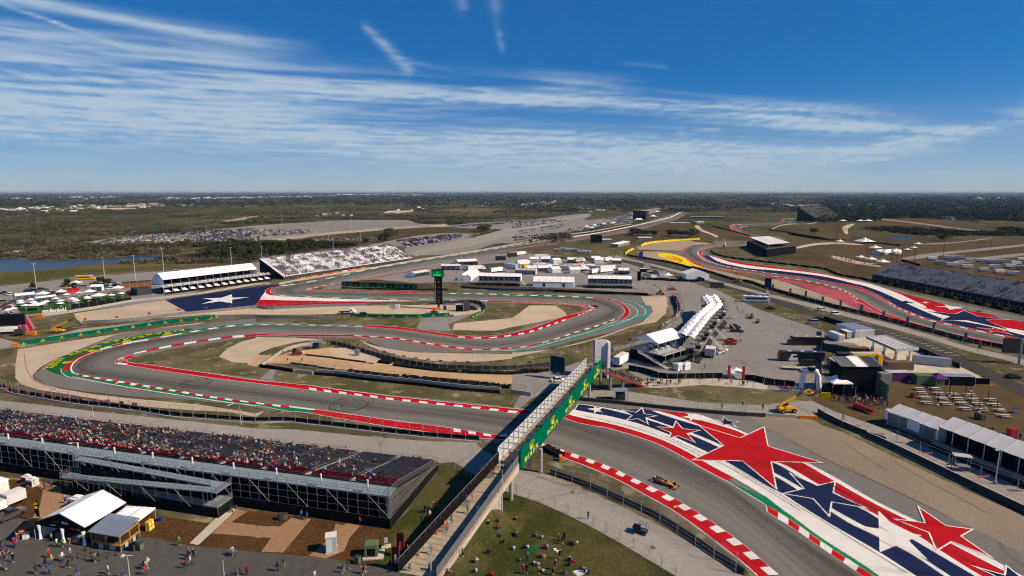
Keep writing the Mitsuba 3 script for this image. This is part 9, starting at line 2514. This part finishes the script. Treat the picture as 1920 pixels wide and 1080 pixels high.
def leaves(x, y, h, w, n, r, low=.2):
 g = np.random.default_rng(r.randrange(1 << 30))
 lumps = g.normal(size=(9,3))*(w*.22, w*.22, h*.16)+(x, y, h*(.55+low*.4))
 c = lumps[g.integers(0,9, n)]+g.normal(size=(n, 3))*(w*.15, w*.15, h*.11)
 c[:, 2] = np.clip(c[:, 2], h*low*.8+.1, h)
 s = (w+h)*.05*g.uniform(.6,1.5, n)*(420/max(n, 60)) ** .4
 d = g.normal(size=(n, 2,3))
 d /= np.linalg.norm(d, axis=2, keepdims=True)
 v = np.stack([c+d[:, 0]*s[:, None], c-d[:, 0]*s[:, None]*.5+d[:, 1]*s[:, None]*.9, c-d[:, 0]*s[:, None]*.5-d[:, 1]*s[:, None]*.9],1).reshape(-1,3)
 return v, np.arange(3*n).reshape(-1,3)

for i, ((x, y), h, w) in enumerate(zip(D("-300.4,362.8 -284.9,372 -277.4,366.7 -276,388.8 -261.7,374.7 -154,700 -150,727 -41,894 -46,888 -169,676 172,807 183,807 192,799 214,799 219,792 227,787 238,776 167,817 430,837 529,723 840,1774 958,1346"),(3.6,4.5,3.2,4,5,13,14,11,9,7,9,8,8,8,9,8,10,9,9,8,12,14),(4,5,4,4,5,15,12,16,12,8,16,10,8,12,14,12,18,14,8,12,16,20))):
 tree(x, y, h, w, '%s tree %s' % (('small dark','round green')[i >= 5], 'in the fan zone' if i < 5 else 'on the dry ground beyond the track'), 'mat_dark_leaf' if i < 5 else 'mat_leaf', 380, group='trees of the fan zone' if i < 5 else 'trees beyond the track')
# the tree belt behind the white stand, each tree its own
belt = D("-280,538 -290,573 -256,522 -263,555 -237,517 -248,555 -263,606 -236,555 -250,606 -223,555 -234,599 -219,579 -226,613 -212,593 -215,621 -203,606 -203,628 -198,636 -191,636 -184,636 -177,636 -223,636 -237,636 -246,621 -259,621 -310,621 -304,636 -298,651 -281,636 -289,593 -285,606")
for i, (x, y) in enumerate(belt):
 tree(x, y, rv.uniform(6,10), rv.uniform(11,17), 'dark green tree behind the white stand, %s' % ('at its left end' if i < 6 or i > 25 else 'in its middle' if x < -200 else 'at its right end'), 'mat_dark_leaf', 300, group='trees of the belt behind the white grandstand')

def brush(name, label, n, region, size, leaf, clump=.5, seed=3, tris=26, avoid=True):
 """Scattered brush that nobody could count: many small leafy clumps as one mesh."""
 g = np.random.default_rng(seed)
 V, made, tries = [],0,0
 keep = [poly(q[3]) for q in far_sheets if q[0] not in ('lake_shore_grass',)]+[lake]
 no = unary_union(keep).buffer(4)
 from shapely import contains_xy
 while made < n and tries < 40:
  tries += 1
  x, y = region(g, n)
  dens = meshkit.fbm(np.stack([x/130, y/95, x*0+seed],-1),3, seed)
  ok = (g.random(len(x)) < np.clip((dens-clump)*6,.02,1)) & ~contains_xy(no, x, y)
  x, y = x[ok][:n-made], y[ok][:n-made]
  m = len(x)
  if not m:
   continue
  made += m
  h = size*g.uniform(.4,1.2, m)
  w = h*g.uniform(.9,2.0, m)
  c = np.stack([x, y, h*.5],-1)[:, None]+g.normal(size=(m, tris, 3))*np.stack([w*.4, w*.4, h*.26],-1)[:, None]
  c[..., 2] = np.clip(c[..., 2],.1, None)
  s = (h*.36)[:, None, None]*g.uniform(.6,1.4,(m, tris, 1))
  d = g.normal(size=(m, tris, 2,3))
  d /= np.linalg.norm(d, axis=3, keepdims=True)
  V.append(np.stack([c+d[:, :, 0]*s, c-d[:, :, 0]*s*.5+d[:, :, 1]*s*.9, c-d[:, :, 0]*s*.5-d[:, :, 1]*s*.9],2).reshape(-1,3))
 v = np.vstack(V)
 return lab(put(name, (v, np.arange(len(v)).reshape(-1,3)), leaf), label, 'scrub', kind='stuff')

def ground_patch(y0, y1, x0, x1):
 """Random ground points in a wedge of view: depth from y0 to y1 (more of them near), side as a share of depth."""
 def fn(g, n):
  y = y0*(y1/y0) ** g.random(n)
  return y*g.uniform(x0, x1, n), y
 return fn

brush('scrub','grey green brush covering the open country left of the circuit', 9000, ground_patch(640,2400,-1.15,.1),4.2, 'mat_scrub_leaf', .5,3,16)
brush('lakeside_scrub','low brush round the lake and along the road', 4500, ground_patch(490,760,-1.25,-.35),3.0, 'mat_scrub_leaf', .36,5,22)
brush('distant_wood','dark woods that run together towards the left horizon', 9000, ground_patch(2300,9000,-1.1,.45),10, 'mat_dark_leaf', .48,8,12)
brush('eastern_wood','dark woods that run together towards the right horizon', 10000, ground_patch(1150,7000,.52,1.1),9, 'mat_dark_leaf', .36,9,14)
brush('hill_scrub','brush on the low hills behind the far end of the track', 6000, ground_patch(1700,6000,-.05,.6),7, 'mat_scrub_leaf', .46,12,14)
brush('field_scrub','brush round the small pond in the brown field', 500, lambda g, n: (g.uniform(560,800, n), g.uniform(800,960, n)),4.5, 'mat_dark_leaf', .35,14,22)
brush('horizon_wood','woods on the horizon', 7000, ground_patch(8000,24000,-1.05,1.05),15, 'mat_scrub_leaf', .42,15,9)

# far houses and works, each small building its own thing
town = [(D("-1729,1998 -1450,1998"),26),(D("-1692,2347 -1321,2454"),34),(D("-1819,2249 -1736,2454"),18),(D("-2918,4919 -2335,5412"),40),(D("-4159,5412 -3972,6014"),14),(D("-2335,5412 -2293,7735"),36),(D("-3210,10833 -1455,9671"),34),(D("-199,2756 0,2937"),16),(D("35,2572 251,3379"),22),(D("216,1998 304,1926"),14),(D("1340,2500 1544,2347"),26),(D("1112,2572 1282,2454"),20),(D("-361,1739 -297,1998"),7),(D("-501,1480 -401,1480"),6),(D("-4396,5203 -3908,4831"),6),(D("3803,4919 4244,5105"),8)]
town_txt = ('at the far left','left of centre beyond the scrub','at the far left behind the first row','along the left horizon','on the left horizon','under the water tower','in the middle distance','above the far lots','left of the back straight bend','by the far stage screen','in front of the eastern woods','on the right ridge','on the pale dirt yard','by the country road','at the left skyline','on the right skyline')
for (ab, n), tx in zip(town, town_txt):
 a, b = A_(*ab)
 dist = np.linalg.norm((a+b)/2)
 for i in range(n):
  q = a+(b-a)*(i+rv.random())/n
  q = q*(1+rv.gauss(0,.06))
  s = dist/1900*rv.uniform(.4,1.1)
  L, w, h = 9*s+3,8*s, 1.7*s+1.5
  m_, nm = rv.choice([('white_sheet','white'),('white_sheet','white'),('dull_white','grey white'),('beige','cream'),('pale_grey','grey')])
  k = thing('far_house','%s far house %s' % (nm, tx), 'house','%s far houses %s' % (nm, tx))
  p = Place(k, *q, rv.uniform(-.3,.3),0)
  p('wall', MB().box(0,0,0, L, w, h), m_)
  p('roof', MB().prism([(-L/2,-w*.55, h),(-L/2, w*.55, h),(-L/2,0, h*1.5)], [(L/2,-w*.55, h),(L/2, w*.55, h),(L/2,0, h*1.5)]), rv.choice(['mid_grey','dull_white','white_sheet','brown_stone']))
k = thing('water_tower','white water tower far off on the left skyline','water tower')
x, y = D("-5262,15050")[0]
MB().tube((x, y, 0),(x, y, 60),5, n=8).put('stem','white_sheet', k)
MB().tube((x, y, 56),(x, y, 68),11,13,12).tube((x, y, 68),(x, y, 76),13,5,12).put('tank','white_sheet', k)
k = thing('radio_mast','thin lattice mast standing above the horizon right of centre','mast')
x, y = D("11734,27097")[0]
MB().tube((x, y, 0),(x, y, 62+y*.0135),3.2,2.2,5).put('lattice','mid_grey', k)
MB().box(x, y, 60+y*.0135,9,9,7).put('platform','pale_grey', k)

# ------------------------------------------------------------------ the air
HAZE = 2.3e-5
scene['air'] = {'type': 'homogeneous','albedo': {'type': 'rgb','value': [0.78,0.88,0.98]}, 'sigma_t': {'type': 'rgb','value': [HAZE*.65, HAZE, HAZE*1.6]}}
if HAZE:
 scene['haze'] = {'type': 'cube','to_world': T().translate((0,12700,146)).scale((35000,21300,150)), 'bsdf': {'type': 'null'}, 'interior': {'type': 'ref','id': 'air'}}
 scene['camera']['medium'] = {'type': 'ref','id': 'air'}
 lab('haze','thin blue haze filling the air over the whole landscape','haze', kind='stuff')

# ------------------------------------------------------------------ labels: alike things are told apart by their place, counted from the left of the view
at = {}
for k, d in scene.items():
 if isinstance(d, dict) and d.get('type') == 'ply':
  at.setdefault(k.split('__')[0], meshkit.WRITTEN[d['filename']][0].mean(0))
alike = {}
for k, d in labels.items():
 if 'label' in d and '__' not in k and k in at:
  alike.setdefault(d['label'], []).append(k)
for t, ks in alike.items():
 if len(ks) > 1 and len(t.split()) <= 13:
  ks.sort(key=lambda k: at[k][0]/at[k][1])
  for i, k in enumerate(ks):
   j = i+1
   nth = '%d%s' % (j, 'th' if 10 < j % 100 < 14 else {1: 'st', 2: 'nd', 3: 'rd'}.get(j % 10, 'th'))
   labels[k]['label'] = '%s, %s' % (t, 'leftmost' if i == 0 else nth + ' from left')
